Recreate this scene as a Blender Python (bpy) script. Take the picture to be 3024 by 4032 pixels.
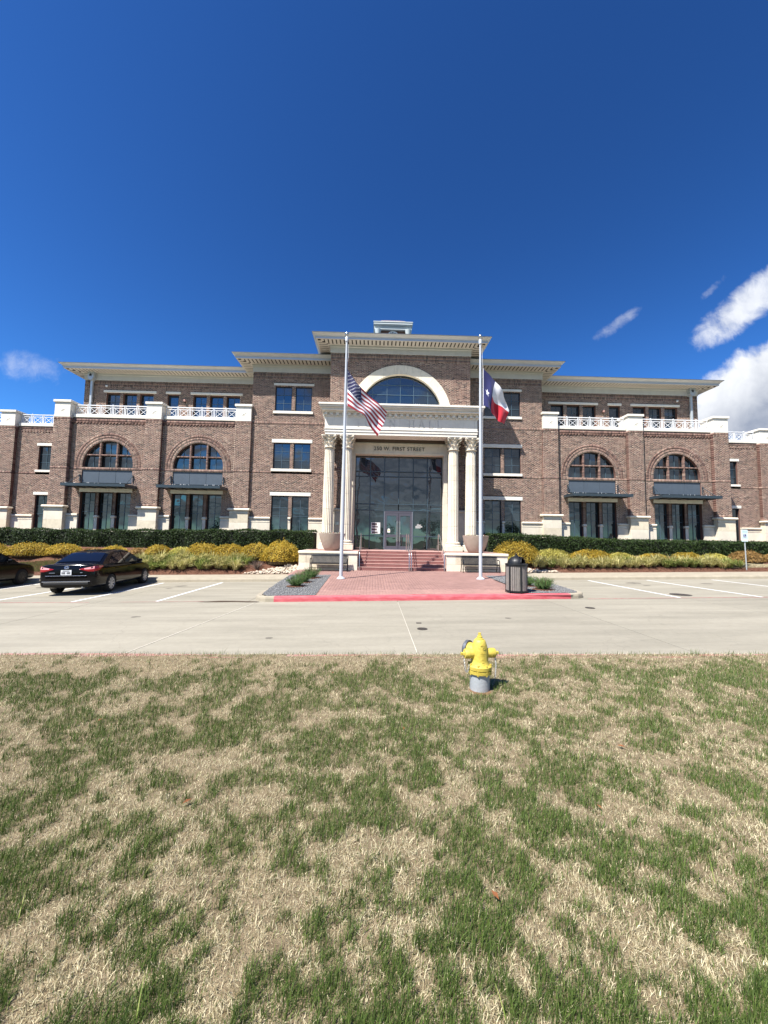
import bpy, bmesh, math, random
import numpy as np
from mathutils import Vector, Matrix
random.seed(7); RNG = np.random.default_rng(7)
R = math.radians
for o in list(bpy.data.objects): bpy.data.objects.remove(o, do_unlink=True)
scene = bpy.context.scene
COL = scene.collection

# ------------------------------------------------------------------ camera
EYE = 1.8
cam_d = bpy.data.cameras.new('camera'); cam = bpy.data.objects.new('camera', cam_d); COL.objects.link(cam)
Rv = Vector((0.99952219, -0.02581019, 0.01700674)); Uv = Vector((-0.01883689, -0.07240588, 0.99719735)); Fv = Vector((0.02450646, 0.99704123, 0.07285747))
cam.matrix_world = Matrix(((Rv.x, Uv.x, -Fv.x, 0), (Rv.y, Uv.y, -Fv.y, 0), (Rv.z, Uv.z, -Fv.z, EYE), (0, 0, 0, 1)))
cam_d.sensor_fit = 'VERTICAL'; cam_d.sensor_height = 24.0; cam_d.lens = 24.0*1514/4032
cam_d.clip_start = 0.05; cam_d.clip_end = 3000
scene.camera = cam
scene.cycles.diffuse_bounces = 1; scene.cycles.max_bounces = 6
scene.render.resolution_x = 768; scene.render.resolution_y = 1024

# ------------------------------------------------------------------ sun, sky, exposure
SUN_DIR = Vector((1.07, 1.0, -2.2)).normalized()        # direction the light travels
SUN_EL = math.asin(-SUN_DIR.z); SUN_AZ = math.atan2(-SUN_DIR.x, -SUN_DIR.y)   # clockwise from +Y
sd = bpy.data.lights.new('sun', 'SUN'); sd.energy = 5.0; sd.angle = R(0.53); sd.color = (1.0, 0.965, 0.915)
so = bpy.data.objects.new('sun', sd); COL.objects.link(so); so.rotation_euler = SUN_DIR.to_track_quat('-Z', 'Y').to_euler(); so.location = (-20, -20, 40)
vs = scene.view_settings; vs.view_transform = 'Standard'; vs.look = 'None'; vs.exposure = 0.87; vs.gamma = 1.0
try: vs.use_curve_mapping = False
except Exception: pass
SKY_STRENGTH = 0.055

world = bpy.data.worlds.new('World'); scene.world = world; world.use_nodes = True
def build_world():
    nt = world.node_tree; N = nt.nodes; L = nt.links; N.clear()
    out = N.new('ShaderNodeOutputWorld'); bg = N.new('ShaderNodeBackground')
    sky = N.new('ShaderNodeTexSky'); sky.sky_type = 'NISHITA'; sky.sun_disc = False
    sky.sun_elevation = SUN_EL; sky.sun_rotation = SUN_AZ; sky.air_density = 1.0; sky.dust_density = 0.25; sky.ozone_density = 3.0; sky.altitude = 200
    tc = N.new('ShaderNodeTexCoord'); D = tc.outputs['Generated']
    def M(op, a, b=None, c=None, clamp=False):
        n = N.new('ShaderNodeMath'); n.operation = op; n.use_clamp = clamp
        for i, v in enumerate((a, b, c)):
            if v is None: continue
            if isinstance(v, (int, float)): n.inputs[i].default_value = v
            else: L.new(v, n.inputs[i])
        return n.outputs[0]
    def sstep(v, lo, hi):
        n = N.new('ShaderNodeMapRange'); n.interpolation_type = 'SMOOTHSTEP'; L.new(v, n.inputs[0])
        n.inputs[1].default_value = lo; n.inputs[2].default_value = hi; return n.outputs[0]
    sx = N.new('ShaderNodeSeparateXYZ'); L.new(D, sx.inputs[0]); dx, dy, dz = sx.outputs
    fy = M('MAXIMUM', dy, 0.05); u = M('DIVIDE', dx, fy); v = M('DIVIDE', dz, fy)
    front = sstep(dy, 0.1, 0.25)
    def noise(vec, scale, detail, rough, w=0.0):
        n = N.new('ShaderNodeTexNoise'); n.noise_dimensions = '4D'; L.new(vec, n.inputs['Vector']); n.inputs['Scale'].default_value = scale
        n.inputs['Detail'].default_value = detail; n.inputs['Roughness'].default_value = rough; n.inputs['W'].default_value = w
        return n.outputs['Fac']
    cuv = N.new('ShaderNodeCombineXYZ'); L.new(u, cuv.inputs[0]); L.new(v, cuv.inputs[1])
    nW = N.new('ShaderNodeTexNoise'); nW.inputs['Scale'].default_value = 7.0; nW.inputs['Detail'].default_value = 4; L.new(cuv.outputs[0], nW.inputs['Vector'])
    wv = N.new('ShaderNodeVectorMath'); wv.operation = 'MULTIPLY_ADD'; L.new(nW.outputs['Color'], wv.inputs[0]); wv.inputs[1].default_value = (0.09, 0.09, 0.0); L.new(cuv.outputs[0], wv.inputs[2])
    nA = noise(wv.outputs[0], 9.0, 9, 0.58, 1.3); nB = noise(wv.outputs[0], 30.0, 7, 0.66, 4.0)
    nmix = M('ADD', M('MULTIPLY', M('SUBTRACT', nA, 0.5), 1.7), M('MULTIPLY', M('SUBTRACT', nB, 0.5), 1.0))
    def blob(uc, vc, ang, a, b, amp, lo=0.0, hi=0.5, dens=1.0):
        ca, sa = math.cos(ang), math.sin(ang)
        du = M('SUBTRACT', u, uc); dv = M('SUBTRACT', v, vc)
        p = M('ADD', M('MULTIPLY', du, ca/a), M('MULTIPLY', dv, sa/a)); q = M('ADD', M('MULTIPLY', du, -sa/b), M('MULTIPLY', dv, ca/b))
        r2 = M('ADD', M('MULTIPLY', p, p), M('MULTIPLY', q, q))
        fld = M('ADD', M('SUBTRACT', 1.0, r2), M('MULTIPLY', nmix, amp))
        return M('MULTIPLY', M('MULTIPLY', sstep(fld, lo, hi), dens), front), q
    clouds = []
    big, bq = blob(1.14, 0.475, R(27), 0.40, 0.125, 0.62, 0.0, 0.55)
    big2, _ = blob(1.25, 0.37, R(5), 0.45, 0.12, 0.4, 0.0, 0.6)
    mid, mq = blob(1.03, 0.675, R(38), 0.21, 0.060, 1.0, 0.0, 1.0, 0.9)
    w1, _ = blob(0.655, 0.602, R(36), 0.095, 0.022, 1.6, 0.2, 1.7, 0.5)
    w2, _ = blob(0.93, 0.715, R(44), 0.07, 0.015, 1.6, 0.2, 1.7, 0.42)
    w3, _ = blob(-0.92, 0.437, R(-12), 0.12, 0.045, 1.9, 0.3, 2.2, 0.42)
    m = big
    for k in (big2, mid, w1, w2, w3): m = M('MAXIMUM', m, k)
    # clouds behind the viewer (seen only as reflections in the glass)
    zz = M('MAXIMUM', dz, 0.06); px = M('DIVIDE', dx, zz); py = M('DIVIDE', dy, zz)
    cp = N.new('ShaderNodeCombineXYZ'); L.new(px, cp.inputs[0]); L.new(py, cp.inputs[1])
    nC = noise(cp.outputs[0], 0.55, 6, 0.58, 2.2)
    back = M('MULTIPLY', sstep(M('ADD', nC, M('MULTIPLY', sstep(dz, 0.45, 0.0), 0.16)), 0.44, 0.60), M('MULTIPLY', sstep(M('MULTIPLY', dy, -1), 0.15, 0.5), sstep(dz, 0.0, 0.05)))
    back = M('MULTIPLY', back, 0.9)
    m = M('MAXIMUM', m, back, clamp=True)
    # cloud brightness: grey bases, white tops
    shade = M('ADD', M('MULTIPLY', sstep(bq, -0.9, 0.55), 0.75), M('MULTIPLY', M('SUBTRACT', nA, 0.5), 1.1))
    cr = N.new('ShaderNodeValToRGB'); L.new(shade, cr.inputs[0]); e = cr.color_ramp.elements
    e[0].position = 0.0; e[0].color = (0.17, 0.20, 0.27, 1); e[1].position = 0.85; e[1].color = (0.57, 0.585, 0.61, 1)
    crb = N.new('ShaderNodeValToRGB'); L.new(nC, crb.inputs[0]); e = crb.color_ramp.elements
    e[0].position = 0.48; e[0].color = (0.25, 0.265, 0.28, 1); e[1].position = 0.66; e[1].color = (0.06, 0.07, 0.08, 1)
    cmix = N.new('ShaderNodeMix'); cmix.data_type = 'RGBA'; L.new(front, cmix.inputs[0]); L.new(crb.outputs[0], cmix.inputs[6]); L.new(cr.outputs[0], cmix.inputs[7])
    # deep, polarised-looking blue of a dry clear day
    ml0 = N.new('ShaderNodeMix'); ml0.data_type = 'RGBA'; ml0.blend_type = 'MULTIPLY'; ml0.inputs[0].default_value = 1.0
    L.new(sky.outputs[0], ml0.inputs[6]); ml0.inputs[7].default_value = (SKY_STRENGTH,)*3+(1,)
    gm = N.new('ShaderNodeGamma'); gm.inputs[1].default_value = 1.55; L.new(ml0.outputs[2], gm.inputs[0])
    ml = N.new('ShaderNodeMix'); ml.data_type = 'RGBA'; ml.blend_type = 'MULTIPLY'; ml.inputs[0].default_value = 1.0; ml.clamp_result = True
    L.new(gm.outputs[0], ml.inputs[6]); ml.inputs[7].default_value = (1.58, 2.9, 3.8, 1)
    fin = N.new('ShaderNodeMix'); fin.data_type = 'RGBA'; L.new(m, fin.inputs[0]); L.new(ml.outputs[2], fin.inputs[6]); L.new(cmix.outputs[2], fin.inputs[7])
    L.new(fin.outputs[2], bg.inputs[0]); bg.inputs[1].default_value = 1.0; L.new(bg.outputs[0], out.inputs[0])
build_world()

# ------------------------------------------------------------------ helpers
XC = 1.415                                   # building axis
ORG = {}
def lin(r, g, b):
    f = lambda c: (c/255/12.92 if c/255 <= 0.04045 else ((c/255+0.055)/1.055)**2.4)
    return (f(r), f(g), f(b), 1)
def empty(name, loc=(0, 0, 0), rz=0.0, local=False, parent=None):
    o = bpy.data.objects.new(name, None); COL.objects.link(o); o.empty_display_size = 0.2
    o.location = loc; o.rotation_euler = (0, 0, rz); ORG[o] = Vector((0, 0, 0)) if local else Vector(loc)
    if parent is not None:
        o.parent = parent; o.location = Vector(loc)-ORG[parent]
    return o
def tag(o, label, cat, group=None, kind=None):
    if label: o['label'] = label
    if cat: o['category'] = cat
    if group: o['group'] = group
    if kind: o['kind'] = kind
    return o
def place(me, name, parent, loc=(0, 0, 0), rot=None, scale=None):
    o = bpy.data.objects.new(name, me); COL.objects.link(o); loc = Vector(loc)
    if parent is not None: o.parent = parent; o.location = loc-ORG[parent]
    else: o.location = loc
    if rot: o.rotation_euler = rot
    if scale: o.scale = scale
    ORG[o] = loc
    return o
class MB:
    def __init__(s): s.v = []; s.f = []; s.m = []
    def add(s, vs, fs, m=0):
        b = len(s.v); s.v += [tuple(p) for p in vs]; s.f += [tuple(i+b for i in f) for f in fs]; s.m += [m]*len(fs); return s
    def quad(s, a, b, c, d, m=0): return s.add([a, b, c, d], [(0, 1, 2, 3)], m)
    def box(s, x0, x1, y0, y1, z0, z1, m=0):
        return s.add([(x0, y0, z0), (x1, y0, z0), (x1, y1, z0), (x0, y1, z0), (x0, y0, z1), (x1, y0, z1), (x1, y1, z1), (x0, y1, z1)],
                     [(0, 3, 2, 1), (4, 5, 6, 7), (0, 1, 5, 4), (1, 2, 6, 5), (2, 3, 7, 6), (3, 0, 4, 7)], m)
    def cbox(s, c, d, m=0): return s.box(c[0]-d[0]/2, c[0]+d[0]/2, c[1]-d[1]/2, c[1]+d[1]/2, c[2]-d[2]/2, c[2]+d[2]/2, m)
    def bevbox(s, x0, x1, y0, y1, z0, z1, b=0.01, m=0):
        bm = bmesh.new(); r = bmesh.ops.create_cube(bm, size=1)
        for v in bm.verts: v.co = Vector(((x0+x1)/2+v.co.x*(x1-x0), (y0+y1)/2+v.co.y*(y1-y0), (z0+z1)/2+v.co.z*(z1-z0)))
        bmesh.ops.bevel(bm, geom=list(bm.edges), offset=b, segments=1, affect='EDGES')
        bm.verts.index_update(); s.add([v.co[:] for v in bm.verts], [[v.index for v in f.verts] for f in bm.faces], m); bm.free(); return s
    def bar(s, p0, p1, w, h, m=0, up=(0, 0, 1)):
        p0 = Vector(p0); p1 = Vector(p1); d = (p1-p0).normalized(); up = Vector(up)
        if abs(d.dot(up)) > 0.98: up = Vector((0, 1, 0))
        a = d.cross(up).normalized(); b = a.cross(d).normalized(); vs = []
        for p in (p0, p1):
            for i, j in ((-1, -1), (1, -1), (1, 1), (-1, 1)): vs.append(p+a*(w/2*i)+b*(h/2*j))
        return s.add(vs, [(3, 2, 1, 0), (4, 5, 6, 7), (0, 1, 5, 4), (1, 2, 6, 5), (2, 3, 7, 6), (3, 0, 4, 7)], m)
    def tube(s, pts, r, n=8, m=0, cap=True, closed=False):
        pts = [Vector(p) for p in pts]; rs = r if isinstance(r, (list, tuple)) else [r]*len(pts); vs = []; fs = []
        a = None
        for i, p in enumerate(pts):
            d = (pts[min(i+1, len(pts)-1)]-pts[max(i-1, 0)])
            if closed: d = pts[(i+1) % len(pts)]-pts[i-1]
            d.normalize()
            if a is None:
                a = d.cross(Vector((0, 0, 1)) if abs(d.z) < 0.95 else Vector((0, 1, 0))).normalized()
            else:
                a = (a-d*a.dot(d)).normalized()
            b = d.cross(a)
            for k in range(n):
                t = 2*math.pi*k/n; vs.append(p+(a*math.cos(t)+b*math.sin(t))*rs[i])
        rng = len(pts) if closed else len(pts)-1
        for i in range(rng):
            j = (i+1) % len(pts)
            for k in range(n):
                l = (k+1) % n; fs.append((i*n+k, i*n+l, j*n+l, j*n+k))
        if cap and not closed: fs.append(tuple(range(n))[::-1]); fs.append(tuple((len(pts)-1)*n+k for k in range(n)))
        return s.add(vs, fs, m)
    def lathe(s, prof, n=24, c=(0, 0, 0), m=0, axis='z', cap=True, a0=0.0):
        vs = []; fs = []
        for r, h in prof:
            for k in range(n):
                t = 2*math.pi*k/n+a0; x, y = r*math.cos(t), r*math.sin(t)
                p = {'z': (x, y, h), 'y': (x, h, y), 'x': (h, x, y)}[axis]
                vs.append((p[0]+c[0], p[1]+c[1], p[2]+c[2]))
        for i in range(len(prof)-1):
            for k in range(n):
                l = (k+1) % n; fs.append((i*n+k, i*n+l, (i+1)*n+l, (i+1)*n+k))
        if cap:
            fs.append(tuple(range(n))[::-1]); fs.append(tuple((len(prof)-1)*n+k for k in range(n)))
        return s.add(vs, fs, m)
    def prism(s, pts, y0, y1, m=0, plane='xz'):
        n = len(pts)
        if plane == 'xz': vs = [(x, y0, z) for x, z in pts]+[(x, y1, z) for x, z in pts]
        elif plane == 'xy': vs = [(x, y, y0) for x, y in pts]+[(x, y, y1) for x, y in pts]
        else: vs = [(y0, y, z) for y, z in pts]+[(y1, y, z) for y, z in pts]
        fs = [tuple(range(n)), tuple(range(2*n-1, n-1, -1))]
        for i in range(n):
            j = (i+1) % n; fs.append((i, i+n, j+n, j))
        return s.add(vs, fs, m)
    def mesh(s, name, mats, smooth=False, c=(0, 0, 0), fix=True):
        me = bpy.data.meshes.new(name); cx, cy, cz = c
        me.from_pydata([(x-cx, y-cy, z-cz) for x, y, z in s.v], [], s.f)
        if not isinstance(mats, (list, tuple)): mats = [mats]
        for mt in mats: me.materials.append(mt)
        if len(mats) > 1: me.polygons.foreach_set('material_index', s.m)
        if fix:
            bm = bmesh.new(); bm.from_mesh(me); bmesh.ops.recalc_face_normals(bm, faces=bm.faces); bm.to_mesh(me); bm.free()
        if smooth: me.polygons.foreach_set('use_smooth', [True]*len(me.polygons))
        me.update(); return me
    def obj(s, name, mats, parent=None, smooth=False, base=False, sharp=None):
        a = np.array(s.v); lo = a.min(0); hi = a.max(0); c = (lo+hi)/2
        if base: c[2] = lo[2]
        me = s.mesh(name, mats, smooth, tuple(c))
        if smooth and sharp:
            try: me.set_sharp_from_angle(angle=R(sharp))
            except Exception: pass
        return place(me, name, parent, tuple(c))
def mesh_np(name, V, F, mats, smooth=False, mi=None):
    V = np.asarray(V, dtype=np.float32); F = np.asarray(F, dtype=np.int32); k = F.shape[1]
    me = bpy.data.meshes.new(name); me.vertices.add(len(V)); me.vertices.foreach_set('co', V.ravel())
    me.loops.add(F.size); me.loops.foreach_set('vertex_index', F.ravel())
    me.polygons.add(len(F)); me.polygons.foreach_set('loop_start', np.arange(0, F.size, k, dtype=np.int32))
    me.polygons.foreach_set('loop_total', np.full(len(F), k, dtype=np.int32))
    if not isinstance(mats, (list, tuple)): mats = [mats]
    for mt in mats: me.materials.append(mt)
    if mi is not None: me.polygons.foreach_set('material_index', np.asarray(mi, dtype=np.int32))
    if smooth: me.polygons.foreach_set('use_smooth', np.ones(len(F), dtype=bool))
    me.update(calc_edges=True); me.validate(); return me
def copy_tree(o, loc, rz=0.0):
    c = o.copy(); COL.objects.link(c); c.location = loc; c.rotation_euler = (0, 0, rz)
    for ch in o.children:
        d = ch.copy(); COL.objects.link(d); d.parent = c
        for g in ch.children:
            e = g.copy(); COL.objects.link(e); e.parent = d
    return c
def text_mesh(body, size, extrude, mat, align='CENTER', spacing=1.0):
    cu = bpy.data.curves.new('t', 'FONT'); cu.body = body; cu.size = size; cu.extrude = extrude; cu.align_x = align; cu.space_character = spacing
    ob = bpy.data.objects.new('t', cu); COL.objects.link(ob)
    dg = bpy.context.evaluated_depsgraph_get(); me = bpy.data.meshes.new_from_object(ob.evaluated_get(dg))
    bpy.data.objects.remove(ob, do_unlink=True); me.materials.clear(); me.materials.append(mat); return me

# ------------------------------------------------------------------ materials
def mat(name, col, rough=0.7, var=0.0, vs=4.0, bump=0.0, bs=40.0, metal=0.0, spec=0.5, col2=None, stretch=None, detail=5, obj_rand=0.0, coat=0.0, dist=0.02, streak=0.0):
    m = bpy.data.materials.new(name); m.use_nodes = True; nt = m.node_tree; N = nt.nodes; L = nt.links
    p = N['Principled BSDF']; p.inputs['Base Color'].default_value = tuple(col[:3])+(1,); p.inputs['Roughness'].default_value = rough
    p.inputs['Metallic'].default_value = metal; p.inputs['Specular IOR Level'].default_value = spec; p.inputs['Coat Weight'].default_value = coat
    if var or col2 or bump or obj_rand:
        tc = N.new('ShaderNodeTexCoord'); geo = N.new('ShaderNodeNewGeometry'); vec = geo.outputs['Position']
        if stretch:
            mp = N.new('ShaderNodeMapping'); mp.inputs['Scale'].default_value = stretch; L.new(vec, mp.inputs[0]); vec = mp.outputs[0]
        src = None
        if var or col2:
            n = N.new('ShaderNodeTexNoise'); n.inputs['Scale'].default_value = vs; n.inputs['Detail'].default_value = detail; n.inputs['Roughness'].default_value = 0.62; L.new(vec, n.inputs['Vector'])
            cr = N.new('ShaderNodeValToRGB'); L.new(n.outputs['Fac'], cr.inputs[0]); e = cr.color_ramp.elements
            c2 = col2 if col2 else tuple(min(1, c*(1+var)) for c in col[:3]); c1 = tuple(col[:3]) if col2 else tuple(c*(1-var) for c in col[:3])
            e[0].position = 0.32; e[0].color = tuple(c1[:3])+(1,); e[1].position = 0.68; e[1].color = tuple(c2[:3])+(1,)
            src = cr.outputs[0]
        if streak and src:
            mp_ = N.new('ShaderNodeMapping'); mp_.inputs['Scale'].default_value = (3.5, 3.5, 0.35); L.new(geo.outputs['Position'], mp_.inputs[0]); sn = N.new('ShaderNodeTexNoise'); sn.inputs['Scale'].default_value = 1.6; sn.inputs['Detail'].default_value = 6; sn.inputs['Roughness'].default_value = 0.65; L.new(mp_.outputs[0], sn.inputs['Vector'])
            sr = N.new('ShaderNodeMapRange'); L.new(sn.outputs['Fac'], sr.inputs[0]); sr.inputs[1].default_value = 0.55; sr.inputs[2].default_value = 0.72; sr.inputs[3].default_value = 1.0; sr.inputs[4].default_value = 1-streak
            sm_ = N.new('ShaderNodeMix'); sm_.data_type = 'RGBA'; sm_.blend_type = 'MULTIPLY'; sm_.inputs[0].default_value = 1; L.new(src, sm_.inputs[6]); L.new(sr.outputs[0], sm_.inputs[7]); src = sm_.outputs[2]
        if obj_rand:
            oi = N.new('ShaderNodeObjectInfo'); mr = N.new('ShaderNodeMapRange'); L.new(oi.outputs['Random'], mr.inputs[0]); mr.inputs[3].default_value = 1-obj_rand; mr.inputs[4].default_value = 1+obj_rand
            mx = N.new('ShaderNodeMix'); mx.data_type = 'RGBA'; mx.blend_type = 'MULTIPLY'; mx.inputs[0].default_value = 1
            if src: L.new(src, mx.inputs[6])
            else: mx.inputs[6].default_value = tuple(col[:3])+(1,)
            L.new(mr.outputs[0], mx.inputs[7]); src = mx.outputs[2]
        if src: L.new(src, p.inputs['Base Color'])
        if bump:
            b = N.new('ShaderNodeTexNoise'); b.inputs['Scale'].default_value = bs; b.inputs['Detail'].default_value = 4; L.new(vec, b.inputs['Vector'])
            bn = N.new('ShaderNodeBump'); bn.inputs['Strength'].default_value = bump; bn.inputs['Distance'].default_value = dist; L.new(b.outputs['Fac'], bn.inputs['Height']); L.new(bn.outputs[0], p.inputs['Normal'])
    return m
BR = [(0.00, (74, 57, 52)), (0.20, (106, 80, 71)), (0.45, (130, 100, 88)), (0.7, (147, 116, 102)), (0.88, (120, 91, 82)), (1.0, (168, 143, 126))]
def brick_mat(name, source):
    m = bpy.data.materials.new(name); m.use_nodes = True; nt = m.node_tree; N = nt.nodes; L = nt.links; p = N['Principled BSDF']; p.inputs['Roughness'].default_value = 0.85
    g = N.new('ShaderNodeNewGeometry'); cr = N.new('ShaderNodeValToRGB'); e = cr.color_ramp.elements
    if source == 'island': L.new(g.outputs['Random Per Island'], cr.inputs[0])
    else:
        oi = N.new('ShaderNodeObjectInfo'); L.new(oi.outputs['Random'], cr.inputs[0])
    while len(e) < len(BR): e.new(0.5)
    for k, (pos, c) in enumerate(BR): e[k].position = pos; e[k].color = lin(*c)
    n = N.new('ShaderNodeTexNoise'); n.inputs['Scale'].default_value = 60; L.new(g.outputs['Position'], n.inputs['Vector'])
    n2 = N.new('ShaderNodeTexNoise'); n2.inputs['Scale'].default_value = 0.9; n2.inputs['Detail'].default_value = 4; L.new(g.outputs['Position'], n2.inputs['Vector'])
    ad = N.new('ShaderNodeMath'); ad.operation = 'ADD'; L.new(n.outputs['Fac'], ad.inputs[0]); L.new(n2.outputs['Fac'], ad.inputs[1])
    mr = N.new('ShaderNodeMapRange'); L.new(ad.outputs[0], mr.inputs[0]); mr.inputs[1].default_value = 0.6; mr.inputs[2].default_value = 1.4; mr.inputs[3].default_value = 0.78; mr.inputs[4].default_value = 1.2
    mx = N.new('ShaderNodeMix'); mx.data_type = 'RGBA'; mx.blend_type = 'MULTIPLY'; mx.inputs[0].default_value = 1; L.new(cr.outputs[0], mx.inputs[6]); L.new(mr.outputs[0], mx.inputs[7])
    L.new(mx.outputs[2], p.inputs['Base Color'])
    b = N.new('ShaderNodeBump'); b.inputs['Strength'].default_value = 0.25; b.inputs['Distance'].default_value = 0.004; L.new(n.outputs['Fac'], b.inputs['Height']); L.new(b.outputs[0], p.inputs['Normal'])
    return m
def glass_mat(name, tint, f0ior=2.1, rough=0.0, wave=0.006):
    m = bpy.data.materials.new(name); m.use_nodes = True; nt = m.node_tree; N = nt.nodes; L = nt.links; p = N['Principled BSDF']
    p.inputs['Base Color'].default_value = tuple(tint)+(1,); p.inputs['Roughness'].default_value = rough; p.inputs['IOR'].default_value = f0ior
    oi = N.new('ShaderNodeObjectInfo'); mr = N.new('ShaderNodeMapRange'); L.new(oi.outputs['Random'], mr.inputs[0]); mr.inputs[3].default_value = 0.5; mr.inputs[4].default_value = 2.2
    mx = N.new('ShaderNodeMix'); mx.data_type = 'RGBA'; mx.blend_type = 'MULTIPLY'; mx.inputs[0].default_value = 1; mx.inputs[6].default_value = tuple(tint)+(1,); L.new(mr.outputs[0], mx.inputs[7]); L.new(mx.outputs[2], p.inputs['Base Color'])
    g = N.new('ShaderNodeNewGeometry'); n = N.new('ShaderNodeTexNoise'); n.inputs['Scale'].default_value = 1.3; n.inputs['Detail'].default_value = 1; L.new(g.outputs['Position'], n.inputs['Vector'])
    b = N.new('ShaderNodeBump'); b.inputs['Strength'].default_value = 1.0; b.inputs['Distance'].default_value = wave; L.new(n.outputs['Fac'], b.inputs['Height']); L.new(b.outputs[0], p.inputs['Normal'])
    return m
M = {}
M['brick'] = brick_mat('brick', 'island'); M['brick1'] = brick_mat('brick_single', 'object')
M['mortar'] = mat('mortar', lin(222, 207, 184), 0.95, 0.10, 6, 0.2, 90)
M['brickplain'] = mat('brick_plain', lin(116, 84, 74), 0.9, 0.2, 30, 0.2, 60)
M['stone'] = mat('limestone', lin(234, 223, 201), 0.8, 0.08, 2.2, 0.12, 70, obj_rand=0.05, streak=0.16)
M['stone_y'] = mat('limestone_yellow', lin(224, 211, 184), 0.85, 0.12, 3.0, 0.15, 60, obj_rand=0.08, streak=0.15)
M['precast'] = mat('precast', lin(238, 232, 218), 0.75, 0.06, 2.0, 0.08, 80, streak=0.14)
M['cornice'] = mat('eave_paint', lin(206, 206, 204), 0.6, 0.05, 3, 0)
M['frieze'] = mat('frieze_stucco', lin(212, 210, 204), 0.8, 0.05, 3, 0.05, 120)
M['soffit'] = mat('soffit_panel', lin(214, 208, 196), 0.7, 0.04, 3, 0)
M['gutter'] = mat('gutter_metal', lin(196, 202, 205), 0.35, 0.04, 3, 0, metal=0.3)
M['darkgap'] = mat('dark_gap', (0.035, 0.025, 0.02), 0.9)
M['roof'] = mat('roof_metal', lin(96, 100, 106), 0.5, 0.1, 2, 0, metal=0.2)
M['frame'] = mat('window_frame', lin(34, 44, 50), 0.45)
M['muntin'] = mat('muntin', lin(84, 104, 116), 0.4)
M['glass'] = glass_mat('window_glass', (0.010, 0.016, 0.020), 2.15)
M['glass_big'] = glass_mat('entrance_glass', (0.012, 0.017, 0.018), 2.3, 0.0, 0.008)
M['panel'] = mat('spandrel_panel', lin(84, 94, 104), 0.5, 0.06, 3, 0.05, 150)
M['canopy'] = mat('canopy_metal', lin(62, 74, 82), 0.4, 0.04, 4, 0, metal=0.2)
M['alu'] = mat('door_aluminium', lin(80, 80, 90), 0.5, 0.03, 4, 0)
M['alu_l'] = mat('door_trim_bright', lin(150, 153, 162), 0.4, metal=0.2)
M['steel'] = mat('stainless', lin(188, 190, 190), 0.28, metal=0.9)
M['white'] = mat('white_paint', lin(240, 241, 242), 0.45, 0.03, 6)
M['polewhite'] = mat('pole_paint', lin(196, 200, 204), 0.4, 0.03, 2, metal=0.1)
M['black'] = mat('black_metal', lin(26, 27, 29), 0.45)
M['letters'] = mat('letter_metal', lin(60, 54, 48), 0.5, metal=0.3)
M['paver'] = mat('paver', lin(158, 122, 112), 0.9, 0.10, 1.2, 0.2, 50, obj_rand=0.10)
M['paver_stuff'] = M['paver']
M['stepred'] = mat('step_red', lin(140, 94, 88), 0.85, 0.12, 3, 0.15, 60)
M['stepnose'] = mat('step_nosing', lin(176, 138, 128), 0.85, 0.08, 3)

# ------------------------------------------------------------------ ground levels
def gz(x): return 0.02*max(-45, min(45, x))
def lawn_edge(x): return 6.03+(x+5.745)*(5.64-6.03)/11.765
def lawn_z(x, y):
    n = 0.012*math.sin(1.7*x+0.6*y)+0.010*math.sin(2.3*y-1.1*x+1)+0.006*math.sin(5.1*x+3.7*y)
    t = max(0, min(1, (y-(lawn_edge(x)-0.7))/0.7))
    return gz(x)+0.055+n*(1-t)+0.055*t
PL0, PL1 = 11.62, 18.7
def plaza_z(x, y):
    t = max(0, min(1, (y-PL0)/(PL1-PL0)))
    return (1-t)*(gz(x)+0.15)+t*(0.33+0.004*x)
def bed_z(x, y):
    t = max(0, min(1, (y-18.72)/(21.2-18.72)))
    return (1-t)*(gz(x)+0.17)+t*1.15+0.03*math.sin(1.3*x+2*y)*math.sin(math.pi*t)
FLOOR = 1.24

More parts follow.
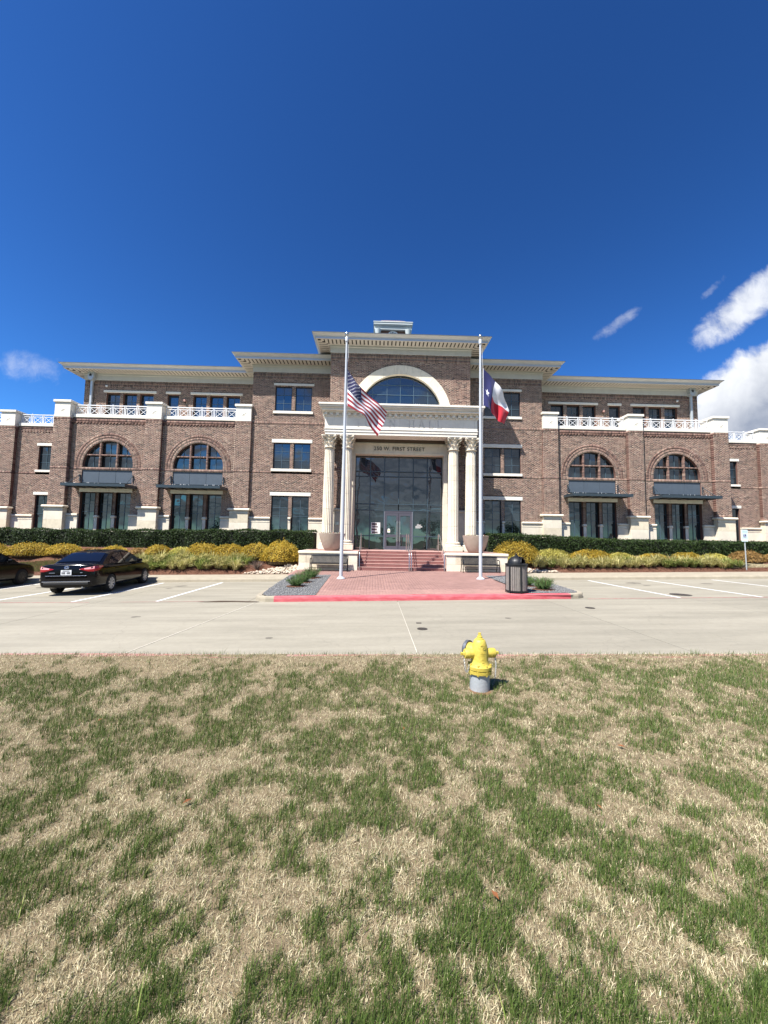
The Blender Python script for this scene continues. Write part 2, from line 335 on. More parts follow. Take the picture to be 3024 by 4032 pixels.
def conc_mat():
    m = bpy.data.materials.new('concrete'); m.use_nodes = True; nt = m.node_tree; N = nt.nodes; L = nt.links; p = N['Principled BSDF']; p.inputs['Roughness'].default_value = 0.9
    g = N.new('ShaderNodeNewGeometry')
    mp = N.new('ShaderNodeMapping'); mp.inputs['Scale'].default_value = (0.35, 1.6, 1); L.new(g.outputs['Position'], mp.inputs[0])
    def no(vec, sc, d, r=0.6):
        n = N.new('ShaderNodeTexNoise'); n.inputs['Scale'].default_value = sc; n.inputs['Detail'].default_value = d; n.inputs['Roughness'].default_value = r; L.new(vec, n.inputs['Vector']); return n.outputs['Fac']
    a = no(mp.outputs[0], 0.9, 6); b = no(g.outputs['Position'], 9, 6, 0.7); c = no(g.outputs['Position'], 120, 3)
    cr = N.new('ShaderNodeValToRGB'); L.new(a, cr.inputs[0]); e = cr.color_ramp.elements
    e[0].position = 0.30; e[0].color = lin(141, 135, 119); e[1].position = 0.62; e[1].color = lin(158, 151, 134)
    def mul(src, fac, lo, hi):
        mr = N.new('ShaderNodeMapRange'); L.new(fac, mr.inputs[0]); mr.inputs[1].default_value = 0.3; mr.inputs[2].default_value = 0.7; mr.inputs[3].default_value = lo; mr.inputs[4].default_value = hi
        x = N.new('ShaderNodeMix'); x.data_type = 'RGBA'; x.blend_type = 'MULTIPLY'; x.inputs[0].default_value = 1; L.new(src, x.inputs[6]); L.new(mr.outputs[0], x.inputs[7]); return x.outputs[2]
    s = mul(cr.outputs[0], b, 0.93, 1.05); s = mul(s, c, 0.93, 1.06)
    # tyre-darkened streaks
    mp2 = N.new('ShaderNodeMapping'); mp2.inputs['Scale'].default_value = (0.12, 2.4, 1); mp2.inputs['Rotation'].default_value = (0, 0, R(-4)); L.new(g.outputs['Position'], mp2.inputs[0])
    t = no(mp2.outputs[0], 0.8, 5, 0.65); s = mul(s, t, 0.86, 1.05)
    vo = N.new('ShaderNodeTexVoronoi'); vo.feature = 'DISTANCE_TO_EDGE'; vo.inputs['Scale'].default_value = 0.42
    wp = N.new('ShaderNodeTexNoise'); wp.inputs['Scale'].default_value = 1.3; wp.inputs['Detail'].default_value = 5; L.new(g.outputs['Position'], wp.inputs['Vector'])
    va = N.new('ShaderNodeVectorMath'); va.operation = 'ADD'; L.new(g.outputs['Position'], va.inputs[0]); L.new(wp.outputs['Color'], va.inputs[1]); L.new(va.outputs[0], vo.inputs['Vector'])
    ck = N.new('ShaderNodeMapRange'); L.new(vo.outputs['Distance'], ck.inputs[0]); ck.inputs[1].default_value = 0.0; ck.inputs[2].default_value = 0.006; ck.inputs[3].default_value = 0.80; ck.inputs[4].default_value = 1.0
    x = N.new('ShaderNodeMix'); x.data_type = 'RGBA'; x.blend_type = 'MULTIPLY'; x.inputs[0].default_value = 0.55; L.new(s, x.inputs[6]); L.new(ck.outputs[0], x.inputs[7]); s = x.outputs[2]
    oi = N.new('ShaderNodeObjectInfo'); mr = N.new('ShaderNodeMapRange'); L.new(oi.outputs['Random'], mr.inputs[0]); mr.inputs[3].default_value = 0.96; mr.inputs[4].default_value = 1.03
    x = N.new('ShaderNodeMix'); x.data_type = 'RGBA'; x.blend_type = 'MULTIPLY'; x.inputs[0].default_value = 1; L.new(s, x.inputs[6]); L.new(mr.outputs[0], x.inputs[7]); s = x.outputs[2]
    L.new(s, p.inputs['Base Color'])
    bn = N.new('ShaderNodeBump'); bn.inputs['Strength'].default_value = 0.15; bn.inputs['Distance'].default_value = 0.005; L.new(c, bn.inputs['Height']); L.new(bn.outputs[0], p.inputs['Normal'])
    return m
M['concrete'] = conc_mat()
M['kerbconc'] = mat('kerb_concrete', lin(162, 152, 132), 0.9, 0.12, 3, 0.15, 90)
M['red'] = mat('red_kerb_paint', lin(190, 70, 80), 0.8, 0.0, 3.2, 0.15, 60, col2=lin(210, 112, 116)[:3], stretch=(1, 4, 4), detail=9)
M['redfaint'] = mat('worn_red_paint', lin(176, 92, 92), 0.9, 0.0, 3.0, 0, col2=lin(168, 150, 138)[:3], stretch=(2.0, 5, 1))
M['linewhite'] = mat('line_paint', lin(232, 231, 226), 0.8, 0.07, 9)
M['seal'] = mat('joint_sealant', lin(206, 198, 180), 0.9, 0.15, 12)
M['joint'] = mat('joint_dark', lin(96, 90, 80), 0.95)
M['soil'] = mat('thatch', lin(112, 97, 72), 1.0, 0.0, 14, 0.8, 160, col2=lin(150, 133, 104)[:3], dist=0.02)
M['subgrade'] = mat('subgrade', lin(60, 68, 40), 1.0, 0.2, 0.3)
M['mulch'] = mat('mulch', lin(88, 58, 44), 1.0, 0.0, 22, 1.0, 55, col2=lin(128, 88, 66)[:3], dist=0.04)
M['gravel'] = mat('grey_gravel', lin(92, 92, 92), 0.9, 0.0, 45, 0.9, 60, col2=lin(120, 120, 119)[:3], dist=0.03)
M['darkwet'] = mat('wet_stain', lin(72, 56, 44), 0.5, 0.25, 6)
M['castiron'] = mat('cast_iron', lin(74, 68, 62), 0.7, 0.2, 30, 0.3, 90)

def sheet(name, xs, ys, zf, m, parent=None, smooth=True, thick=None):
    V = [(x, y, zf(x, y)) for y in ys for x in xs]; nx = len(xs); F = []
    for j in range(len(ys)-1):
        for i in range(nx-1): a = j*nx+i; F.append((a, a+1, a+nx+1, a+nx))
    b = MB(); b.v = V; b.f = F; b.m = [0]*len(F)
    if thick:
        n = len(V); b.v = V+[(x, y, z-thick) for x, y, z in V]
        ring = [i for i in range(nx)]+[j*nx+nx-1 for j in range(1, len(ys))]+[(len(ys)-1)*nx+i for i in range(nx-2, -1, -1)]+[j*nx for j in range(len(ys)-2, 0, -1)]
        for k in range(len(ring)):
            p, q = ring[k], ring[(k+1) % len(ring)]; b.f.append((p, p+n, q+n, q)); b.m.append(0)
    return b.obj(name, m, parent, smooth=False)
def fr(a, b, n): return [a+(b-a)*i/n for i in range(n+1)]

g = sheet('ground', [-700, -200, -60, -45, 45, 60, 200, 700], [-700, -200, -60, 0, 4, 60, 200, 700], lambda x, y: gz(x)-0.28, M['subgrade']); tag(g, None, None, kind='structure')
# ---- street of concrete slabs
street = sheet('street', [-46, 46], [5.2, 17.1], lambda x, y: gz(x)-0.05, M['joint']); tag(street, None, None, kind='structure')
xj = [0.72+4.4*k for k in range(-10, 11)]
for k in range(len(xj)-1):
    for (y0, y1) in ((5.3, 11.64), (11.66, 17.08)):
        jx = lambda i, y: (-3.97+0.113*(y-6.2)) if (abs(xj[i]+3.68) < 0.01 and y0 < 6) else xj[i]
        b = MB(); t = 0.045; P_ = [(jx(k, y0)+0.006, y0), (jx(k+1, y0)-0.006, y0), (jx(k+1, y1)-0.006, y1), (jx(k, y1)+0.006, y1)]
        b.add([(x, y, gz(x)) for x, y in P_]+[(x, y, gz(x)-t) for x, y in P_], [(0, 1, 2, 3), (0, 4, 5, 1), (1, 5, 6, 2), (2, 6, 7, 3), (3, 7, 4, 0)]); b.obj('concrete_slab', M['concrete'], street)
def strip(name, pts, w, dz, m, parent, zf=None):
    b = MB(); zf = zf or (lambda x, y: gz(x))
    L_ = []; R_ = []
    for i, p in enumerate(pts):
        a = Vector(pts[max(i-1, 0)]); c = Vector(pts[min(i+1, len(pts)-1)]); d = (c-a).normalized(); n = Vector((-d.y, d.x)); ww = w[i] if isinstance(w, list) else w
        l = Vector(p)+n*ww/2; r = Vector(p)-n*ww/2
        L_.append((l.x, l.y, zf(l.x, l.y)+dz)); R_.append((r.x, r.y, zf(r.x, r.y)+dz))
    for i in range(len(pts)-1): b.quad(R_[i], R_[i+1], L_[i+1], L_[i])
    return b.obj(name, m, parent)
for x in (-21.4, -18.9, -16.4, -13.9, -11.39, -8.87, -6.4, 9.42, 12.02, 14.95, 17.9, 20.8):
    strip('parking_line', [(x, 11.72), (x-0.03, 16.75)], 0.10, 0.005, M['linewhite'], street)
strip('joint_sealant', [(-4.0, 5.9), (-3.97, 6.2), (-3.812, 7.6), (-3.654, 9.0), (-3.458, 10.73), (-3.39, 11.3)], [0.016, 0.016, 0.02, 0.016, 0.024, 0.018], 0.005, M['seal'], street)
strip('joint_sealant', [(0.72, 5.9), (0.72, 8.0), (0.72, 9.6), (0.72, 11.3)], [0.013, 0.010, 0.009, 0.008], 0.005, M['seal'], street)
strip('worn_red_line', [(-24, 11.74), (-16, 11.70), (-10.9, 11.69), (-8.3, 11.63)], 0.06, 0.004, M['redfaint'], street)
strip('worn_red_line', [(-7.4, 11.64), (-6.2, 11.65), (-5.0, 11.66)], 0.04, 0.004, M['redfaint'], street)
strip('worn_red_line', [(6.5, 11.63), (8.6, 11.69), (12.2, 11.70), (22, 11.70)], 0.07, 0.004, M['redfaint'], street)
b = MB(); P_ = [(-5.15, 11.55), (-4.9, 11.62), (-4.55, 11.74), (-4.1, 11.70), (-3.75, 11.62), (-3.4, 11.55), (-3.3, 11.45), (-3.6, 11.42), (-4.0, 11.50), (-4.5, 11.49), (-4.85, 11.5)]
b.add([(x, y, gz(x)+0.006) for x, y in P_], [tuple(range(len(P_)))]); b.obj('wet_stain', M['darkwet'], street)
M['oil'] = mat('oil_stain', lin(112, 106, 94), 0.85, 0.15, 5)
for (x, y, r_, sd_) in ((-10.15, 15.9, .28, 1), (-7.6, 15.6, .22, 2), (-12.7, 15.4, .3, 3), (10.7, 15.7, .3, 4), (13.4, 15.3, .22, 5), (-7.7, 14.9, .12, 6), (10.6, 14.8, .14, 7), (3.1, 8.9, .08, 8), (-1.9, 7.3, .07, 9), (-5.6, 9.4, .1, 10)):
    q_ = random.Random(sd_); b = MB(); P_ = [(x+r_*q_.uniform(.55, 1)*math.cos(t)*1.3, y+r_*q_.uniform(.55, 1)*math.sin(t)) for t in fr(0, 2*math.pi, 16)[:-1]]; b.add([(u_, v_, gz(u_)+0.0035) for u_, v_ in P_], [tuple(range(16))]); b.obj('oil_stain', M['oil'], street)
def cover(x, y, r, sq=None):
    b = MB()
    if sq: b.box(x-sq[0], x+sq[0], y-sq[1], y+sq[1], gz(x)+0.002, gz(x)+0.012)
    else:
        b.lathe([(r, gz(x)+0.001), (r, gz(x)+0.010), (r*0.93, gz(x)+0.011), (r*0.9, gz(x)+0.006), (r*0.1, gz(x)+0.007)], 28, (x, y, 0))
        for a in range(6):
            t = a*math.pi/6; b.bar((x-math.cos(t)*r*0.8, y-math.sin(t)*r*0.8, gz(x)+0.009), (x+math.cos(t)*r*0.8, y+math.sin(t)*r*0.8, gz(x)+0.009), 0.012, 0.004)
    return b.obj('manhole_cover', M['castiron'], None)
tag(cover(1.01, 7.9, 0.105), 'small round iron cover set in the concrete street in front of the hydrant', 'cover')
tag(cover(1.0, 8.44, 0, (0.055, 0.03)), 'tiny rectangular iron lid just beyond the small round street cover', 'cover')
tag(cover(5.7, 10.1, 0.12), 'small dark round cover in the street before the right end of the red kerb', 'cover')
tag(cover(9.95, 12.35, 0.30), 'large dark round manhole cover in the right parking area', 'cover')
b = MB(); b.lathe([(0.035, gz(-1.0)+0.002), (0.03, gz(-1.0)+0.03), (0.005, gz(-1)+0.035)], 7, (-0.28, 6.18, 0)); tag(b.obj('pebble', M['castiron']), 'small dark clod lying on the street near the lawn edge', 'clod')

# ---- kerbs
def extrude_kerb(name, path, prof, zf, mats, parent=None):
    b = MB(); rings = []
    for i, p in enumerate(path):
        a = Vector(path[max(i-1, 0)]); c = Vector(path[min(i+1, len(path)-1)]); d = (c-a).normalized(); n = Vector((d.y, -d.x))   # to the right of travel
        rings.append([(p[0]+n.x*o, p[1]+n.y*o, zf(p[0], p[1])+h) for o, h, _ in prof])
    for i in range(len(path)-1):
        for k in range(len(prof)-1): b.quad(rings[i][k], rings[i][k+1], rings[i+1][k+1], rings[i+1][k], prof[k][2])
    b.f.append(None); b.f.pop()
    return b.obj(name, mats, parent)
KP = [(0.0, -0.03, 0), (0.0, 0.09, 0), (-0.012, 0.135, 0), (-0.035, 0.152, 0), (-0.16, 0.154, 0), (-0.165, 0.02, 0)]
# near kerb under the lawn edge (its top shows a worn red strip)
k = extrude_kerb('near_kerb', [(x, lawn_edge(x)+0.045+0.07*max(0, min(1, (-2.4-x)/1.2))) for x in fr(20, -20, 20)], [(0, -0.05, 0), (0, 0.09, 0), (-0.02, 0.10, 0), (-0.17, 0.10, 0), (-0.17, 0, 0)], lambda x, y: gz(x), [M['redfaint']]); tag(k, None, None, kind='structure')
# island kerb: red front, plain returns
front = [(x, 11.47+0.021*(x+3.0)) for x in fr(6.0, -2.9, 14)]
def kerb_path(name, path, m):
    o = extrude_kerb(name, path, [(-a, h, q) for a, h, q in KP], lambda x, y: gz(x), [m]); tag(o, None, None, kind='structure'); return o
left_side = [(-2.9, 11.472), (-3.15, 11.49), (-3.36, 11.60), (-3.52, 11.85), (-3.6, 12.3), (-3.66, 14), (-3.74, 16), (-3.85, 18.3)]
right_side = [(6.95, 17.0), (6.75, 14.5), (6.66, 12.6), (6.6, 12.1), (6.45, 11.83), (6.25, 11.70), (6.0, 11.66)]
kerb_path('red_kerb', front, M['red'])
kerb_path('left_island_kerb', left_side, M['kerbconc']); kerb_path('right_island_kerb', right_side, M['kerbconc'])
# ---- back kerb and sidewalk
def side_walk(name, x0, x1, ya, yb):
    b = MB(); xs = fr(x0, x1, 14)
    def prof(x):
        z = gz(x); y = ya+(x-x0)/(x1-x0)*(yb-ya)
        return [(x, y, z-0.03), (x, y+0.015, z+0.10), (x, y+0.05, z+0.145), (x, y+0.2, z+0.15), (x, 18.95, z+0.175)]
    for i in range(14):
        p, q = prof(xs[i]), prof(xs[i+1])
        for k in range(4): b.quad(p[k], q[k], q[k+1], p[k+1])
    o = b.obj(name, M['kerbconc']); tag(o, None, None, kind='structure')
    return o
side_walk('left_sidewalk', -46, -3.8, 16.85, 17.05); side_walk('right_sidewalk', 6.9, 46, 17.0, 17.25)
# ---- planting beds
def bed(name, x0, x1):
    o = sheet(name, fr(x0, x1, 60), fr(18.72, 21.2, 12)+[22, 23, 26.8], bed_z, M['mulch']); tag(o, None, None, kind='structure'); return o
bed('left_planting_bed', -44, XC-5.0); bed('right_planting_bed', XC+5.1, 44)

# ---- plaza: pavers on a base
def inside_plaza(x, y):
    # paved area: between gravel beds in front, full width behind
    if y < 11.66+0.021*(x+3): return False
    if y > 18.68: return False
    if y < 16.75:
        lx = -1.72-0.02*(y-11.3); rx = 4.66+0.035*(y-11.4)
        if y < 13.8: rx = 4.66+0.07*(y-11.4)
        return lx < x < rx
    return -3.62 < x < 6.75
PR = [(11.63, -2.9, 6.0), (11.76, -3.18, 6.24), (11.96, -3.36, 6.40), (12.3, -3.45, 6.48), (14, -3.52, 6.60), (16, -3.60, 6.70), (17.3, -3.66, 6.78), (18.75, -3.70, 6.80)]
b = MB()
for (ya, la, ra), (yb_, lb, rb) in zip(PR[:-1], PR[1:]):
    for i in range(6):
        q = [(la+(ra-la)*i/6, ya), (la+(ra-la)*(i+1)/6, ya), (lb+(rb-lb)*(i+1)/6, yb_), (lb+(rb-lb)*i/6, yb_)]; b.quad(*[(x, y, plaza_z(x, y)-0.035) for x, y in q])
base = b.obj('plaza', M['joint']); tag(base, None, None, kind='structure')
pv = []
pw, pl = 0.1, 0.2
j = 0; y = 11.6
while y < 18.7:
    x = -3.7-(0.1 if j % 2 else 0)
    while x < 6.8:
        if inside_plaza(x+0.1, y+0.05): pv.append((x, y))
        x += pl
    y += pw; j += 1
pv.sort(key=lambda p: p[1])
vis = [p for p in pv if True]
single = vis[:300]; rest = vis[300:]
pb = MB().bevbox(-0.097, 0.097, -0.047, 0.047, -0.03, 0, 0.004).mesh('paver', M['paver'])
for (x, y) in single:
    cx, cy = x+0.1, y+0.05; z = plaza_z(cx, cy)+random.uniform(-0.0015, 0.0015)
    place(pb, 'paver', base, (cx, cy, z), rot=(math.atan(-(plaza_z(cx, cy-0.05)-plaza_z(cx, cy+0.05))/0.1), -math.atan((plaza_z(cx+0.1, cy)-plaza_z(cx-0.1, cy))/0.2), 0))
def boxes_np(B, zoff=None):
    """B rows: x0,x1,y0,y1,z0,z1 -> verts, quads (no bottom)"""
    B = np.asarray(B, dtype=np.float32); n = len(B)
    x0, x1, y0, y1, z0, z1 = B.T
    V = np.stack([np.stack(c, 1) for c in ((x0, y0, z0), (x1, y0, z0), (x1, y1, z0), (x0, y1, z0), (x0, y0, z1), (x1, y0, z1), (x1, y1, z1), (x0, y1, z1))], 1)
    return V
pvm = M['paver'].copy(); pvm.name = 'paver_field'
def island_rand(m, lo, hi):
    nt = m.node_tree
    for n in nt.nodes:
        if n.type == 'OBJECT_INFO':
            g = nt.nodes.new('ShaderNodeNewGeometry')
            for l in list(n.outputs['Random'].links): nt.links.new(g.outputs['Random Per Island'], l.to_socket)
island_rand(pvm, 0, 0)
B = []
for (x, y) in rest: B.append((x+0.003, x+0.197, y+0.003, y+0.097, -0.03, 0.0))
V = boxes_np(B); zz = np.array([[plaza_z(float(p[0]), float(p[1])) for p in q] for q in V]); V[:, :, 2] += zz+np.repeat(RNG.uniform(-0.0015, 0.0015, (len(V), 1)), 8, 1)
F = np.array([(4, 5, 6, 7), (0, 1, 5, 4), (1, 2, 6, 5), (2, 3, 7, 6), (3, 0, 4, 7)]); Fa = (F[None]+(np.arange(len(V))*8)[:, None, None]).reshape(-1, 4)
o = place(mesh_np('paver_field', V.reshape(-1, 3)-np.array([XC, 15, 0]), Fa, pvm), 'paver_field', base, (XC, 15, 0)); o['kind'] = 'stuff'
# ---- gravel beds
def rocks_mesh(name, n, sampler, rmin, rmax, m, flat=0.6):
    ico = np.array([(1, 0, 0), (-1, 0, 0), (0, 1, 0), (0, -1, 0), (0, 0, 1), (0, 0, -1)], float); tf = np.array([(0, 2, 4), (2, 1, 4), (1, 3, 4), (3, 0, 4), (2, 0, 5), (1, 2, 5), (3, 1, 5), (0, 3, 5)])
    Vs = []; Fs = []
    for i in range(n):
        x, y, z = sampler(); r = random.uniform(rmin, rmax); v = ico*(1+RNG.uniform(-0.25, 0.25, (6, 1)))*r; v[:, 2] *= flat
        a = random.uniform(0, 6.28); ca, sa = math.cos(a), math.sin(a); v = np.stack([v[:, 0]*ca-v[:, 1]*sa, v[:, 0]*sa+v[:, 1]*ca, v[:, 2]], 1)+np.array([x, y, z])
        Vs.append(v); Fs.append(tf+6*i)
    return mesh_np(name, np.concatenate(Vs), np.concatenate(Fs), m)
M['gravelstone'] = mat('gravel_stone', lin(98, 98, 98), 0.85, 0.0, 18, 0, col2=lin(150, 149, 147)[:3]); 
def gravel_bed(name, poly):
    b = MB(); xs = [p[0] for p in poly]; ys = [p[1] for p in poly]
    b.add([(x, y, plaza_z(x, y)+0.004) for x, y in poly], [tuple(range(len(poly)))]); o = b.obj(name, M['gravel']); tag(o, None, None, kind='structure')
    def ins(x, y):
        c = False; n = len(poly)
        for i in range(n):
            x1, y1 = poly[i]; x2, y2 = poly[i-1]
            if (y1 > y) != (y2 > y) and x < (x2-x1)*(y-y1)/(y2-y1)+x1: c = not c
        return c
    def smp():
        while True:
            x, y = random.uniform(min(xs), max(xs)), random.uniform(min(ys), max(ys))
            if ins(x, y): return x, y, plaza_z(x, y)+0.008
    c = Vector((sum(xs)/len(xs), sum(ys)/len(ys), 0))
    me = rocks_mesh('gravel_stones', 2600, smp, 0.012, 0.032, M['gravelstone']); me.transform(Matrix.Translation(-c)); s = place(me, 'gravel_stones', o, c); s['kind'] = 'stuff'
gravel_bed('left_gravel_bed', [(-1.73, 11.68), (-1.82, 16.74), (-3.55, 16.74), (-3.50, 14), (-3.42, 12.3), (-3.33, 11.9), (-3.15, 11.68), (-2.9, 11.64)])
gravel_bed('right_gravel_bed', [(4.67, 11.83), (6.0, 11.84), (6.3, 11.9), (6.44, 12.15), (6.5, 12.7), (6.62, 15), (6.72, 16.74), (4.83, 16.74), (4.83, 13.8)])

# ------------------------------------------------------------------ TOWN HALL
hall = empty('town_hall', (XC, 24.15, 1.15)); tag(hall, 'three-storey brick town hall with white columned portico, arched windows and flat eaves', 'building')
Yp, Yb, Yf, Yc, Y3, Ye = 24.0, 24.24, 24.15, 22.3, 26.18, 26.55
C = 0.0677                                    # brick course
def X(x): return x+XC
BRK = []                                      # all brick boxes of the wall being laid
def intervals(x0, x1, za, zb, openings):
    iv = [(x0, x1)]
    for op in openings:
        if op[0] == 'rect':
            _, a, b, c, d = op
            if zb <= c+0.01 or za >= d-0.01: continue
        else:
            _, cx, cz, r, zlow = op
            if zb <= zlow+0.01 or za > cz+r: continue
            zm = max(za, min(zb, cz)) if za <= cz <= zb else (za if za > cz else zb)
            zm = (za+zb)/2
            h = r*r-(zm-cz)**2
            if h <= 0: continue
            a, b = cx-math.sqrt(h), cx+math.sqrt(h)
        out = []
        for s, e in iv:
            if b <= s or a >= e: out.append((s, e)); continue
            if a > s: out.append((s, a))
            if b < e: out.append((b, e))
        iv = out
    return [(s, e) for s, e in iv if e-s > 0.02]
def lay(x0, x1, z0, z1, Y, openings=(), soldiers=(), depth=0.014, dentil=None):
    """rows of bricks + merged mortar backing. Returns (brick boxes, mortar quads)"""
    bricks = []; mort = []; z = z0; row = 0; sol = sorted(soldiers); phase = random.uniform(0, 0.2)
    while z < z1-0.02:
        s = next((q for q in sol if abs(q[0]-z) < C*0.6), None)
        if s: zt = min(s[1], z1); hz = True
        else:
            nxt = [q[0] for q in sol if q[0] > z+C*0.6]; zt = min(z+C, z1)
            if nxt and zt > nxt[0]-0.03: zt = nxt[0]
            hz = False
        for a, b in intervals(x0, x1, z, zt, openings):
            mort.append((a, b, z, zt)); p = C if hz else 0.203
            off = 0 if hz else (phase+(0.1015 if row % 2 else 0)) % 0.203
            k = math.floor((a-x0-off)/p); x = x0+off+k*p
            while x < b:
                s0, e0 = max(a, x), min(b, x+p-0.013)
                if e0-s0 > 0.025: bricks.append((s0, e0, Y+random.uniform(-0.0015, 0.0015)-(0.004 if hz else 0), Y+depth, z+0.0065, zt-0.0065))
                x += p
        z = zt; row += 1
    return bricks, mort
F5 = np.array([(0, 1, 5, 4), (1, 2, 6, 5), (3, 0, 4, 7), (4, 5, 6, 7), (0, 3, 2, 1)])
def brick_parts(wall, bricks, extra=None):
    V = boxes_np(bricks)
    if extra is not None and len(extra): V = np.concatenate([V, np.asarray(extra, dtype=np.float32)])
    Fa = (F5[None]+(np.arange(len(V))*8)[:, None, None]).reshape(-1, 4); c = ORG[wall]
    o = place(mesh_np('brickwork', V.reshape(-1, 3)-np.array(c), Fa, M['brick']), 'brickwork', wall, c); o['kind'] = 'stuff'
    return o
def wall_mesh(name, mort, Y, sides=(), back=0.62):
    b = MB()
    # merge vertically identical intervals
    mort = sorted(mort, key=lambda q: (round(q[0], 4), round(q[1], 4), q[2])); cur = None; out = []
    for q in mort:
        if cur and abs(cur[0]-q[0]) < 1e-4 and abs(cur[1]-q[1]) < 1e-4 and abs(cur[3]-q[2]) < 1e-3: cur[3] = q[3]
        else:
            cur = list(q); out.append(cur)
    for a, c, z, t in out: b.quad((a, Y+0.0035, z), (c, Y+0.0035, z), (c, Y+0.0035, t), (a, Y+0.0035, t))
    for s in sides: b.box(*s, m=1)
    xs = [q[0] for q in mort]+[q[1] for q in mort]; zs = [q[2] for q in mort]+[q[3] for q in mort]
    w = b.obj(name, [M['mortar'], M['brickplain']], hall)
    if back: MB().box(min(xs)+0.01, max(xs)-0.01, Y+back, Y+back+0.05, min(min(zs), 1.0) if min(zs) < 4 else min(zs), max(zs)-0.01).obj('backing_slab', M['darkgap'], w)  # dark slab added behind the wall so no sky leaks through gaps
    return w
def ring_bricks(cx, cz, r0, r1, Y, zlow, proud=0.0, pitch=C):
    out = []; rm = (r0+r1)/2; a0 = math.asin(max(-1, (zlow-cz)/rm)); n = int((math.pi-2*a0)*rm/pitch); da = (math.pi-2*a0)/n
    for k in range(n):
        ta, tb = a0+k*da, a0+(k+1)*da; g = 0.0065/rm; ta += g; tb -= g; y0, y1 = Y-proud, Y+0.02; P = []
        for y in (y0, y1): pass
        c = lambda r, t: (cx+r*math.cos(t), cz+r*math.sin(t))
        q = [c(r0, tb), c(r0, ta), c(r1, ta), c(r1, tb)]      # x,z going
        # order as box: (x0,y0,z0)...
        v = [(q[0][0], y0, q[0][1]), (q[1][0], y0, q[1][1]), (q[1][0], y1, q[1][1]), (q[0][0], y1, q[0][1]), (q[3][0], y0, q[3][1]), (q[2][0], y0, q[2][1]), (q[2][0], y1, q[2][1]), (q[3][0], y1, q[3][1])]
        out.append(v)
    return out

PANE = MB().box(-0.5, 0.5, -0.003, 0.003, -0.5, 0.5).mesh('pane', M['glass'])
PANEB = MB().box(-0.5, 0.5, -0.003, 0.003, -0.5, 0.5).mesh('pane', M['glass_big'])
def window(x0, x1, z0, z1, Y, xs, zs, lintel=None, sill=None, fw=0.05, mw=0.022, name='window', pane=PANE, reveal=0.1):
    """Y: wall face. glass is set back by reveal. xs/zs inner muntin positions"""
    yg = Y+reveal; b = MB()
    b.box(x0, x0+fw, yg-0.03, yg+0.05, z0, z1); b.box(x1-fw, x1, yg-0.03, yg+0.05, z0, z1); b.box(x0+fw, x1-fw, yg-0.028, yg+0.05, z1-fw, z1); b.box(x0+fw, x1-fw, yg-0.028, yg+0.05, z0, z0+fw)
    b.quad((x0, Y+0.004, z0), (x0, yg+0.05, z0), (x0, yg+0.05, z1), (x0, Y+0.004, z1), 1); b.quad((x1, Y+0.004, z0), (x1, yg+0.05, z0), (x1, yg+0.05, z1), (x1, Y+0.004, z1), 1)
    b.quad((x0, Y+0.004, z1-0.001), (x1, Y+0.004, z1-0.001), (x1, yg+0.05, z1-0.001), (x0, yg+0.05, z1-0.001), 1); b.quad((x0, Y+0.004, z0+0.001), (x1, Y+0.004, z0+0.001), (x1, yg+0.05, z0+0.001), (x0, yg+0.05, z0+0.001), 1)
    w = b.obj(name, [M['frame'], M['brickplain']], hall)
    b = MB()
    for x in xs: b.box(x-mw/2, x+mw/2, yg-0.018, yg+0.004, z0+fw, z1-fw)
    for z in zs: b.box(x0+fw, x1-fw, yg-0.016, yg+0.004, z-mw/2, z+mw/2)
    if xs or zs: b.obj('muntins', M['muntin'], w)
    X_ = [x0+fw]+list(xs)+[x1-fw]; Z_ = [z0+fw]+sorted(zs)+[z1-fw]
    for i in range(len(X_)-1):
        for j in range(len(Z_)-1):
            place(pane, 'pane', w, ((X_[i]+X_[i+1])/2, yg+0.012, (Z_[j]+Z_[j+1])/2), rot=(random.uniform(-1, 1)*0.006, 0, random.uniform(-1, 1)*0.006), scale=(X_[i+1]-X_[i], 1, Z_[j+1]-Z_[j]))
    return w
def stone_bar(name, x0, x1, y0, y1, z0, z1, m='precast', b=0.012, parent=None):
    return MB().bevbox(x0, x1, y0, y1, z0, z1, b).obj(name, M[m], parent or hall)

SOL_MID = (5.86, 6.03); SOL_HI = (9.0, 9.2)
# ---------------- base stone helpers
def base_run(x0, x1, Y, ztop=3.11, proud=0.10, zb=1.0):
    b = MB(); y = Y-proud
    b.box(x0, x1, y, Y+0.05, zb, ztop-0.33)
    p = b.obj('stone_base', M['stone'], hall)
    for k, (za, zc, pr) in enumerate(((ztop-0.325, ztop-0.27, 0.015), (ztop-0.268, ztop-0.14, -0.01))):
        MB().bevbox(x0, x1, y-pr, Y+0.05, za, zc, 0.008).obj('stone_moulding', M['stone'], p)
    b = MB(); pr = [(0, 0), (0.03, 0.0), (0.055, 0.02), (0.065, 0.065), (0.055, 0.11), (0.03, 0.13), (0, 0.135)]
    pts = [(Y+0.05, ztop-0.135)]+[(y-o, ztop-0.135+h) for o, h in pr]+[(Y+0.05, ztop)]
    b.prism(pts, x0-0.01, x1+0.01, plane='yz'); b.obj('cap_stone', M['stone'], p)
    return p
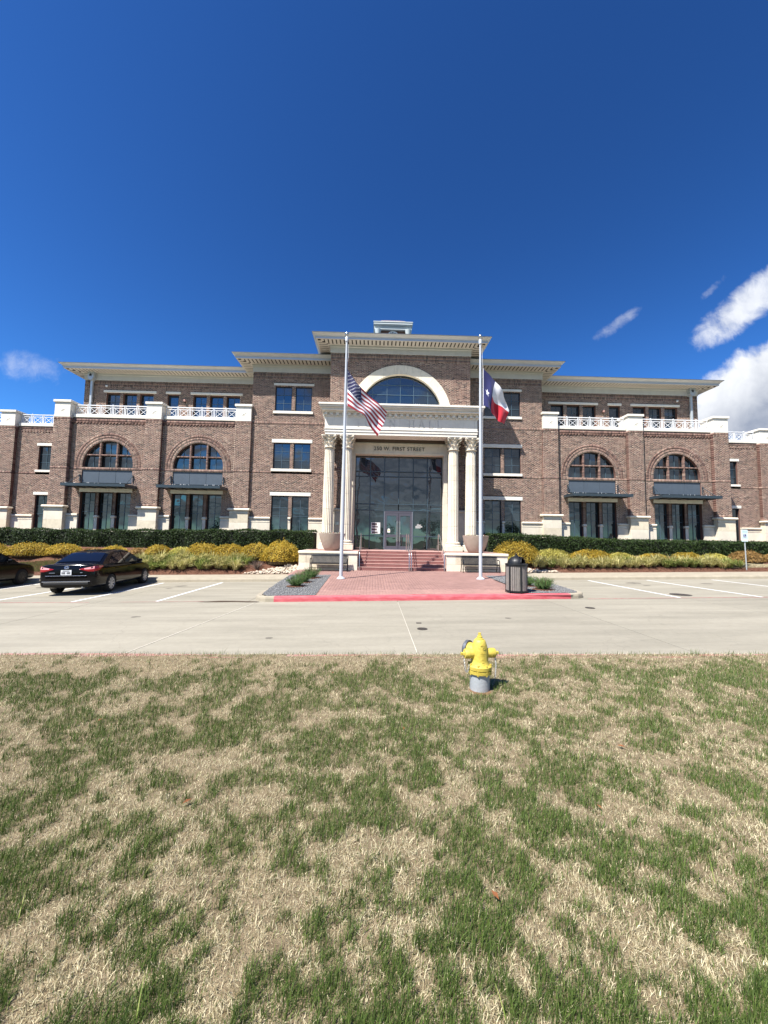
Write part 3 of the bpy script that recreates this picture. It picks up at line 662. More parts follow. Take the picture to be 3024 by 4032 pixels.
def base_pier(xc, w, Y, ztop=3.6, zb=1.0):
    hw = w/2; y0 = Y-0.13; cells = [(zb, 1.55), (1.555, 2.2), (2.205, 2.72), (2.725, ztop-0.33)]
    p = MB().box(xc-hw+0.02, xc+hw-0.02, y0+0.03, Y+0.2, zb, ztop-0.34).obj('pier_base', M['stone'], hall)
    for k, (a, c) in enumerate(cells): MB().bevbox(xc-hw, xc+hw, y0, Y+0.2, a, c, 0.005).obj('ashlar_block', M['stone_y' if (k+int(xc)) % 3 == 1 else 'stone'], p)
    MB().bevbox(xc-hw-0.02, xc+hw+0.02, y0-0.02, Y+0.2, ztop-0.325, ztop-0.26, 0.01).obj('stone_moulding', M['stone'], p)
    MB().bevbox(xc-hw-0.005, xc+hw+0.005, y0-0.005, Y+0.2, ztop-0.258, ztop-0.15, 0.01).obj('stone_moulding', M['stone'], p)
    MB().bevbox(xc-hw-0.12, xc+hw+0.12, y0-0.12, Y+0.2, ztop-0.148, ztop, 0.045).obj('cap_stone', M['stone'], p)
def star_pts(r, n=5, inner=0.40, a0=math.pi/2):
    return [((r if k % 2 == 0 else r*inner)*math.cos(a0+k*math.pi/n), (r if k % 2 == 0 else r*inner)*math.sin(a0+k*math.pi/n)) for k in range(2*n)]
def star_relief(xc, Y, zc, r, h=0.03, parent=None, m='precast', name='star'):
    b = MB(); P = star_pts(r); vs = [(xc+x, Y, zc+z) for x, z in P]+[(xc, Y-h, zc)]
    b.add(vs, [(k, (k+1) % 10, 10) for k in range(10)]); return b.obj(name, M[m], parent)
def parapet_pier(x0, x1, Y, dpt, z0=9.13, z1=10.21):
    p = MB().bevbox(x0+0.02, x1-0.02, Y-0.02, Y+dpt, z0, z1-0.155, 0.008).obj('parapet_pier', M['precast'], hall)
    MB().bevbox(x0-0.05, x1+0.05, Y-0.09, Y+dpt+0.05, z1-0.15, z1, 0.015).obj('pier_cap', M['precast'], p)
    star_relief((x0+x1)/2, Y-0.021, (z0+z1)/2-0.07, 0.23, 0.028, p)
# ---------------- railing
def rail_panel_mesh(w, h):
    b = MB(); t = 0.035
    b.box(-w/2, -w/2+t, -0.02, 0.02, 0, h); b.box(w/2-t, w/2, -0.02, 0.02, 0, h)
    i = 0.075
    b.box(-w/2+t, w/2-t, -0.018, 0.018, 0.03, 0.03+t); b.box(-w/2+t, w/2-t, -0.018, 0.018, h-0.14, h-0.14+t)
    x0, x1, z0, z1 = -w/2+t+i, w/2-t-i, 0.03+t, h-0.14
    b.box(x0, x0+0.022, -0.012, 0.012, z0, z1); b.box(x1-0.022, x1, -0.012, 0.012, z0, z1)
    b.bar((x0, 0, z0), (x1, 0, z1), 0.02, 0.03, up=(0, 1, 0)); b.bar((x0, 0.002, z1), (x1, 0.002, z0), 0.02, 0.03, up=(0, 1, 0))
    return b.mesh('railing_panel', M['white'])
def railing(x0, x1, Y, z0, z1, n):
    rl = MB().box(x0, x1, Y-0.03, Y+0.03, z1-0.05, z1).obj('railing', M['white'], hall)
    pitch = (x1-x0)/n; me = rail_panel_mesh(pitch-0.05, z1-0.05-z0)
    for k in range(n): place(me, 'railing_panel', rl, (x0+(k+0.5)*pitch, Y, z0))
    for k in range(1, n, 2): MB().box(x0+k*pitch-0.02, x0+k*pitch+0.02, Y-0.035, Y+0.035, z1-0.01, z1+0.045).obj('post_cap', M['white'], rl)
# ---------------- eaves
SLAT = MB().box(-0.5, 0.5, -0.5, 0.5, 0, 0.012).mesh('soffit_panel', M['soffit'])
def eave(x0, x1, yw, yb, zs, left, right, zfr, e=0.85, panels=True):
    """x0,x1 wall ends, yw wall plane; zs soffit level; zfr frieze bottom; left/right: does the eave return there"""
    def ring(o):
        pts = []
        if left: pts += [(x0-o, yb), (x0-o, yw-o)]
        else: pts += [(x0, yw-o)]
        if right: pts += [(x1+o, yw-o), (x1+o, yb)]
        else: pts += [(x1, yw-o)]
        return pts
    prof = [(e, zs), (e, zs+0.105), (e+0.03, zs+0.11), (e+0.035, zs+0.15), (e+0.07, zs+0.18), (e+0.14, zs+0.235), (e+0.19, zs+0.265), (e+0.19, zs+0.285)]
    ev = None
    def sweep(pr, m, nm, par):
        b = MB()
        for (o, h), (o2, h2) in zip(pr[:-1], pr[1:]):
            A, B_ = ring(o), ring(o2)
            for i in range(len(A)-1): b.quad((*A[i], h), (*A[i+1], h), (*B_[i+1], h2), (*B_[i], h2))
        return b.obj(nm, m, par)
    ev = sweep(prof[:3], M['gutter'], 'eave', hall)
    sweep([(e+0.031, zs+0.111)]+prof[3:], M['cornice'], 'crown_moulding', ev)
    sweep([(e+0.19, zs+0.285), (e+0.205, zs+0.288), (e+0.205, zs+0.305), (0.0, zs+0.40)], M['roof'], 'roof_edge', ev)
    sweep([(0.03, zfr), (0.03, zs-0.12), (0.07, zs-0.10), (0.07, zs+0.005)], M['frieze'], 'frieze', ev)
    sweep([(0.0, zfr-0.001), (0.03, zfr)], M['frieze'], 'frieze_drip', ev)
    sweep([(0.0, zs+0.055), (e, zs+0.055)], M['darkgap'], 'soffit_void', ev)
    sweep([(0.07, zs+0.004), (0.20, zs+0.004)], M['soffit'], 'soffit_border', ev); sweep([(e-0.10, zs+0.004), (e, zs+0.004)], M['soffit'], 'soffit_border', ev)
    if panels:
        pitch = 0.232; a = x0-(e if left else 0); bb = x1+(e if right else 0); n = int((bb-a)/pitch); pitch = (bb-a)/n
        for k in range(n):
            xc = a+(k+0.5)*pitch; ya = yw-e+0.09; yz = yw-0.19
            if xc < x0: yz = yw-(x0-xc)-0.02
            if xc > x1: yz = yw-(xc-x1)-0.02
            if yz-ya > 0.06: place(SLAT, 'soffit_panel', ev, (xc, (ya+yz)/2, zs+0.002), scale=(pitch*0.70, yz-ya, 1))
        for sgn, fl, xw in ((-1, left, x0), (1, right, x1)):
            if not fl: continue
            nn = int((yb-yw+e)/pitch)
            for k in range(nn):
                yc = yw-e+(k+0.5)*pitch; xa = 0.19; xb = e-0.09
                if yc < yw: xa = (yw-yc)+0.02
                if xb-xa > 0.06: place(SLAT, 'soffit_panel', ev, (xw+sgn*(xa+xb)/2, yc, zs+0.0015), scale=(xb-xa, pitch*0.70, 1))
    return ev
def downspout(xc, Yw, ztop, zbot):
    p = MB().prism([(xc-0.2, ztop), (xc+0.2, ztop), (xc+0.2, ztop-0.4), (xc+0.09, ztop-0.58), (xc-0.09, ztop-0.58), (xc-0.2, ztop-0.4)], Yw-0.33, Yw-0.005).obj('downspout', M['gutter'], hall)
    MB().bevbox(xc-0.075, xc+0.075, Yw-0.2, Yw-0.06, zbot, ztop-0.575, 0.015).obj('pipe', M['gutter'], p)
    b = MB(); P = star_pts(0.13); b.prism([(xc+x, ztop-0.25+z) for x, z in P], Yw-0.345, Yw-0.331); b.obj('star', M['black'], p)

# ---------------- CENTRE BLOCK
AZ, AR = 9.22, 2.47
ops = [('arch', X(0), AZ, 3.0, AZ), ('rect', X(-2.8), X(2.8), 1.0, 7.6)]
ops2 = ops
bk, mo = lay(X(-4.18), X(4.18), 3.6, 12.92, Yc, ops, [(SOL_MID[0], SOL_MID[1]), (3.6, 3.79), (12.47, 12.66), (12.68, 12.87)])
wc = wall_mesh('wall', mo, Yc, [(X(-4.18), X(-4.0), Yc+0.012, 26.5, 1.0, 13.2), (X(4.0), X(4.18), Yc+0.012, 26.5, 1.0, 13.2)])
sel = [q for q in bk if abs((q[0]+q[1])/2-XC) > 3.1 and 9.95 < q[4] < 12.4 and q[1]-q[0] > 0.19 and q[5]-q[4] < 0.07]
sel.sort(key=lambda q: q[4]); sel = sel[:300]; ss = set(sel)
brick_parts(wc, [q for q in bk if q not in ss])
BM = MB().box(-0.0965, 0.0965, 0, 0.0155, 0, C-0.01).mesh('brick', M['brick1'])
for q in sel: place(BM, 'brick', wc, ((q[0]+q[1])/2, q[2], q[4]))
for s in (-1, 1):
    base_run(min(X(s*2.85), X(s*4.2)), max(X(s*2.85), X(s*4.2)), Yc, 3.6, 0.08)
# arched stone surround in voussoirs + window
def voussoirs(cx, cz, r0, r1, Y, n, parent):
    for k in range(n):
        t0 = math.pi*k/n+0.0015; t1 = math.pi*(k+1)/n-0.0015; b = MB(); m_ = 6; P = []
        for i in range(m_+1): t = t0+(t1-t0)*i/m_; P.append((cx+r1*math.cos(t), cz+r1*math.sin(t)))
        for i in range(m_, -1, -1): t = t0+(t1-t0)*i/m_; P.append((cx+r0*math.cos(t), cz+r0*math.sin(t)))
        b.prism(P, Y-0.05, Y+0.2); b.obj('voussoir', M['stone'], parent)
def arch_window(cx, cz, r, z0, Y, xs, zs, reveal, fw=0.06, mw=0.03, name='arched_window', inner=M['brickplain']):
    yg = Y+reveal; b = MB(); n = 40; a0 = math.asin((z0-cz)/r) if abs(z0-cz) < r else 0
    def arc(rr, k): t = a0+(math.pi-2*a0)*k/n; return cx+rr*math.cos(t), max(z0, cz+rr*math.sin(t))
    for k in range(n):
        o0, o1, i0, i1 = arc(r, k), arc(r, k+1), arc(r-fw, k), arc(r-fw, k+1)
        b.quad((o0[0], yg-0.03, o0[1]), (o1[0], yg-0.03, o1[1]), (i1[0], yg-0.03, i1[1]), (i0[0], yg-0.03, i0[1]))
        b.quad((i0[0], yg-0.03, i0[1]), (i1[0], yg-0.03, i1[1]), (i1[0], yg+0.05, i1[1]), (i0[0], yg+0.05, i0[1]))
        b.quad((o0[0], Y+0.006, o0[1]), (o1[0], Y+0.006, o1[1]), (o1[0], yg+0.05, o1[1]), (o0[0], yg+0.05, o0[1]), 1)
    b.box(cx-math.sqrt(max(0.01, r*r-(z0-cz)**2)), cx+math.sqrt(max(0.01, r*r-(z0-cz)**2)), yg-0.028, yg+0.05, z0, z0+fw)
    w = b.obj(name, [M['frame'], inner], hall)
    ri = r-fw*0.5
    top = lambda x: cz+math.sqrt(max(0, ri*ri-(x-cx)**2))
    half = lambda z: math.sqrt(max(0, ri*ri-(z-cz)**2))
    b = MB()
    for x in xs:
        if abs(x-cx) < ri: b.box(x-mw/2, x+mw/2, yg-0.02, yg+0.004, z0+fw, top(x))
    for z in zs: b.box(cx-half(z), cx+half(z), yg-0.018, yg+0.004, z-mw/2, z+mw/2)
    b.obj('muntins', M['muntin'], w)
    X_ = [cx-ri]+sorted(xs)+[cx+ri]; Z_ = [z0+fw*0.6]+sorted(zs)+[cz+ri]
    for i in range(len(X_)-1):
        for j in range(len(Z_)-1):
            xa, xb, za, zb = X_[i], X_[i+1], Z_[j], Z_[j+1]; lo = max(xa, cx-half(za) if za > cz else xa); hi = min(xb, cx+half(za) if za > cz else xb)
            if hi-lo < 0.03: continue
            up = [(x, min(zb, top(x))) for x in fr(hi, lo, 10)]
            P = [(lo, za), (hi, za)]+[p for p in up if p[1] > za+0.005]
            if len(P) < 3 or max(p[1] for p in P)-za < 0.03: continue
            bb = MB(); ti = random.uniform(-1, 1)*0.006; tj = random.uniform(-1, 1)*0.006; mx, mz = (lo+hi)/2, (za+zb)/2
            bb.add([(x, yg+0.012+ti*(x-mx)+tj*(z-mz), z) for x, z in P], [tuple(range(len(P)))]); bb.obj('pane', M['glass'], w)
    return w
wa = arch_window(X(0), AZ, AR, AZ, Yc, [X(v) for v in (-1.66, -0.80, 0, 0.80, 1.66)], [9.9, 10.5, 11.1], 0.22, inner=M['stone'])
voussoirs(X(0), AZ, AR, 3.02, Yc, 11, wa)
eave(X(-4.2), X(4.2), Yc, 30.0, 13.36, True, True, 12.92, e=0.80)
# ---------------- PORTICO
por = MB().box(X(-4.28), X(4.28), 21.12, Yc-0.004, 7.95, 8.63).obj('entablature', M['precast'], hall)
for k, (o, z0, z1) in enumerate(((-0.02, 7.63, 7.78), (0.01, 7.782, 7.93), (0.04, 7.932, 7.972))):
    MB().bevbox(X(-4.28-o), X(4.28+o), 21.1-o, 21.1+0.85, z0, z1, 0.006).obj('architrave', M['precast'], por)
    for s in (-1, 1):
        a, c = sorted((X(s*(4.28+o)), X(s*(4.28-0.75)))); MB().box(a, c, 21.1+0.851, Yc-0.005, z0, z1).obj('architrave_return', M['precast'], por)
M['bronze'] = mat('shaded_bronze', lin(104, 88, 74), 0.7, 0.05, 3); MB().box(X(-3.5), X(3.5), 21.96, Yc-0.02, 7.90, 7.945).obj('portico_ceiling', M['bronze'], por); MB().box(X(-2.83), X(2.83), Yc-0.03, Yc+0.3, 7.505, 7.90).obj('shade_band', M['bronze'], por)  # brown holds the ceiling's shade; upright panel added as its dark band
# frieze slab with cut-in serif capitals: TOWN HALL
def letter(ch):
    S, T, H, s = 0.085, 0.04, 1.0, 0.05       # thick, thin, height, serif reach
    def serif_stem(x, w, z0, z1): return [(x-s, z0), (x-s, z0+T), (x, z0+T+0.03), (x, z1-T-0.03), (x-s, z1-T), (x-s, z1), (x+w+s, z1), (x+w+s, z1-T), (x+w, z1-T-0.03), (x+w, z0+T+0.03), (x+w+s, z0+T), (x+w+s, z0)]
    if ch == 'T': return 0.72, [[(0.36-S/2-s, 0), (0.36-S/2-s, T), (0.36-S/2, T+0.03), (0.36-S/2, 1-T*1.2), (0.07, 1-T*1.2), (0.03, 0.80), (0, 0.80), (0, 1), (0.72, 1), (0.72, 0.80), (0.69, 0.80), (0.65, 1-T*1.2), (0.36+S/2, 1-T*1.2), (0.36+S/2, T+0.03), (0.36+S/2+s, T), (0.36+S/2+s, 0)]]
    if ch == 'O':
        c = [(0.46+0.46*math.cos(t), 0.5+0.52*math.sin(t)) for t in np.linspace(0, 2*math.pi, 33)[:-1]]; d = [(0.46+0.355*math.cos(t), 0.5+0.46*math.sin(t)) for t in np.linspace(0, 2*math.pi, 33)[:-1]]
        return 0.92, [c, d]
    if ch == 'W': return 1.24, [[(0, 1), (0.24, 1), (0.24, 1-T), (0.18, 1-T), (0.40, 0.28), (0.59, 0.93), (0.56, 1-T), (0.54, 1-T), (0.54, 1), (0.80, 1), (0.80, 1-T), (0.73, 1-T), (0.90, 0.30), (1.10, 1-T), (1.03, 1-T), (1.03, 1), (1.24, 1), (1.24, 1-T), (1.16, 1-T), (0.87, 0), (0.84, 0), (0.625, 0.74), (0.38, 0), (0.35, 0), (0.06, 1-T), (0, 1-T)]]
    if ch == 'N': return 0.86, [[(0, 0), (0, T), (0.09, T), (0.09, 1-T), (0, 1-T), (0, 1), (0.20, 1), (0.70, 0.26), (0.70, 1-T), (0.61, 1-T), (0.61, 1), (0.86, 1), (0.86, 1-T), (0.77, 1-T), (0.77, 0), (0.72, 0), (0.155, 0.83), (0.155, T), (0.25, T), (0.25, 0)]]
    if ch == 'H': return 0.82, [[(0, 0), (0, T), (0.08, T), (0.08, 1-T), (0, 1-T), (0, 1), (0.25, 1), (0.25, 1-T), (0.17, 1-T), (0.17, 0.54), (0.65, 0.54), (0.65, 1-T), (0.57, 1-T), (0.57, 1), (0.82, 1), (0.82, 1-T), (0.74, 1-T), (0.74, T), (0.82, T), (0.82, 0), (0.57, 0), (0.57, T), (0.65, T), (0.65, 0.49), (0.17, 0.49), (0.17, T), (0.25, T), (0.25, 0)]]
    if ch == 'A': return 0.88, [[(0, 0), (0, T), (0.06, T), (0.42, 1.01), (0.47, 1.01), (0.82, T), (0.88, T), (0.88, 0), (0.62, 0), (0.62, T), (0.71, T), (0.62, 0.31), (0.22, 0.31), (0.12, T), (0.20, T), (0.20, 0)], [(0.235, 0.355), (0.60, 0.355), (0.41, 0.83)]]
    if ch == 'L': return 0.62, [[(0, 0), (0, T), (0.08, T), (0.08, 1-T), (0, 1-T), (0, 1), (0.25, 1), (0.25, 1-T), (0.17, 1-T), (0.17, T*1.2), (0.55, T*1.2), (0.59, 0.22), (0.62, 0.22), (0.62, 0)]]
cu = bpy.data.curves.new('frieze', 'CURVE'); cu.dimensions = '2D'; cu.fill_mode = 'BOTH'; cu.extrude = 0.0125
def spl(P):
    sp = cu.splines.new('POLY'); sp.points.add(len(P)-1)
    for p, (x, z) in zip(sp.points, P): p.co = (x, z, 0, 1)
    sp.use_cyclic_u = True
spl([(-4.28, 7.975), (4.28, 7.975), (4.28, 8.63), (-4.28, 8.63)])
LH = 0.43; adv = []; word = 'TOWN HALL'; tot = 0; gap = 0.155
for ch in word: adv.append(0.30 if ch == ' ' else letter(ch)[0]*LH); tot += adv[-1]+(gap if ch != ' ' else 0.05)
x = -2.56; k_ = (2.27+2.56-sum(adv))/(len(word)-1)
for ch, a in zip(word, adv):
    if ch != ' ':
        for P in letter(ch)[1]: spl([(x+px*LH, 8.09+pz*LH) for px, pz in P])
    x += a+k_
ob = bpy.data.objects.new('frz', cu); COL.objects.link(ob); dg = bpy.context.evaluated_depsgraph_get(); me = bpy.data.meshes.new_from_object(ob.evaluated_get(dg)); bpy.data.objects.remove(ob, do_unlink=True)
me.materials.clear(); me.materials.append(M['precast']); me.transform(Matrix(((1, 0, 0, 0), (0, 0, -1, 0), (0, 1, 0, -8.3), (0, 0, 0, 1)))); me.name = 'carved_frieze'
place(me, 'carved_frieze', por, (XC, 21.12-0.0135, 8.3)); por.children[-1]['label'] = 'pale stone frieze with the words TOWN HALL cut into it'
MB().bevbox(X(-4.31), X(4.31), 21.05, Yc-0.005, 8.632, 8.70, 0.008).obj('bed_moulding', M['precast'], por)
MB().box(X(-4.30), X(4.30), 21.06, Yc-0.005, 8.70, 8.84).obj('dentil_band', M['precast'], por)
dm = MB().box(-0.082, 0.082, -0.11, 0, 0, 0.135).mesh('dentil', M['precast'])
nd = 27
for k in range(nd): place(dm, 'dentil', por, (X(-4.22)+k*8.44/(nd-1), 21.06, 8.702))
ds = MB().box(-0.11, 0, -0.082, 0.082, 0, 0.135).mesh('dentil', M['precast'])
for s in (-1, 1):
    for k in range(3): place(ds, 'dentil', por, (X(s*4.30)+(0.11 if s > 0 else 0), 21.3+k*0.325, 8.702))
for (o, z0, z1) in ((0.16, 8.842, 8.90), (0.30, 8.902, 9.02), (0.36, 9.022, 9.08), (0.42, 9.082, 9.17), (0.47, 9.172, 9.28)):
    MB().bevbox(X(-4.12-o), X(4.12+o), 21.08-o, Yc-0.005, z0, z1, 0.012).obj('cornice_course', M['precast'], por)
M['birdspike'] = mat('spike_glint', lin(240, 240, 238), 0.5)  # white stands for the glint on the spikes
b = MB()
for k in range(46):
    x = X(random.uniform(-0.8, 4.3)); y = random.uniform(20.66, 20.8); h = random.uniform(0.03, 0.07); b.add([(x-0.02, y, 9.28), (x+0.02, y, 9.28), (x+random.uniform(-0.03, 0.03), y, 9.28+h)], [(0, 1, 2)])
b.obj('bird_spikes', M['birdspike'], por)['kind'] = 'stuff'
# columns
def drum_mesh(rb, rt, h, nf=20, name='drum'):
    b = MB(); seg = 6; n = nf*seg; vs = []; fs = []
    lv = [(0, 0.985), (0.012, 1.0), (h-0.012, 1.0), (h, 0.985)]
    for z, sc in lv:
        r = (rb+(rt-rb)*z/h)*sc
        for k in range(n):
            ph = k % seg; d = [0.0, 0.0, 0.026, 0.036, 0.036, 0.026][ph]; t = 2*math.pi*k/n; vs.append(((r-d)*math.cos(t), (r-d)*math.sin(t), z))
    for i in range(3):
        for k in range(n): l = (k+1) % n; fs.append((i*n+k, i*n+l, (i+1)*n+l, (i+1)*n+k))
    fs.append(tuple(range(n))[::-1]); fs.append(tuple(3*n+k for k in range(n)))
    return b.add(vs, fs).mesh(name, M['stone'], fix=False)
def leaf_strip(b, a, r0, z0, h, w, curl, c):
    ca, sa = math.cos(a), math.sin(a); tx, ty = -sa, ca; prof = [(0, 0, 1), (0.012, 0.35, 1.05), (0.03, 0.65, 0.95), (0.075, 0.88, 0.75), (curl, 1.0, 0.55), (curl+0.025, 0.93, 0.35), (curl+0.015, 0.86, 0.2)]
    vs = []
    for o, t, ww in prof:
        for s in (-1, -0.45, 0, 0.45, 1):
            rr = r0+o-abs(s)*0.012+(0.012 if s == 0 else 0); vs.append((c[0]+ca*rr+tx*s*ww*w/2, c[1]+sa*rr+ty*s*ww*w/2, c[2]+z0+h*t))
    fs = [(i*5+k, i*5+k+1, i*5+k+6, i*5+k+5) for i in range(6) for k in range(4)]
    b.add(vs, fs)
def capital_mesh():
    b = MB(); h = 0.70
    b.lathe([(0.30, 0.0), (0.33, 0.015), (0.335, 0.035), (0.31, 0.05), (0.275, 0.055), (0.275, 0.3), (0.29, 0.45), (0.33, 0.56), (0.36, 0.60)], 24)
    for k in range(8): leaf_strip(b, k*math.pi/4+math.pi/8, 0.275, 0.06, 0.24, 0.21, 0.13, (0, 0, 0))
    for k in range(8): leaf_strip(b, k*math.pi/4, 0.28, 0.20, 0.27, 0.17, 0.14, (0, 0, 0))
    for k in range(4):
        a = math.pi/4+k*math.pi/2; ca, sa = math.cos(a), math.sin(a)
        pts = [(ca*(0.29+0.02*t), sa*(0.29+0.02*t), 0.34+0.03*t) for t in range(3)]+[(ca*0.38, sa*0.38, 0.50), (ca*0.46, sa*0.46, 0.57)]
        b.tube(pts, [0.02, 0.022, 0.025, 0.03, 0.03], 6)
        sp = [(ca*(0.47+0.055*(1-t/14)*math.cos(t*0.75)), sa*(0.47+0.055*(1-t/14)*math.cos(t*0.75)), 0.52+0.055*(1-t/14)*math.sin(t*0.75)) for t in range(13)]
        b.tube(sp, [0.03]*13, 6)
    for k in range(4):
        a = k*math.pi/2; ca, sa = math.cos(a), math.sin(a)
        b.lathe([(0.01, -0.04), (0.05, -0.03), (0.065, 0.0), (0.05, 0.03), (0.01, 0.04)], 8, (ca*0.37, sa*0.37, 0.645))
        for s in (-1, 1):
            sp = [(ca*(0.34)-sa*s*(0.07+0.035*(1-t/10)*math.cos(t*0.8)), sa*0.34+ca*s*(0.07+0.035*(1-t/10)*math.cos(t*0.8)), 0.53+0.035*(1-t/10)*math.sin(t*0.8)) for t in range(9)]; b.tube(sp, 0.017, 5)
    # abacus with concave sides
    P = []
    for k in range(4):
        a = math.pi/4+k*math.pi/2; c = (0.55*math.cos(a), 0.55*math.sin(a)); t = (-math.sin(a), math.cos(a))
        P.append((c[0]-t[0]*0.05, c[1]-t[1]*0.05)); P.append((c[0]+t[0]*0.05, c[1]+t[1]*0.05))
        m_ = a+math.pi/4
        for dv, rr in ((-0.42, 0.405), (0, 0.365), (0.42, 0.405)): P.append((rr*math.cos(m_+dv)/1.0, rr*math.sin(m_+dv)/1.0))
    b.prism(P, 0.60, 0.64, plane='xy'); b.prism([(x*1.04, y*1.04) for x, y in P], 0.641, 0.70, plane='xy')
    return b.mesh('capital', M['stone'], smooth=False)
CAP = capital_mesh(); ndr = 6; SH0, SH1 = 1.76, 6.92; dh = (SH1-SH0)/ndr
def shaft_r(t): return 0.315-0.045*t**1.6
DR = [drum_mesh(shaft_r(k/ndr), shaft_r((k+1)/ndr), dh-0.006) for k in range(ndr)]
BASEM = MB().lathe([(0.43, 0), (0.445, 0.02), (0.45, 0.05), (0.44, 0.08), (0.41, 0.095), (0.375, 0.10), (0.35, 0.125), (0.35, 0.145), (0.37, 0.155), (0.395, 0.17), (0.40, 0.19), (0.39, 0.215), (0.35, 0.225), (0.33, 0.235), (0.32, 0.26)], 32).mesh('base', M['stone'], smooth=True)
PLM = MB().bevbox(-0.45, 0.45, -0.45, 0.45, 0, 0.27, 0.008).mesh('plinth', M['stone'])
for xo in (-4.02, -3.02, 3.02, 4.02):
    col = empty('column', (X(xo), 21.55, FLOOR), parent=hall)
    place(PLM, 'plinth', col, (X(xo), 21.55, FLOOR)); place(BASEM, 'base', col, (X(xo), 21.55, 1.505))
    for k in range(ndr): place(DR[k], 'drum', col, (X(xo), 21.55, SH0+k*dh+0.003))
    place(CAP, 'capital', col, (X(xo), 21.55, 6.925))
# portal surround
por2 = MB().box(X(-2.83), X(2.83), Yc-0.06, Yc+0.5, 6.80, 7.50).obj('portal', M['stone'], hall)
for s in (-1, 1):
    zc = 1.24
    while zc < 6.79:
        zn = min(zc+0.68, 6.797); a, c = sorted((X(s*2.60), X(s*2.83))); MB().bevbox(a, c, Yc-0.06, Yc+0.5, zc, zn-0.004, 0.005).obj('portal_block', M['stone'], por2); zc = zn
MB().bevbox(X(-2.70), X(2.70), Yc-0.085, Yc-0.061, 6.84, 6.93, 0.006).obj('portal_band', M['stone'], por2); MB().bevbox(X(-2.70), X(2.70), Yc-0.085, Yc-0.061, 7.38, 7.46, 0.006).obj('portal_band', M['stone'], por2)
me = text_mesh('250 W. FIRST STREET', 0.30, 0.012, M['letters'], spacing=1.09); wd = max(v.co.x for v in me.vertices)-min(v.co.x for v in me.vertices); sc = 2.98/wd
me.transform(Matrix(((sc, 0, 0, 0), (0, 0, -1, 0), (0, 1.02, 0, 0), (0, 0, 0, 1))))
def split_islands(me, name, parent, loc):
    bm = bmesh.new(); bm.from_mesh(me); bm.verts.ensure_lookup_table(); seen = set(); n = 0
    for v in bm.verts:
        if v.index in seen: continue
        st_ = [v]; isl = []
        while st_:
            q = st_.pop()
            if q.index in seen: continue
            seen.add(q.index); isl.append(q)
            for e in q.link_edges: st_.append(e.other_vert(q))
        ids = {q.index: k for k, q in enumerate(isl)}; fs = {f for q in isl for f in q.link_faces}
        b = MB(); b.add([tuple(q.co+Vector(loc)) for q in isl], [tuple(ids[w.index] for w in f.verts) for f in fs]); b.obj(name, me.materials[0], parent); n += 1
    bm.free(); return n
lw = empty('address_lettering', (X(0), Yc-0.06, 7.05), parent=hall); lw['label'] = 'dark metal letters reading 250 W. FIRST STREET'
split_islands(me, 'letter', lw, (X(-0.03), Yc-0.075, 7.05))
# entrance glass wall
YG = 22.72; gx = [-2.58, -1.70, -0.86, 0.0, 0.86, 1.70, 2.58]; gzr = [1.25, 2.04, 3.56, 3.92, 5.57, 5.87, 6.79]
fw = 0.055; b = MB()
for i, x in enumerate(gx):
    z0 = 3.92 if i == 3 else 1.25
    b.box(X(x)-fw/2, X(x)+fw/2, YG-0.06, YG+0.06, z0, 6.79)
for j, z in enumerate(gzr):
    for i in range(6):
        if z < 3.5 and i in (2, 3): continue
        b.box(X(gx[i])+fw/2, X(gx[i+1])-fw/2, YG-0.055, YG+0.055, z-fw/2 if j else z, z+fw/2)
gw = b.obj('entrance_window', M['frame'], hall)
b = MB()
for i in range(1, 6):
    z0 = 3.95 if i == 3 else 1.3
    b.box(X(gx[i])-0.012, X(gx[i])+0.012, YG-0.075, YG-0.0605, z0, 6.75)
for z in gzr[1:6]:
    for i in range(6):
        if z < 3.5 and i in (2, 3): continue
        b.box(X(gx[i])+0.014, X(gx[i+1])-0.014, YG-0.072, YG-0.0555, z-0.012, z+0.012)
b.obj('mullion_cap', M['muntin'], gw)
for i in range(6):
    for j in range(6):
        if j < 2 and i in (2, 3): continue
        if j == 2 and i in (2, 3):
            pass
        place(PANEB, 'pane', gw, (X((gx[i]+gx[i+1])/2), YG, (gzr[j]+gzr[j+1])/2), rot=(random.uniform(-1, 1)*0.004, 0, random.uniform(-1, 1)*0.004), scale=(gx[i+1]-gx[i]-0.05, 1, gzr[j+1]-gzr[j]-0.05))
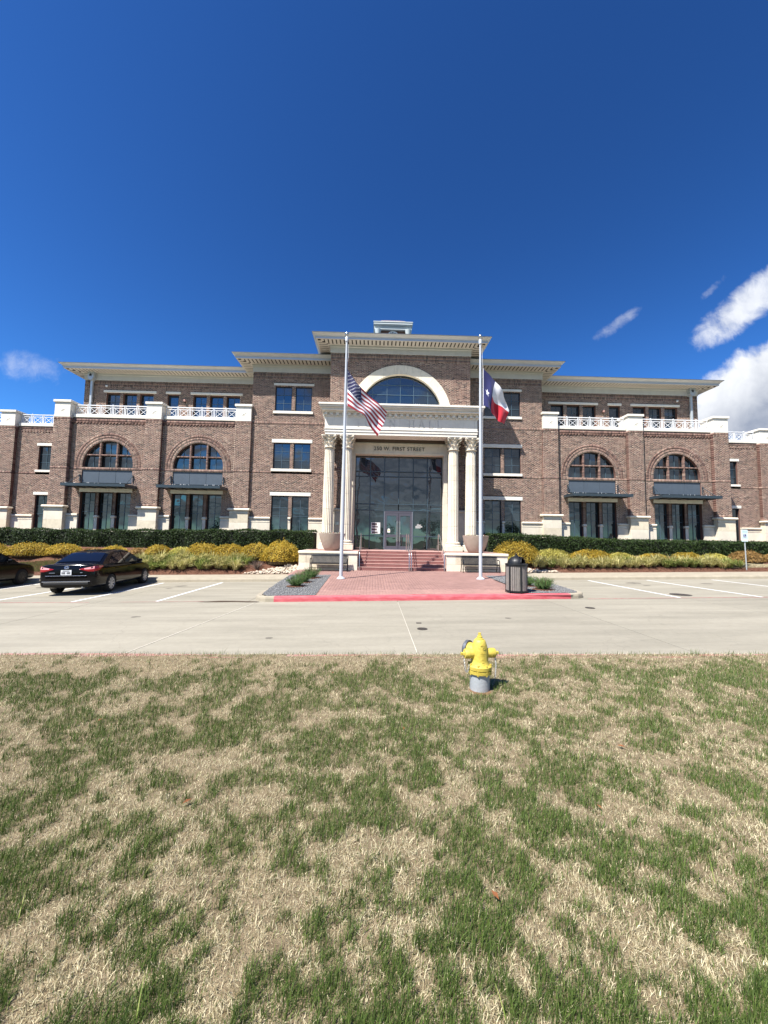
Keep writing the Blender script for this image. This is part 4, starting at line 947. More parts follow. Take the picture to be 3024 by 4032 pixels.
# doors
for s in (-1, 1):
    x0, x1 = sorted((X(s*0.01), X(s*0.80))); b = MB(); y0, y1 = YG-0.05, YG+0.0
    b.box(x0, x0+0.11, y0, y1, 1.262, 3.40); b.box(x1-0.11, x1, y0, y1, 1.262, 3.40); b.box(x0+0.11, x1-0.11, y0+0.001, y1, 3.25, 3.40); b.box(x0+0.11, x1-0.11, y0+0.001, y1, 1.262, 1.46); b.box(x0+0.11, x1-0.11, y0+0.001, y1, 1.98, 2.14)
    d = b.obj('door', M['alu'], hall)
    for za, zb in ((1.46, 1.98), (2.14, 3.25)): place(PANEB, 'pane', d, ((x0+x1)/2, YG-0.02, (za+zb)/2), rot=(random.uniform(-1, 1)*0.004, 0, random.uniform(-1, 1)*0.004), scale=(x1-x0-0.22, 1, zb-za))
    hx = X(s*0.075); b = MB(); b.tube([(hx, YG-0.13, 1.72), (hx, YG-0.13, 2.95)], 0.022, 10); b.tube([(hx, YG-0.13, 1.85), (hx, YG-0.05, 1.85)], 0.012, 6); b.tube([(hx, YG-0.13, 2.85), (hx, YG-0.05, 2.85)], 0.012, 6); b.obj('pull_handle', M['steel'], d)
    MB().box(X(s*0.075)-0.05, X(s*0.075)+0.05, YG-0.056, YG-0.051, 1.75, 2.9).obj('push_plate', M['steel'], d)
    a, c = sorted((X(s*0.805), X(s*0.832))); MB().box(a, c, YG-0.075, YG+0.03, 1.25, 3.50).obj('door_trim', M['alu_l'], d)
MB().box(X(-0.80), X(0.80), YG-0.055, YG+0.02, 3.405, 3.53).obj('door_head', M['alu'], hall)
MB().box(X(-0.83), X(0.83), YG-0.12, YG+0.05, 1.242, 1.260).obj('threshold', M['alu_l'], hall)
# notices on the glass
M['paper'] = mat('paper', lin(236, 234, 230), 0.8); M['papergrey'] = mat('paper_print', lin(96, 84, 84), 0.8); M['yellowprint'] = mat('yellow_print', lin(214, 206, 70), 0.7)
nt_ = MB().box(X(-1.60), X(-1.07), YG-0.008, YG-0.0045, 2.17, 2.83).obj('posted_notices', M['paper'], gw); nt_['label'] = 'white notices taped to the glass beside the door'
b = MB()
for k, (za, zb) in enumerate(((2.66, 2.80), (2.53, 2.62), (2.36, 2.48), (2.20, 2.30))): b.box(X(-1.57+0.02*(k % 2)), X(-1.26+0.05*(k % 2)), YG-0.0105, YG-0.0085, za, zb)
b.obj('printed_text', M['papergrey'], nt_)
b = MB(); b.prism([(X(-0.56)+0.08*math.cos(t), 2.39+0.10*math.sin(t)) for t in fr(0, math.pi, 8)]+[(X(-0.64), 2.25), (X(-0.48), 2.25)], YG-0.027, YG-0.0235); st = b.obj('door_sticker', M['paper'], hall)
MB().box(X(-0.61), X(-0.51), YG-0.030, YG-0.0275, 2.36, 2.41).obj('print', M['yellowprint'], st)
b = MB(); xm = X(1.22); b.box(xm-0.12, xm+0.12, YG-0.008, YG-0.0045, 2.70, 2.735); b.box(xm-0.055, xm-0.035, YG-0.008, YG-0.0045, 2.735, 2.79)
for z, w in ((2.65, 0.2), (2.60, 0.2), (2.55, 0.15)): b.box(xm-0.2, xm-0.2+2*w, YG-0.008, YG-0.0045, z-0.013, z+0.010)
b.obj('window_lettering', M['paper'], gw)
MB().bevbox(X(-3.66), X(-3.47), Yc-0.11, Yc-0.085, 2.62, 2.80, 0.006).obj('plaque', M['steel'], hall)
# ---------------- FLANKS, WINGS, ENDS (mirrored)
def canopy(xc, Y):
    x0, x1 = xc-1.885, xc+1.885; y0, y1 = Y-1.16, Y-0.004; z0, z1 = 4.71, 4.88; b = MB()
    t = 0.05
    b.box(x0, x1, y0, y0+t, z0, z1); b.box(x0, x0+t, y0+t, y1, z0, z1); b.box(x1-t, x1, y0+t, y1, z0, z1); b.box(x0+t, x1-t, y0+t, y1, z0+0.05, z0+0.09)
    for k in range(1, 6): b.box(x0+k*(x1-x0)/6-0.02, x0+k*(x1-x0)/6+0.02, y0+t, y1, z0, z0+0.05)
    c = b.obj('canopy', M['canopy'], hall)
    for s in (-1, 1):
        xr = xc+s*1.63; b = MB(); b.tube([(xr, Y-0.04, 5.52), (xr+s*0.12, y0+0.25, 4.85)], 0.018, 6); b.bar((xr, Y-0.03, 5.58), (xr, Y-0.03, 5.12), 0.05, 0.03); b.tube([(xr, Y-0.1, 5.52), (xr, Y, 5.52)], 0.035, 6); b.obj('tie_rod', M['canopy'], c)
    b = MB()
    for k in range(random.randint(8, 16)):
        x = random.uniform(x0+0.1, x1-0.1); y = random.uniform(y0+0.02, y0+0.06); h = random.uniform(0.03, 0.08); b.add([(x-0.018, y, z1), (x+0.018, y, z1), (x+random.uniform(-0.03, 0.03), y, z1+h)], [(0, 1, 2)])
    b.obj('bird_spikes', M['birdspike'], c)['kind'] = 'stuff'
def brick_stack(x0, x1, z0, z1, Y, depth, vertical=True):
    out = []
    if vertical:
        z = z0
        while z < z1-0.02: out.append((x0, x1, Y, Y+depth, z+0.005, min(z+C, z1)-0.005)); z += C
    else:
        x = x0
        while x < x1-0.02: out.append((x+0.004, min(x+C, x1)-0.004, Y, Y+depth, z0, z1)); x += C
    return out
for s in (-1, 1):
    def xr(a, b): return tuple(sorted((X(s*a), X(s*b))))
    # ---- flank with paired windows
    x0, x1 = xr(4.19, 9.33); wx = [(7.89, 6.83), (6.62, 5.56)]
    ops = []
    for a, b_ in wx:
        l, r = xr(a, b_); ops += [('rect', l, r, 9.89, 11.50), ('rect', l, r, 6.17, 7.83), ('rect', l, r, 1.3, 4.44)]
    lx = xr(8.0, 5.44)
    ops += [('rect', lx[0], lx[1], 11.56, 11.72), ('rect', lx[0]+0.01, lx[1]-0.01, 9.72, 9.89), ('rect', lx[0], lx[1], 7.84, 8.07), ('rect', lx[0]+0.01, lx[1]-0.01, 6.0, 6.17), ('rect', lx[0], lx[1], 4.46, 4.69)]
    bk, mo = lay(x0, x1, 3.11, 12.42, Yf, ops, [SOL_MID, SOL_HI, (11.97, 12.16), (12.18, 12.37)])
    w = wall_mesh('wall', mo, Yf, [(xr(9.15, 9.33)[0], xr(9.15, 9.33)[1], Yf+0.012, Y3+0.3, 9.0, 12.9)]); brick_parts(w, bk)
    for a, b_ in wx:
        l, r = xr(a, b_); xm = [(l+r)/2]
        window(l, r, 9.89, 11.50, Yf, xm, [10.42, 10.96], reveal=0.10); window(l, r, 6.17, 7.83, Yf, xm, [6.72, 7.28], reveal=0.10); window(l, r, 1.3, 4.44, Yf, xm, [2.1, 3.2, 3.72], reveal=0.10)
    for z0, z1 in ((11.56, 11.72), (7.84, 8.07), (4.46, 4.69)): stone_bar('lintel', lx[0], lx[1], Yf-0.03, Yf+0.1, z0, z1)
    for z0, z1 in ((9.72, 9.89), (6.0, 6.17)): stone_bar('sill', lx[0]+0.01, lx[1]-0.01, Yf-0.07, Yf+0.1, z0, z1)
    a, c = xr(9.30, 7.92); base_run(a, c, Yf); a, c = xr(5.53, 4.19); base_run(a, c, Yf); a, c = xr(6.80, 6.65); base_run(a, c, Yf)
    eave(*xr(4.2, 9.35), Yf, 30.0, 12.90, s < 0, s > 0, 12.42, e=0.85)
    # ---- wing: two bays, three pilasters
    pil = [(9.29, 10.29), (14.87, 15.86), (20.5, 21.5)]; bays = [(10.29, 14.87, 12.58), (15.86, 20.5, 18.18)]
    for pi, (a, c) in enumerate(pil):
        l, r = xr(a, c)
        bk, mo = lay(l, r, 3.6, 9.14, Yp, (), [(3.6, 3.77), SOL_MID, (8.97, 9.13)], depth=0.24)
        w = wall_mesh('wall', mo, Yp, [(l+0.006, r-0.006, Yp+0.015, Yb+0.3, 1.0, 9.13)]); brick_parts(w, bk)
        base_pier((l+r)/2, r-l+0.14, Yp); parapet_pier(l, r, Yp, 1.0)
    for a, c, xm_ in bays:
        l, r = xr(a, c); xm = X(s*xm_); ops = [('arch', xm, 6.17, 2.05, 6.03), ('rect', xm-1.55, xm+1.55, 5.06, 5.86), ('rect', xm-1.55, xm+1.55, 1.0, 4.47), ('rect', xm-1.62, xm+1.62, 4.48, 4.72)]
        bk, mo = lay(l, r, 3.11, 9.19, Yb, ops, [SOL_MID, (8.97, 9.18)])
        # corbelled dentil course below the parapet
        x = l
        while x < r-0.1: bk.append((x, x+0.10, Yb-0.03, Yb, 8.80, 8.855)); x += 0.203
        bk += [(l+k*0.203, min(l+k*0.203+0.193, r), Yb-0.035, Yb, 8.865, 8.925) for k in range(int((r-l)/0.203)+1) if l+k*0.203 < r-0.05]
        bk += brick_stack(l, r, 8.93, 9.10, Yb-0.03, 0.03, False)
        ex = ring_bricks(xm, 6.17, 1.55, 1.71, Yb, 6.03, 0.0)+ring_bricks(xm, 6.17, 1.72, 1.88, Yb, 6.03, 0.004)+ring_bricks(xm, 6.17, 1.89, 2.05, Yb, 6.03, 0.008)
        # brick mullions and transom of the arched window, piers of the lower windows
        MULL = [(xm+q0, xm+q1, Yb+0.034, Yb+0.15, 6.785, 6.86) for q0, q1 in ((-1.40, -0.58), (-0.47, 0.47), (0.58, 1.40))]
        for dx in (-0.525, 0.525):
            MULL.append((xm+dx-0.046, xm+dx+0.046, Yb+0.024, Yb+0.18, 6.03, 6.17+math.sqrt(1.55**2-0.55**2))); MULL.append((xm+dx-0.106, xm+dx+0.106, Yb+0.054, Yb+0.2, 3.05, 4.47))
            bk += brick_stack(xm+dx-0.05, xm+dx+0.05, 6.03, 6.17+math.sqrt(1.55**2-0.55**2), Yb+0.02, 0.16)
            bk += brick_stack(xm+dx-0.11, xm+dx+0.11, 3.05, 4.47, Yb+0.05, 0.15)
        for q0, q1 in ((-1.40, -0.58), (-0.47, 0.47), (0.58, 1.40)): bk += brick_stack(xm+q0, xm+q1, 6.78, 6.865, Yb+0.03, 0.12, False)
        w = wall_mesh('wall', mo, Yb, [(l, r, Yb+0.35, Yb+0.5, 1.0, 9.1)]); brick_parts(w, bk, ex)
        b = MB(); n = 40      # mortar disc behind rings
        for k in range(n):
            t0, t1 = [math.asin(-0.14/1.8)+(math.pi-2*math.asin(-0.14/1.8))*q/n for q in (k, k+1)]
            P = [(xm+rr*math.cos(t), 6.17+rr*math.sin(t)) for rr, t in ((1.55, t0), (2.07, t0), (2.07, t1), (1.55, t1))]; b.quad(*[(p[0], Yb+0.0035, p[1]) for p in P])
        b.obj('arch_mortar', M['mortar'], w)
        for q in MULL: MB().box(*q).obj('mullion_core', M['mortar'], w)
        arch_window(xm, 6.17, 1.55, 6.03, Yb, [xm+v for v in (-1.01, -0.52, 0, 0.52, 1.01)], [6.82], 0.22, fw=0.05, mw=0.025)
        sp_ = MB().box(xm-1.55, xm+1.55, Yb+0.075, Yb+0.12, 5.06, 5.86).obj('spandrel', M['frame'], hall)
        for k in range(3): MB().bevbox(xm-1.55+k*1.0333+0.006, xm-1.55+(k+1)*1.0333-0.006, Yb+0.05, Yb+0.08, 5.065, 5.855, 0.004).obj('metal_panel', M['panel'], sp_)
        bx_ = MB(); bx_.quad((xm-1.55, Yb+0.004, 5.06), (xm-1.55, Yb+0.12, 5.06), (xm-1.55, Yb+0.12, 5.86), (xm-1.55, Yb+0.004, 5.86)); bx_.quad((xm+1.55, Yb+0.004, 5.06), (xm+1.55, Yb+0.12, 5.06), (xm+1.55, Yb+0.12, 5.86), (xm+1.55, Yb+0.004, 5.86)); bx_.obj('reveal', M['brickplain'], sp_)
        stone_bar('lintel', xm-1.62, xm+1.62, Yb-0.03, Yb+0.12, 4.48, 4.72)
        for q0, q1 in ((-1.55, -0.635), (-0.415, 0.415), (0.635, 1.55)): window(xm+q0, xm+q1, 1.3, 4.47, Yb, [xm+(q0+q1)/2], [2.2, 3.27, 3.75], reveal=0.22)
        for dx in (-0.525, 0.525):
            p = MB().bevbox(xm+dx-0.10, xm+dx+0.10, Yb+0.0, Yb+0.2, 1.0, 2.86, 0.01).obj('stone_pier', M['stone'], hall)
            MB().bevbox(xm+dx-0.13, xm+dx+0.13, Yb-0.05, Yb+0.2, 2.865, 3.04, 0.04).obj('cap_stone', M['stone'], p)
        base_run(l, xm-1.56, Yb); base_run(xm+1.56, r, Yb)
        canopy(xm, Yb)
        cs = MB().bevbox(l+0.02, r-0.02, Yb-0.05, Yb+0.45, 9.195, 9.40, 0.01).obj('parapet_coping', M['precast'], hall)
        railing(l+0.02, r-0.02, Yb+0.14, 9.40, 10.06, 6)
    # terrace deck
    l, r = xr(9.35, 21.45); MB().box(l, r, Yb+0.46, Y3-0.01, 9.0, 9.25).obj('terrace', M['stone'], hall)
    # ---- set-back third floor
    l, r = xr(9.34, 21.42); ops = []
    grp = [(18.33, 3), (12.45, 3)]
    for gcx, n in grp:
        g0, g1 = xr(gcx-1.78, gcx+1.78); ops.append(('rect', g0, g1, 11.57, 11.73))
        for dx in (-1.14, 0, 1.14): ops.append(('rect', X(s*gcx)+dx-0.46, X(s*gcx)+dx+0.46, 9.9, 11.52))
    d0, d1 = xr(14.9, 15.91); ops += [('rect', d0, d1, 11.57, 11.73), ('rect', d0+0.12, d1-0.12, 9.25, 11.52)]
    bk, mo = lay(l, r, 9.25, 12.42, Y3, ops, [(11.97, 12.16), (12.18, 12.37)])
    sd_ = xr(21.25, 21.42); w = wall_mesh('wall', mo, Y3, [(sd_[0], sd_[1], Y3+0.012, 36, 9.0, 12.9)]); brick_parts(w, bk)
    for gcx, n in grp:
        g0, g1 = xr(gcx-1.78, gcx+1.78); stone_bar('lintel', g0, g1, Y3-0.05, Y3+0.1, 11.57, 11.73)
        for dx in (-1.14, 0, 1.14):
            xm = X(s*gcx)+dx; window(xm-0.46, xm+0.46, 9.9, 11.52, Y3, [xm], [10.45, 11.0], reveal=0.22)
    stone_bar('lintel', d0, d1, Y3-0.05, Y3+0.1, 11.57, 11.73)
    window(d0+0.12, d1-0.12, 9.25, 11.52, Y3, [], [], reveal=0.2, fw=0.12, name='terrace_door')
    for xq in (15.91, 14.9): MB().box(X(s*xq)-0.012, X(s*xq)+0.012, Y3-0.004, Y3+0.001, 11.74, 12.41).obj('control_joint', M['darkgap'], hall)
    eave(*xr(9.36, 21.44), Y3, 36.0, 12.87, s < 0, s > 0, 12.42, e=0.85)
    downspout(X(s*20.85), Y3, 12.90, 9.25); downspout(X(s*9.62), Y3, 12.90, 9.25)
    lt = MB().bevbox(X(s*14.57)-0.07, X(s*14.57)+0.07, Y3-0.16, Y3-0.002, 11.02, 11.2, 0.02).obj('wall_light', M['stepnose'], hall); MB().box(X(s*14.57)-0.05, X(s*14.57)+0.05, Y3-0.13, Y3-0.03, 10.97, 11.018).obj('lens', M['letters'], lt)
    b = MB(); b.lathe([(0.02, 0.06), (0.07, 0.05), (0.075, 0), (0.05, -0.05), (0.01, -0.07)], 12, (X(s*19.9), Y3-0.09, 11.98)); cmr = b.obj('security_camera', M['white'], hall, smooth=True); MB().box(X(s*19.9)-0.03, X(s*19.9)+0.03, Y3-0.09, Y3, 12.02, 12.06).obj('bracket', M['white'], cmr)
    # ---- recessed end section
    l, r = xr(21.5, 25.95); ops = []
    wxa = [(23.97, 24.83)] if False else [(23.5, 24.45)]
    for a, c in wxa:
        q0, q1 = xr(a, c); ops += [('rect', q0, q1, 6.18, 7.82), ('rect', q0, q1, 1.3, 4.44), ('rect', q0-0.15, q1+0.15, 7.84, 8.03), ('rect', q0-0.15, q1+0.15, 6.02, 6.17), ('rect', q0-0.15, q1+0.15, 4.46, 4.66)]
    bk, mo = lay(l, r, 3.11, 9.19, Ye, ops, [SOL_MID, (8.97, 9.18)])
    x = l
    while x < r-0.1: bk.append((x, x+0.10, Ye-0.03, Ye, 8.80, 8.855)); x += 0.203
    w = wall_mesh('wall', mo, Ye); brick_parts(w, bk)
    for a, c in wxa:
        q0, q1 = xr(a, c); window(q0, q1, 6.18, 7.82, Ye, [(q0+q1)/2], [6.72, 7.28], reveal=0.14); window(q0, q1, 1.3, 4.44, Ye, [(q0+q1)/2], [2.2, 3.2, 3.72], reveal=0.14)
        stone_bar('lintel', q0-0.15, q1+0.15, Ye-0.03, Ye+0.1, 7.84, 8.03); stone_bar('sill', q0-0.15, q1+0.15, Ye-0.07, Ye+0.1, 6.02, 6.17); stone_bar('lintel', q0-0.15, q1+0.15, Ye-0.03, Ye+0.1, 4.46, 4.66)
        u, v = xr(21.5, a-0.02); base_run(u, v, Ye); u, v = xr(c+0.02, 25.98); base_run(u, v, Ye)
    l2, r2 = xr(25.95, 26.95); bk, mo = lay(l2, r2, 3.6, 9.14, Ye-0.25, (), [(3.6, 3.77), SOL_MID, (8.97, 9.13)], depth=0.24); w = wall_mesh('wall', mo, Ye-0.25, [(l2+0.006, r2-0.006, Ye-0.235, Ye+0.2, 1.0, 9.13)]); brick_parts(w, bk)
    base_pier((l2+r2)/2, 1.14, Ye-0.25); parapet_pier(l2, r2, Ye-0.25, 1.0)
    l3, r3 = xr(26.95, 31.5); bk, mo = lay(l3, r3, 3.11, 9.19, Ye, (), [SOL_MID, (8.97, 9.18)]); w = wall_mesh('wall', mo, Ye); brick_parts(w, bk); base_run(l3, r3, Ye)
    MB().bevbox(l+0.02, r-0.02, Ye-0.05, Ye+0.45, 9.195, 9.40, 0.01).obj('parapet_coping', M['precast'], hall); railing(l+0.02, r-0.02, Ye+0.14, 9.40, 10.06, 6)
    MB().bevbox(l3+0.02, r3-0.02, Ye-0.05, Ye+0.45, 9.195, 9.40, 0.01).obj('parapet_coping', M['precast'], hall); railing(l3+0.02, r3-0.02, Ye+0.14, 9.40, 10.06, 6)
    # wing side wall towards the recessed end
    a, c = xr(21.3, 21.49); MB().box(a, c, Yb+0.31, Ye+0.1, 1.0, 9.1).obj('wall', M['brickplain'], hall)
# roofs (flat, seen only from elsewhere)
MB().box(X(-4.2), X(4.2), Yc+0.05, 36, 13.55, 13.74).obj('roof', M['roof'], hall)
for s in (-1, 1):
    a, c = sorted((X(s*4.25), X(s*9.3))); MB().box(a, c, Yf+0.05, 36, 13.10, 13.28).obj('roof', M['roof'], hall)
    a, c = sorted((X(s*9.35), X(s*21.4))); MB().box(a, c, Y3+0.05, 36, 13.05, 13.25).obj('roof', M['roof'], hall)
    a, c = sorted((X(s*21.5), X(s*31.5))); MB().box(a, c, Ye+0.5, 36, 9.0, 9.2).obj('roof', M['roof'], hall)
# ---- clock tower
KY = 34.5
tw = MB().box(X(-1.55), X(1.55), KY+0.35, KY+3.4, 13.9, 21.45).obj('clock_tower', M['brickplain'], hall)
M['tower'] = mat('tower_trim', lin(196, 204, 204), 0.6, 0.04, 3)
MB().bevbox(X(-1.75), X(1.75), KY+0.1, KY+3.6, 21.45, 21.78, 0.02).obj('tower_frieze', M['tower'], tw)
td = MB().box(-0.035, 0.035, -0.06, 0, 0, 0.08).mesh('tower_dentil', M['tower'])
for k in range(24): place(td, 'dentil', tw, (X(-1.65)+k*3.3/23, KY+0.1, 21.66))
for o, z0, z1 in ((0.06, 21.785, 21.86), (0.11, 21.865, 22.04), (0.15, 22.045, 22.14)): MB().bevbox(X(-1.70-o), X(1.70+o), KY+0.05-o, KY+3.65+o, z0, z1, 0.02).obj('tower_cornice', M['tower'], tw)
b = MB(); n = 28
for i, (r0, z0, r1, z1) in enumerate(((1.58, 22.14, 1.56, 22.28), (1.56, 22.28, 1.44, 22.5), (1.44, 22.5, 1.25, 22.62), (1.25, 22.62, 0.1, 22.66))):
    for k in range(n):
        t0, t1 = 2*math.pi*k/n, 2*math.pi*(k+1)/n
        sq = lambda r, t, z: (X(0)+r*max(-1, min(1, 1.25*math.cos(t))), KY+1.85+r*max(-1, min(1, 1.25*math.sin(t))), z)
        b.quad(sq(r0, t0, z0), sq(r0, t1, z0), sq(r1, t1, z1), sq(r1, t0, z1))
M['copper'] = mat('tower_roof', lin(136, 118, 112), 0.6, 0.15, 5); b.obj('tower_roof', M['copper'], tw)
for s in (-1, 1):
    b = MB(); b.lathe([(0.20, 18.0), (0.2, 20.7), (0.23, 20.74), (0.2, 20.8), (0.22, 21.0), (0.29, 21.3), (0.31, 21.44)], 16, (X(s*1.42), KY+0.2, 0)); b.obj('tower_column', M['tower'], tw, smooth=True, sharp=40)
b = MB(); b.lathe([(0.54, 0), (0.54, -0.05), (0.49, -0.06), (0.48, -0.03)], 40, (X(0), KY+0.33, 20.88), axis='y'); ck = b.obj('clock_rim', M['white'], tw)
b = MB(); b.lathe([(0.49, 0), (0.49, -0.02)], 40, (X(0), KY+0.33, 20.88), axis='y'); fc = b.obj('clock_face', M['white'], tw)
b = MB()
for k in range(12):
    a = k*math.pi/6; b.bar((X(0)+0.28*math.sin(a), KY+0.30, 20.88+0.28*math.cos(a)), (X(0)+0.43*math.sin(a), KY+0.30, 20.88+0.43*math.cos(a)), 0.07, 0.015, up=(0, 1, 0))
b.bar((X(0), KY+0.29, 20.88), (X(0)+0.30, KY+0.29, 20.68), 0.05, 0.012, up=(0, 1, 0)); b.bar((X(0), KY+0.285, 20.88), (X(0)-0.05, KY+0.285, 21.32), 0.035, 0.012, up=(0, 1, 0)); b.obj('clock_marks', M['black'], tw)

# ---------------- podium, steps, cheek walls, rails
pod = MB().box(X(-4.93), X(-2.19), 18.78, 24.05, 0.0, FLOOR-0.012).box(X(2.09), X(5.03), 18.78, 24.05, 0.0, FLOOR-0.012).box(X(-2.19), X(2.09), 20.5, 24.05, 0.0, FLOOR-0.03).obj('porch', M['stepnose']); tag(pod, None, None, kind='structure')
st = empty('entrance_steps', (XC, 18.7, 0.33)); tag(st, 'flight of six red-brown steps rising to the town hall doors', 'steps')
RS = (FLOOR-0.34)/6; TR = 0.274; sx0, sx1 = X(-2.18), X(2.08)
for k in range(6):
    y = 18.7+k*TR; z1 = FLOOR-(5-k)*RS
    s_ = MB().box(sx0, sx1, y, y+TR+0.02 if k < 5 else y+0.5, 0.1, z1-0.03).obj('step', M['stepred'], st)
    MB().bevbox(sx0, sx1, y-0.012, y+TR-0.013 if k < 5 else 22.6, z1-0.028, z1, 0.006).obj('tread', M['stepnose'] if k < 5 else M['stepnose'], s_)
def cheek(xa, xb, label, seed):
    w = empty('retaining_wall', ((xa+xb)/2, 18.75, 0.3)); tag(w, label, 'wall', 'low limestone walls beside the steps')
    rr = random.Random(seed); yb = 21.0
    MB().box(xa+0.02, xb-0.02, 18.73, yb, 0.0, 1.10).obj('core', M['stone'], w)
    rows = [(0.22, 0.66), (0.665, 1.105)]
    for j, (z0, z1) in enumerate(rows):
        x = xa; first = True
        while x < xb-0.02:
            L_ = rr.uniform(0.55, 0.95)*(0.6 if first and j else 1); first = False
            if xb-(x+L_) < 0.3: L_ = xb-x
            MB().bevbox(x+0.002, x+L_-0.002, 18.70, 18.90, z0, z1, 0.006).obj('ashlar_block', M['stone_y'] if rr.random() < 0.6 else M['stone'], w); x += L_
    MB().bevbox(xa-0.03, xb+0.03, 18.65, 19.05, 1.11, 1.225, 0.012).obj('coping', M['stone'], w)
    MB().bevbox(xa-0.03, xa+0.3, 19.052, 23.5, 1.11, 1.225, 0.012).obj('coping', M['stone'], w) if xa < XC else MB().bevbox(xb-0.3, xb+0.03, 19.052, 23.5, 1.11, 1.225, 0.012).obj('coping', M['stone'], w)
    xs_ = (xa, xa+0.02) if xa < XC else (xb-0.02, xb)
    MB().box(xs_[0], xs_[1], 18.91, 23.5, 0.2, 1.105).obj('side_stone', M['stone_y'], w)
    return w
cheek(X(-5.02), X(-2.2), 'low limestone wall with coping left of the entrance steps', 1); cheek(X(2.1), X(5.12), 'low limestone wall with coping right of the entrance steps', 2)
def handrail(x, label):
    r = MB().tube([(x, 18.62, 0.34), (x, 18.62, 1.12), (x, 18.72, 1.2), (x, 20.1, 2.1), (x, 20.35, 2.16), (x, 20.45, 2.08), (x, 20.45, FLOOR)], 0.021, 8).obj('handrail', M['steel'], None, smooth=True, sharp=50)
    tag(r, label, 'handrail', 'stainless handrails of the steps')
handrail(X(-2.1), 'leftmost steel handrail of the entrance steps, beside the left wall'); handrail(X(0.30), 'middle steel handrail of the steps, nearer the left'); handrail(X(0.40), 'middle steel handrail of the steps, nearer the right'); handrail(X(2.0), 'rightmost steel handrail of the entrance steps, beside the right wall')

# ------------------------------------------------------------------ FLAGPOLES AND FLAGS
def flagpole(x, y, label, h=10.2):
    z = plaza_z(x, y); p = empty('flagpole', (x, y, z)); tag(p, label, 'flagpole', 'white flagpoles in front of the portico')
    MB().lathe([(0.17, 0), (0.17, 0.02), (0.13, 0.05), (0.09, 0.09), (0.085, 0.095)], 24, (x, y, z)).obj('base_collar', M['polewhite'], p, smooth=True, sharp=40)
    MB().tube([(x, y, z+0.02), (x, y, z+2.5), (x, y, z+6), (x, y, z+h-0.42)], [0.069, 0.069, 0.058, 0.040], 20).obj('pole', M['polewhite'], p, smooth=True, sharp=60)
    MB().lathe([(0.05, h-0.42), (0.068, h-0.41), (0.066, h-0.24), (0.055, h-0.22), (0.022, h-0.21), (0.02, h-0.17)], 18, (x, y, z)).obj('truck', M['polewhite'], p, smooth=True, sharp=40)
    MB().lathe([(0.005, -0.085)]+[(0.085*math.sin(t), -0.085*math.cos(t)) for t in fr(0.2, math.pi-0.2, 10)]+[(0.005, 0.085)], 18, (x, y, z+h-0.09)).obj('ball_finial', M['steel'], p, smooth=True)
    return z
PY = 15.5; PXL, PXR = -1.29, 4.31
zl = flagpole(PXL, PY, 'white flagpole flying the stars and stripes, left of the steps'); zr_ = flagpole(PXR, PY, 'white flagpole flying the lone star flag, right of the steps')
M['fred'] = mat('flag_red', lin(150, 22, 40), 0.85, 0.05, 6); M['fwhite'] = mat('flag_white', lin(228, 228, 234), 0.85); M['fblue'] = mat('flag_blue', lin(28, 30, 78), 0.85); M['tred'] = mat('flag_red_bright', lin(186, 26, 46), 0.85, 0.05, 6); M['tblue'] = mat('flag_blue_deep', lin(20, 26, 86), 0.85)
for n in ('fred', 'fwhite', 'fblue', 'tred', 'tblue'):
    p_ = M[n].node_tree.nodes['Principled BSDF']
    p_.inputs['Transmission Weight'].default_value = 0.0
    try: p_.inputs['Sheen Weight'].default_value = 0.2
    except Exception: pass
def lerp_path(P, t):
    d = [0]
    for a, b in zip(P[:-1], P[1:]): d.append(d[-1]+math.dist(a, b))
    s = t*d[-1]
    for i in range(len(P)-1):
        if s <= d[i+1]+1e-9:
            u = (s-d[i])/(d[i+1]-d[i]); return tuple(P[i][k]+(P[i+1][k]-P[i][k])*u for k in range(len(P[0])))
    return P[-1]
def smooth_path(P, n=40):
    Q = []
    for i in range(len(P)-1):
        p0 = P[max(i-1, 0)]; p1 = P[i]; p2 = P[i+1]; p3 = P[min(i+2, len(P)-1)]
        for k in range(8):
            t = k/8; Q.append(tuple(0.5*((2*p1[c])+(-p0[c]+p2[c])*t+(2*p0[c]-5*p1[c]+4*p2[c]-p3[c])*t*t+(-p0[c]+3*p1[c]-3*p2[c]+p3[c])*t**3) for c in range(len(p1))))
    return Q+[P[-1]]
K = 15.5/15.9                                  # corner points were read at 15.9 m
def FP(x, z, y=0.0): return ((x+XC)*K, PY+y, 1.8+(z-1.8)*K)
class Flag:
    def __init__(s, top, mid, bot, rip): s.t = smooth_path(top); s.m = smooth_path(mid); s.b = smooth_path(bot); s.rip = rip
    def at(s, u, v, off=0.0):                   # v: 0 top .. 1 bottom
        a, m_, b = lerp_path(s.t, u), lerp_path(s.m, u), lerp_path(s.b, u)
        w0, w1, w2 = (1-v)*(1-2*v), 4*v*(1-v), v*(2*v-1)
        p = [a[k]*w0+m_[k]*w1+b[k]*w2 for k in range(3)]
        A = min(1, u*4); p[1] += A*s.rip(u, v)+off
        return tuple(p)
us = Flag([FP(-2.70, 9.05, 0), FP(-2.22, 8.39, 0.08), FP(-1.6, 7.9, 0.30), FP(-0.96, 7.36, 0.42)],
          [FP(-2.68, 8.24, 0), FP(-2.25, 7.78, 0.02), FP(-1.62, 7.38, 0.36), FP(-1.08, 6.88, 0.5)],
          [FP(-2.65, 7.43, 0), FP(-2.30, 7.22, -0.06), FP(-1.95, 7.10, 0.18), FP(-1.62, 6.60, 0.45), FP(-1.35, 6.30, 0.55)],
          lambda u, v: 0.045*math.sin(13*u+5*v)+0.03*math.sin(21*u-7*v+1.0))
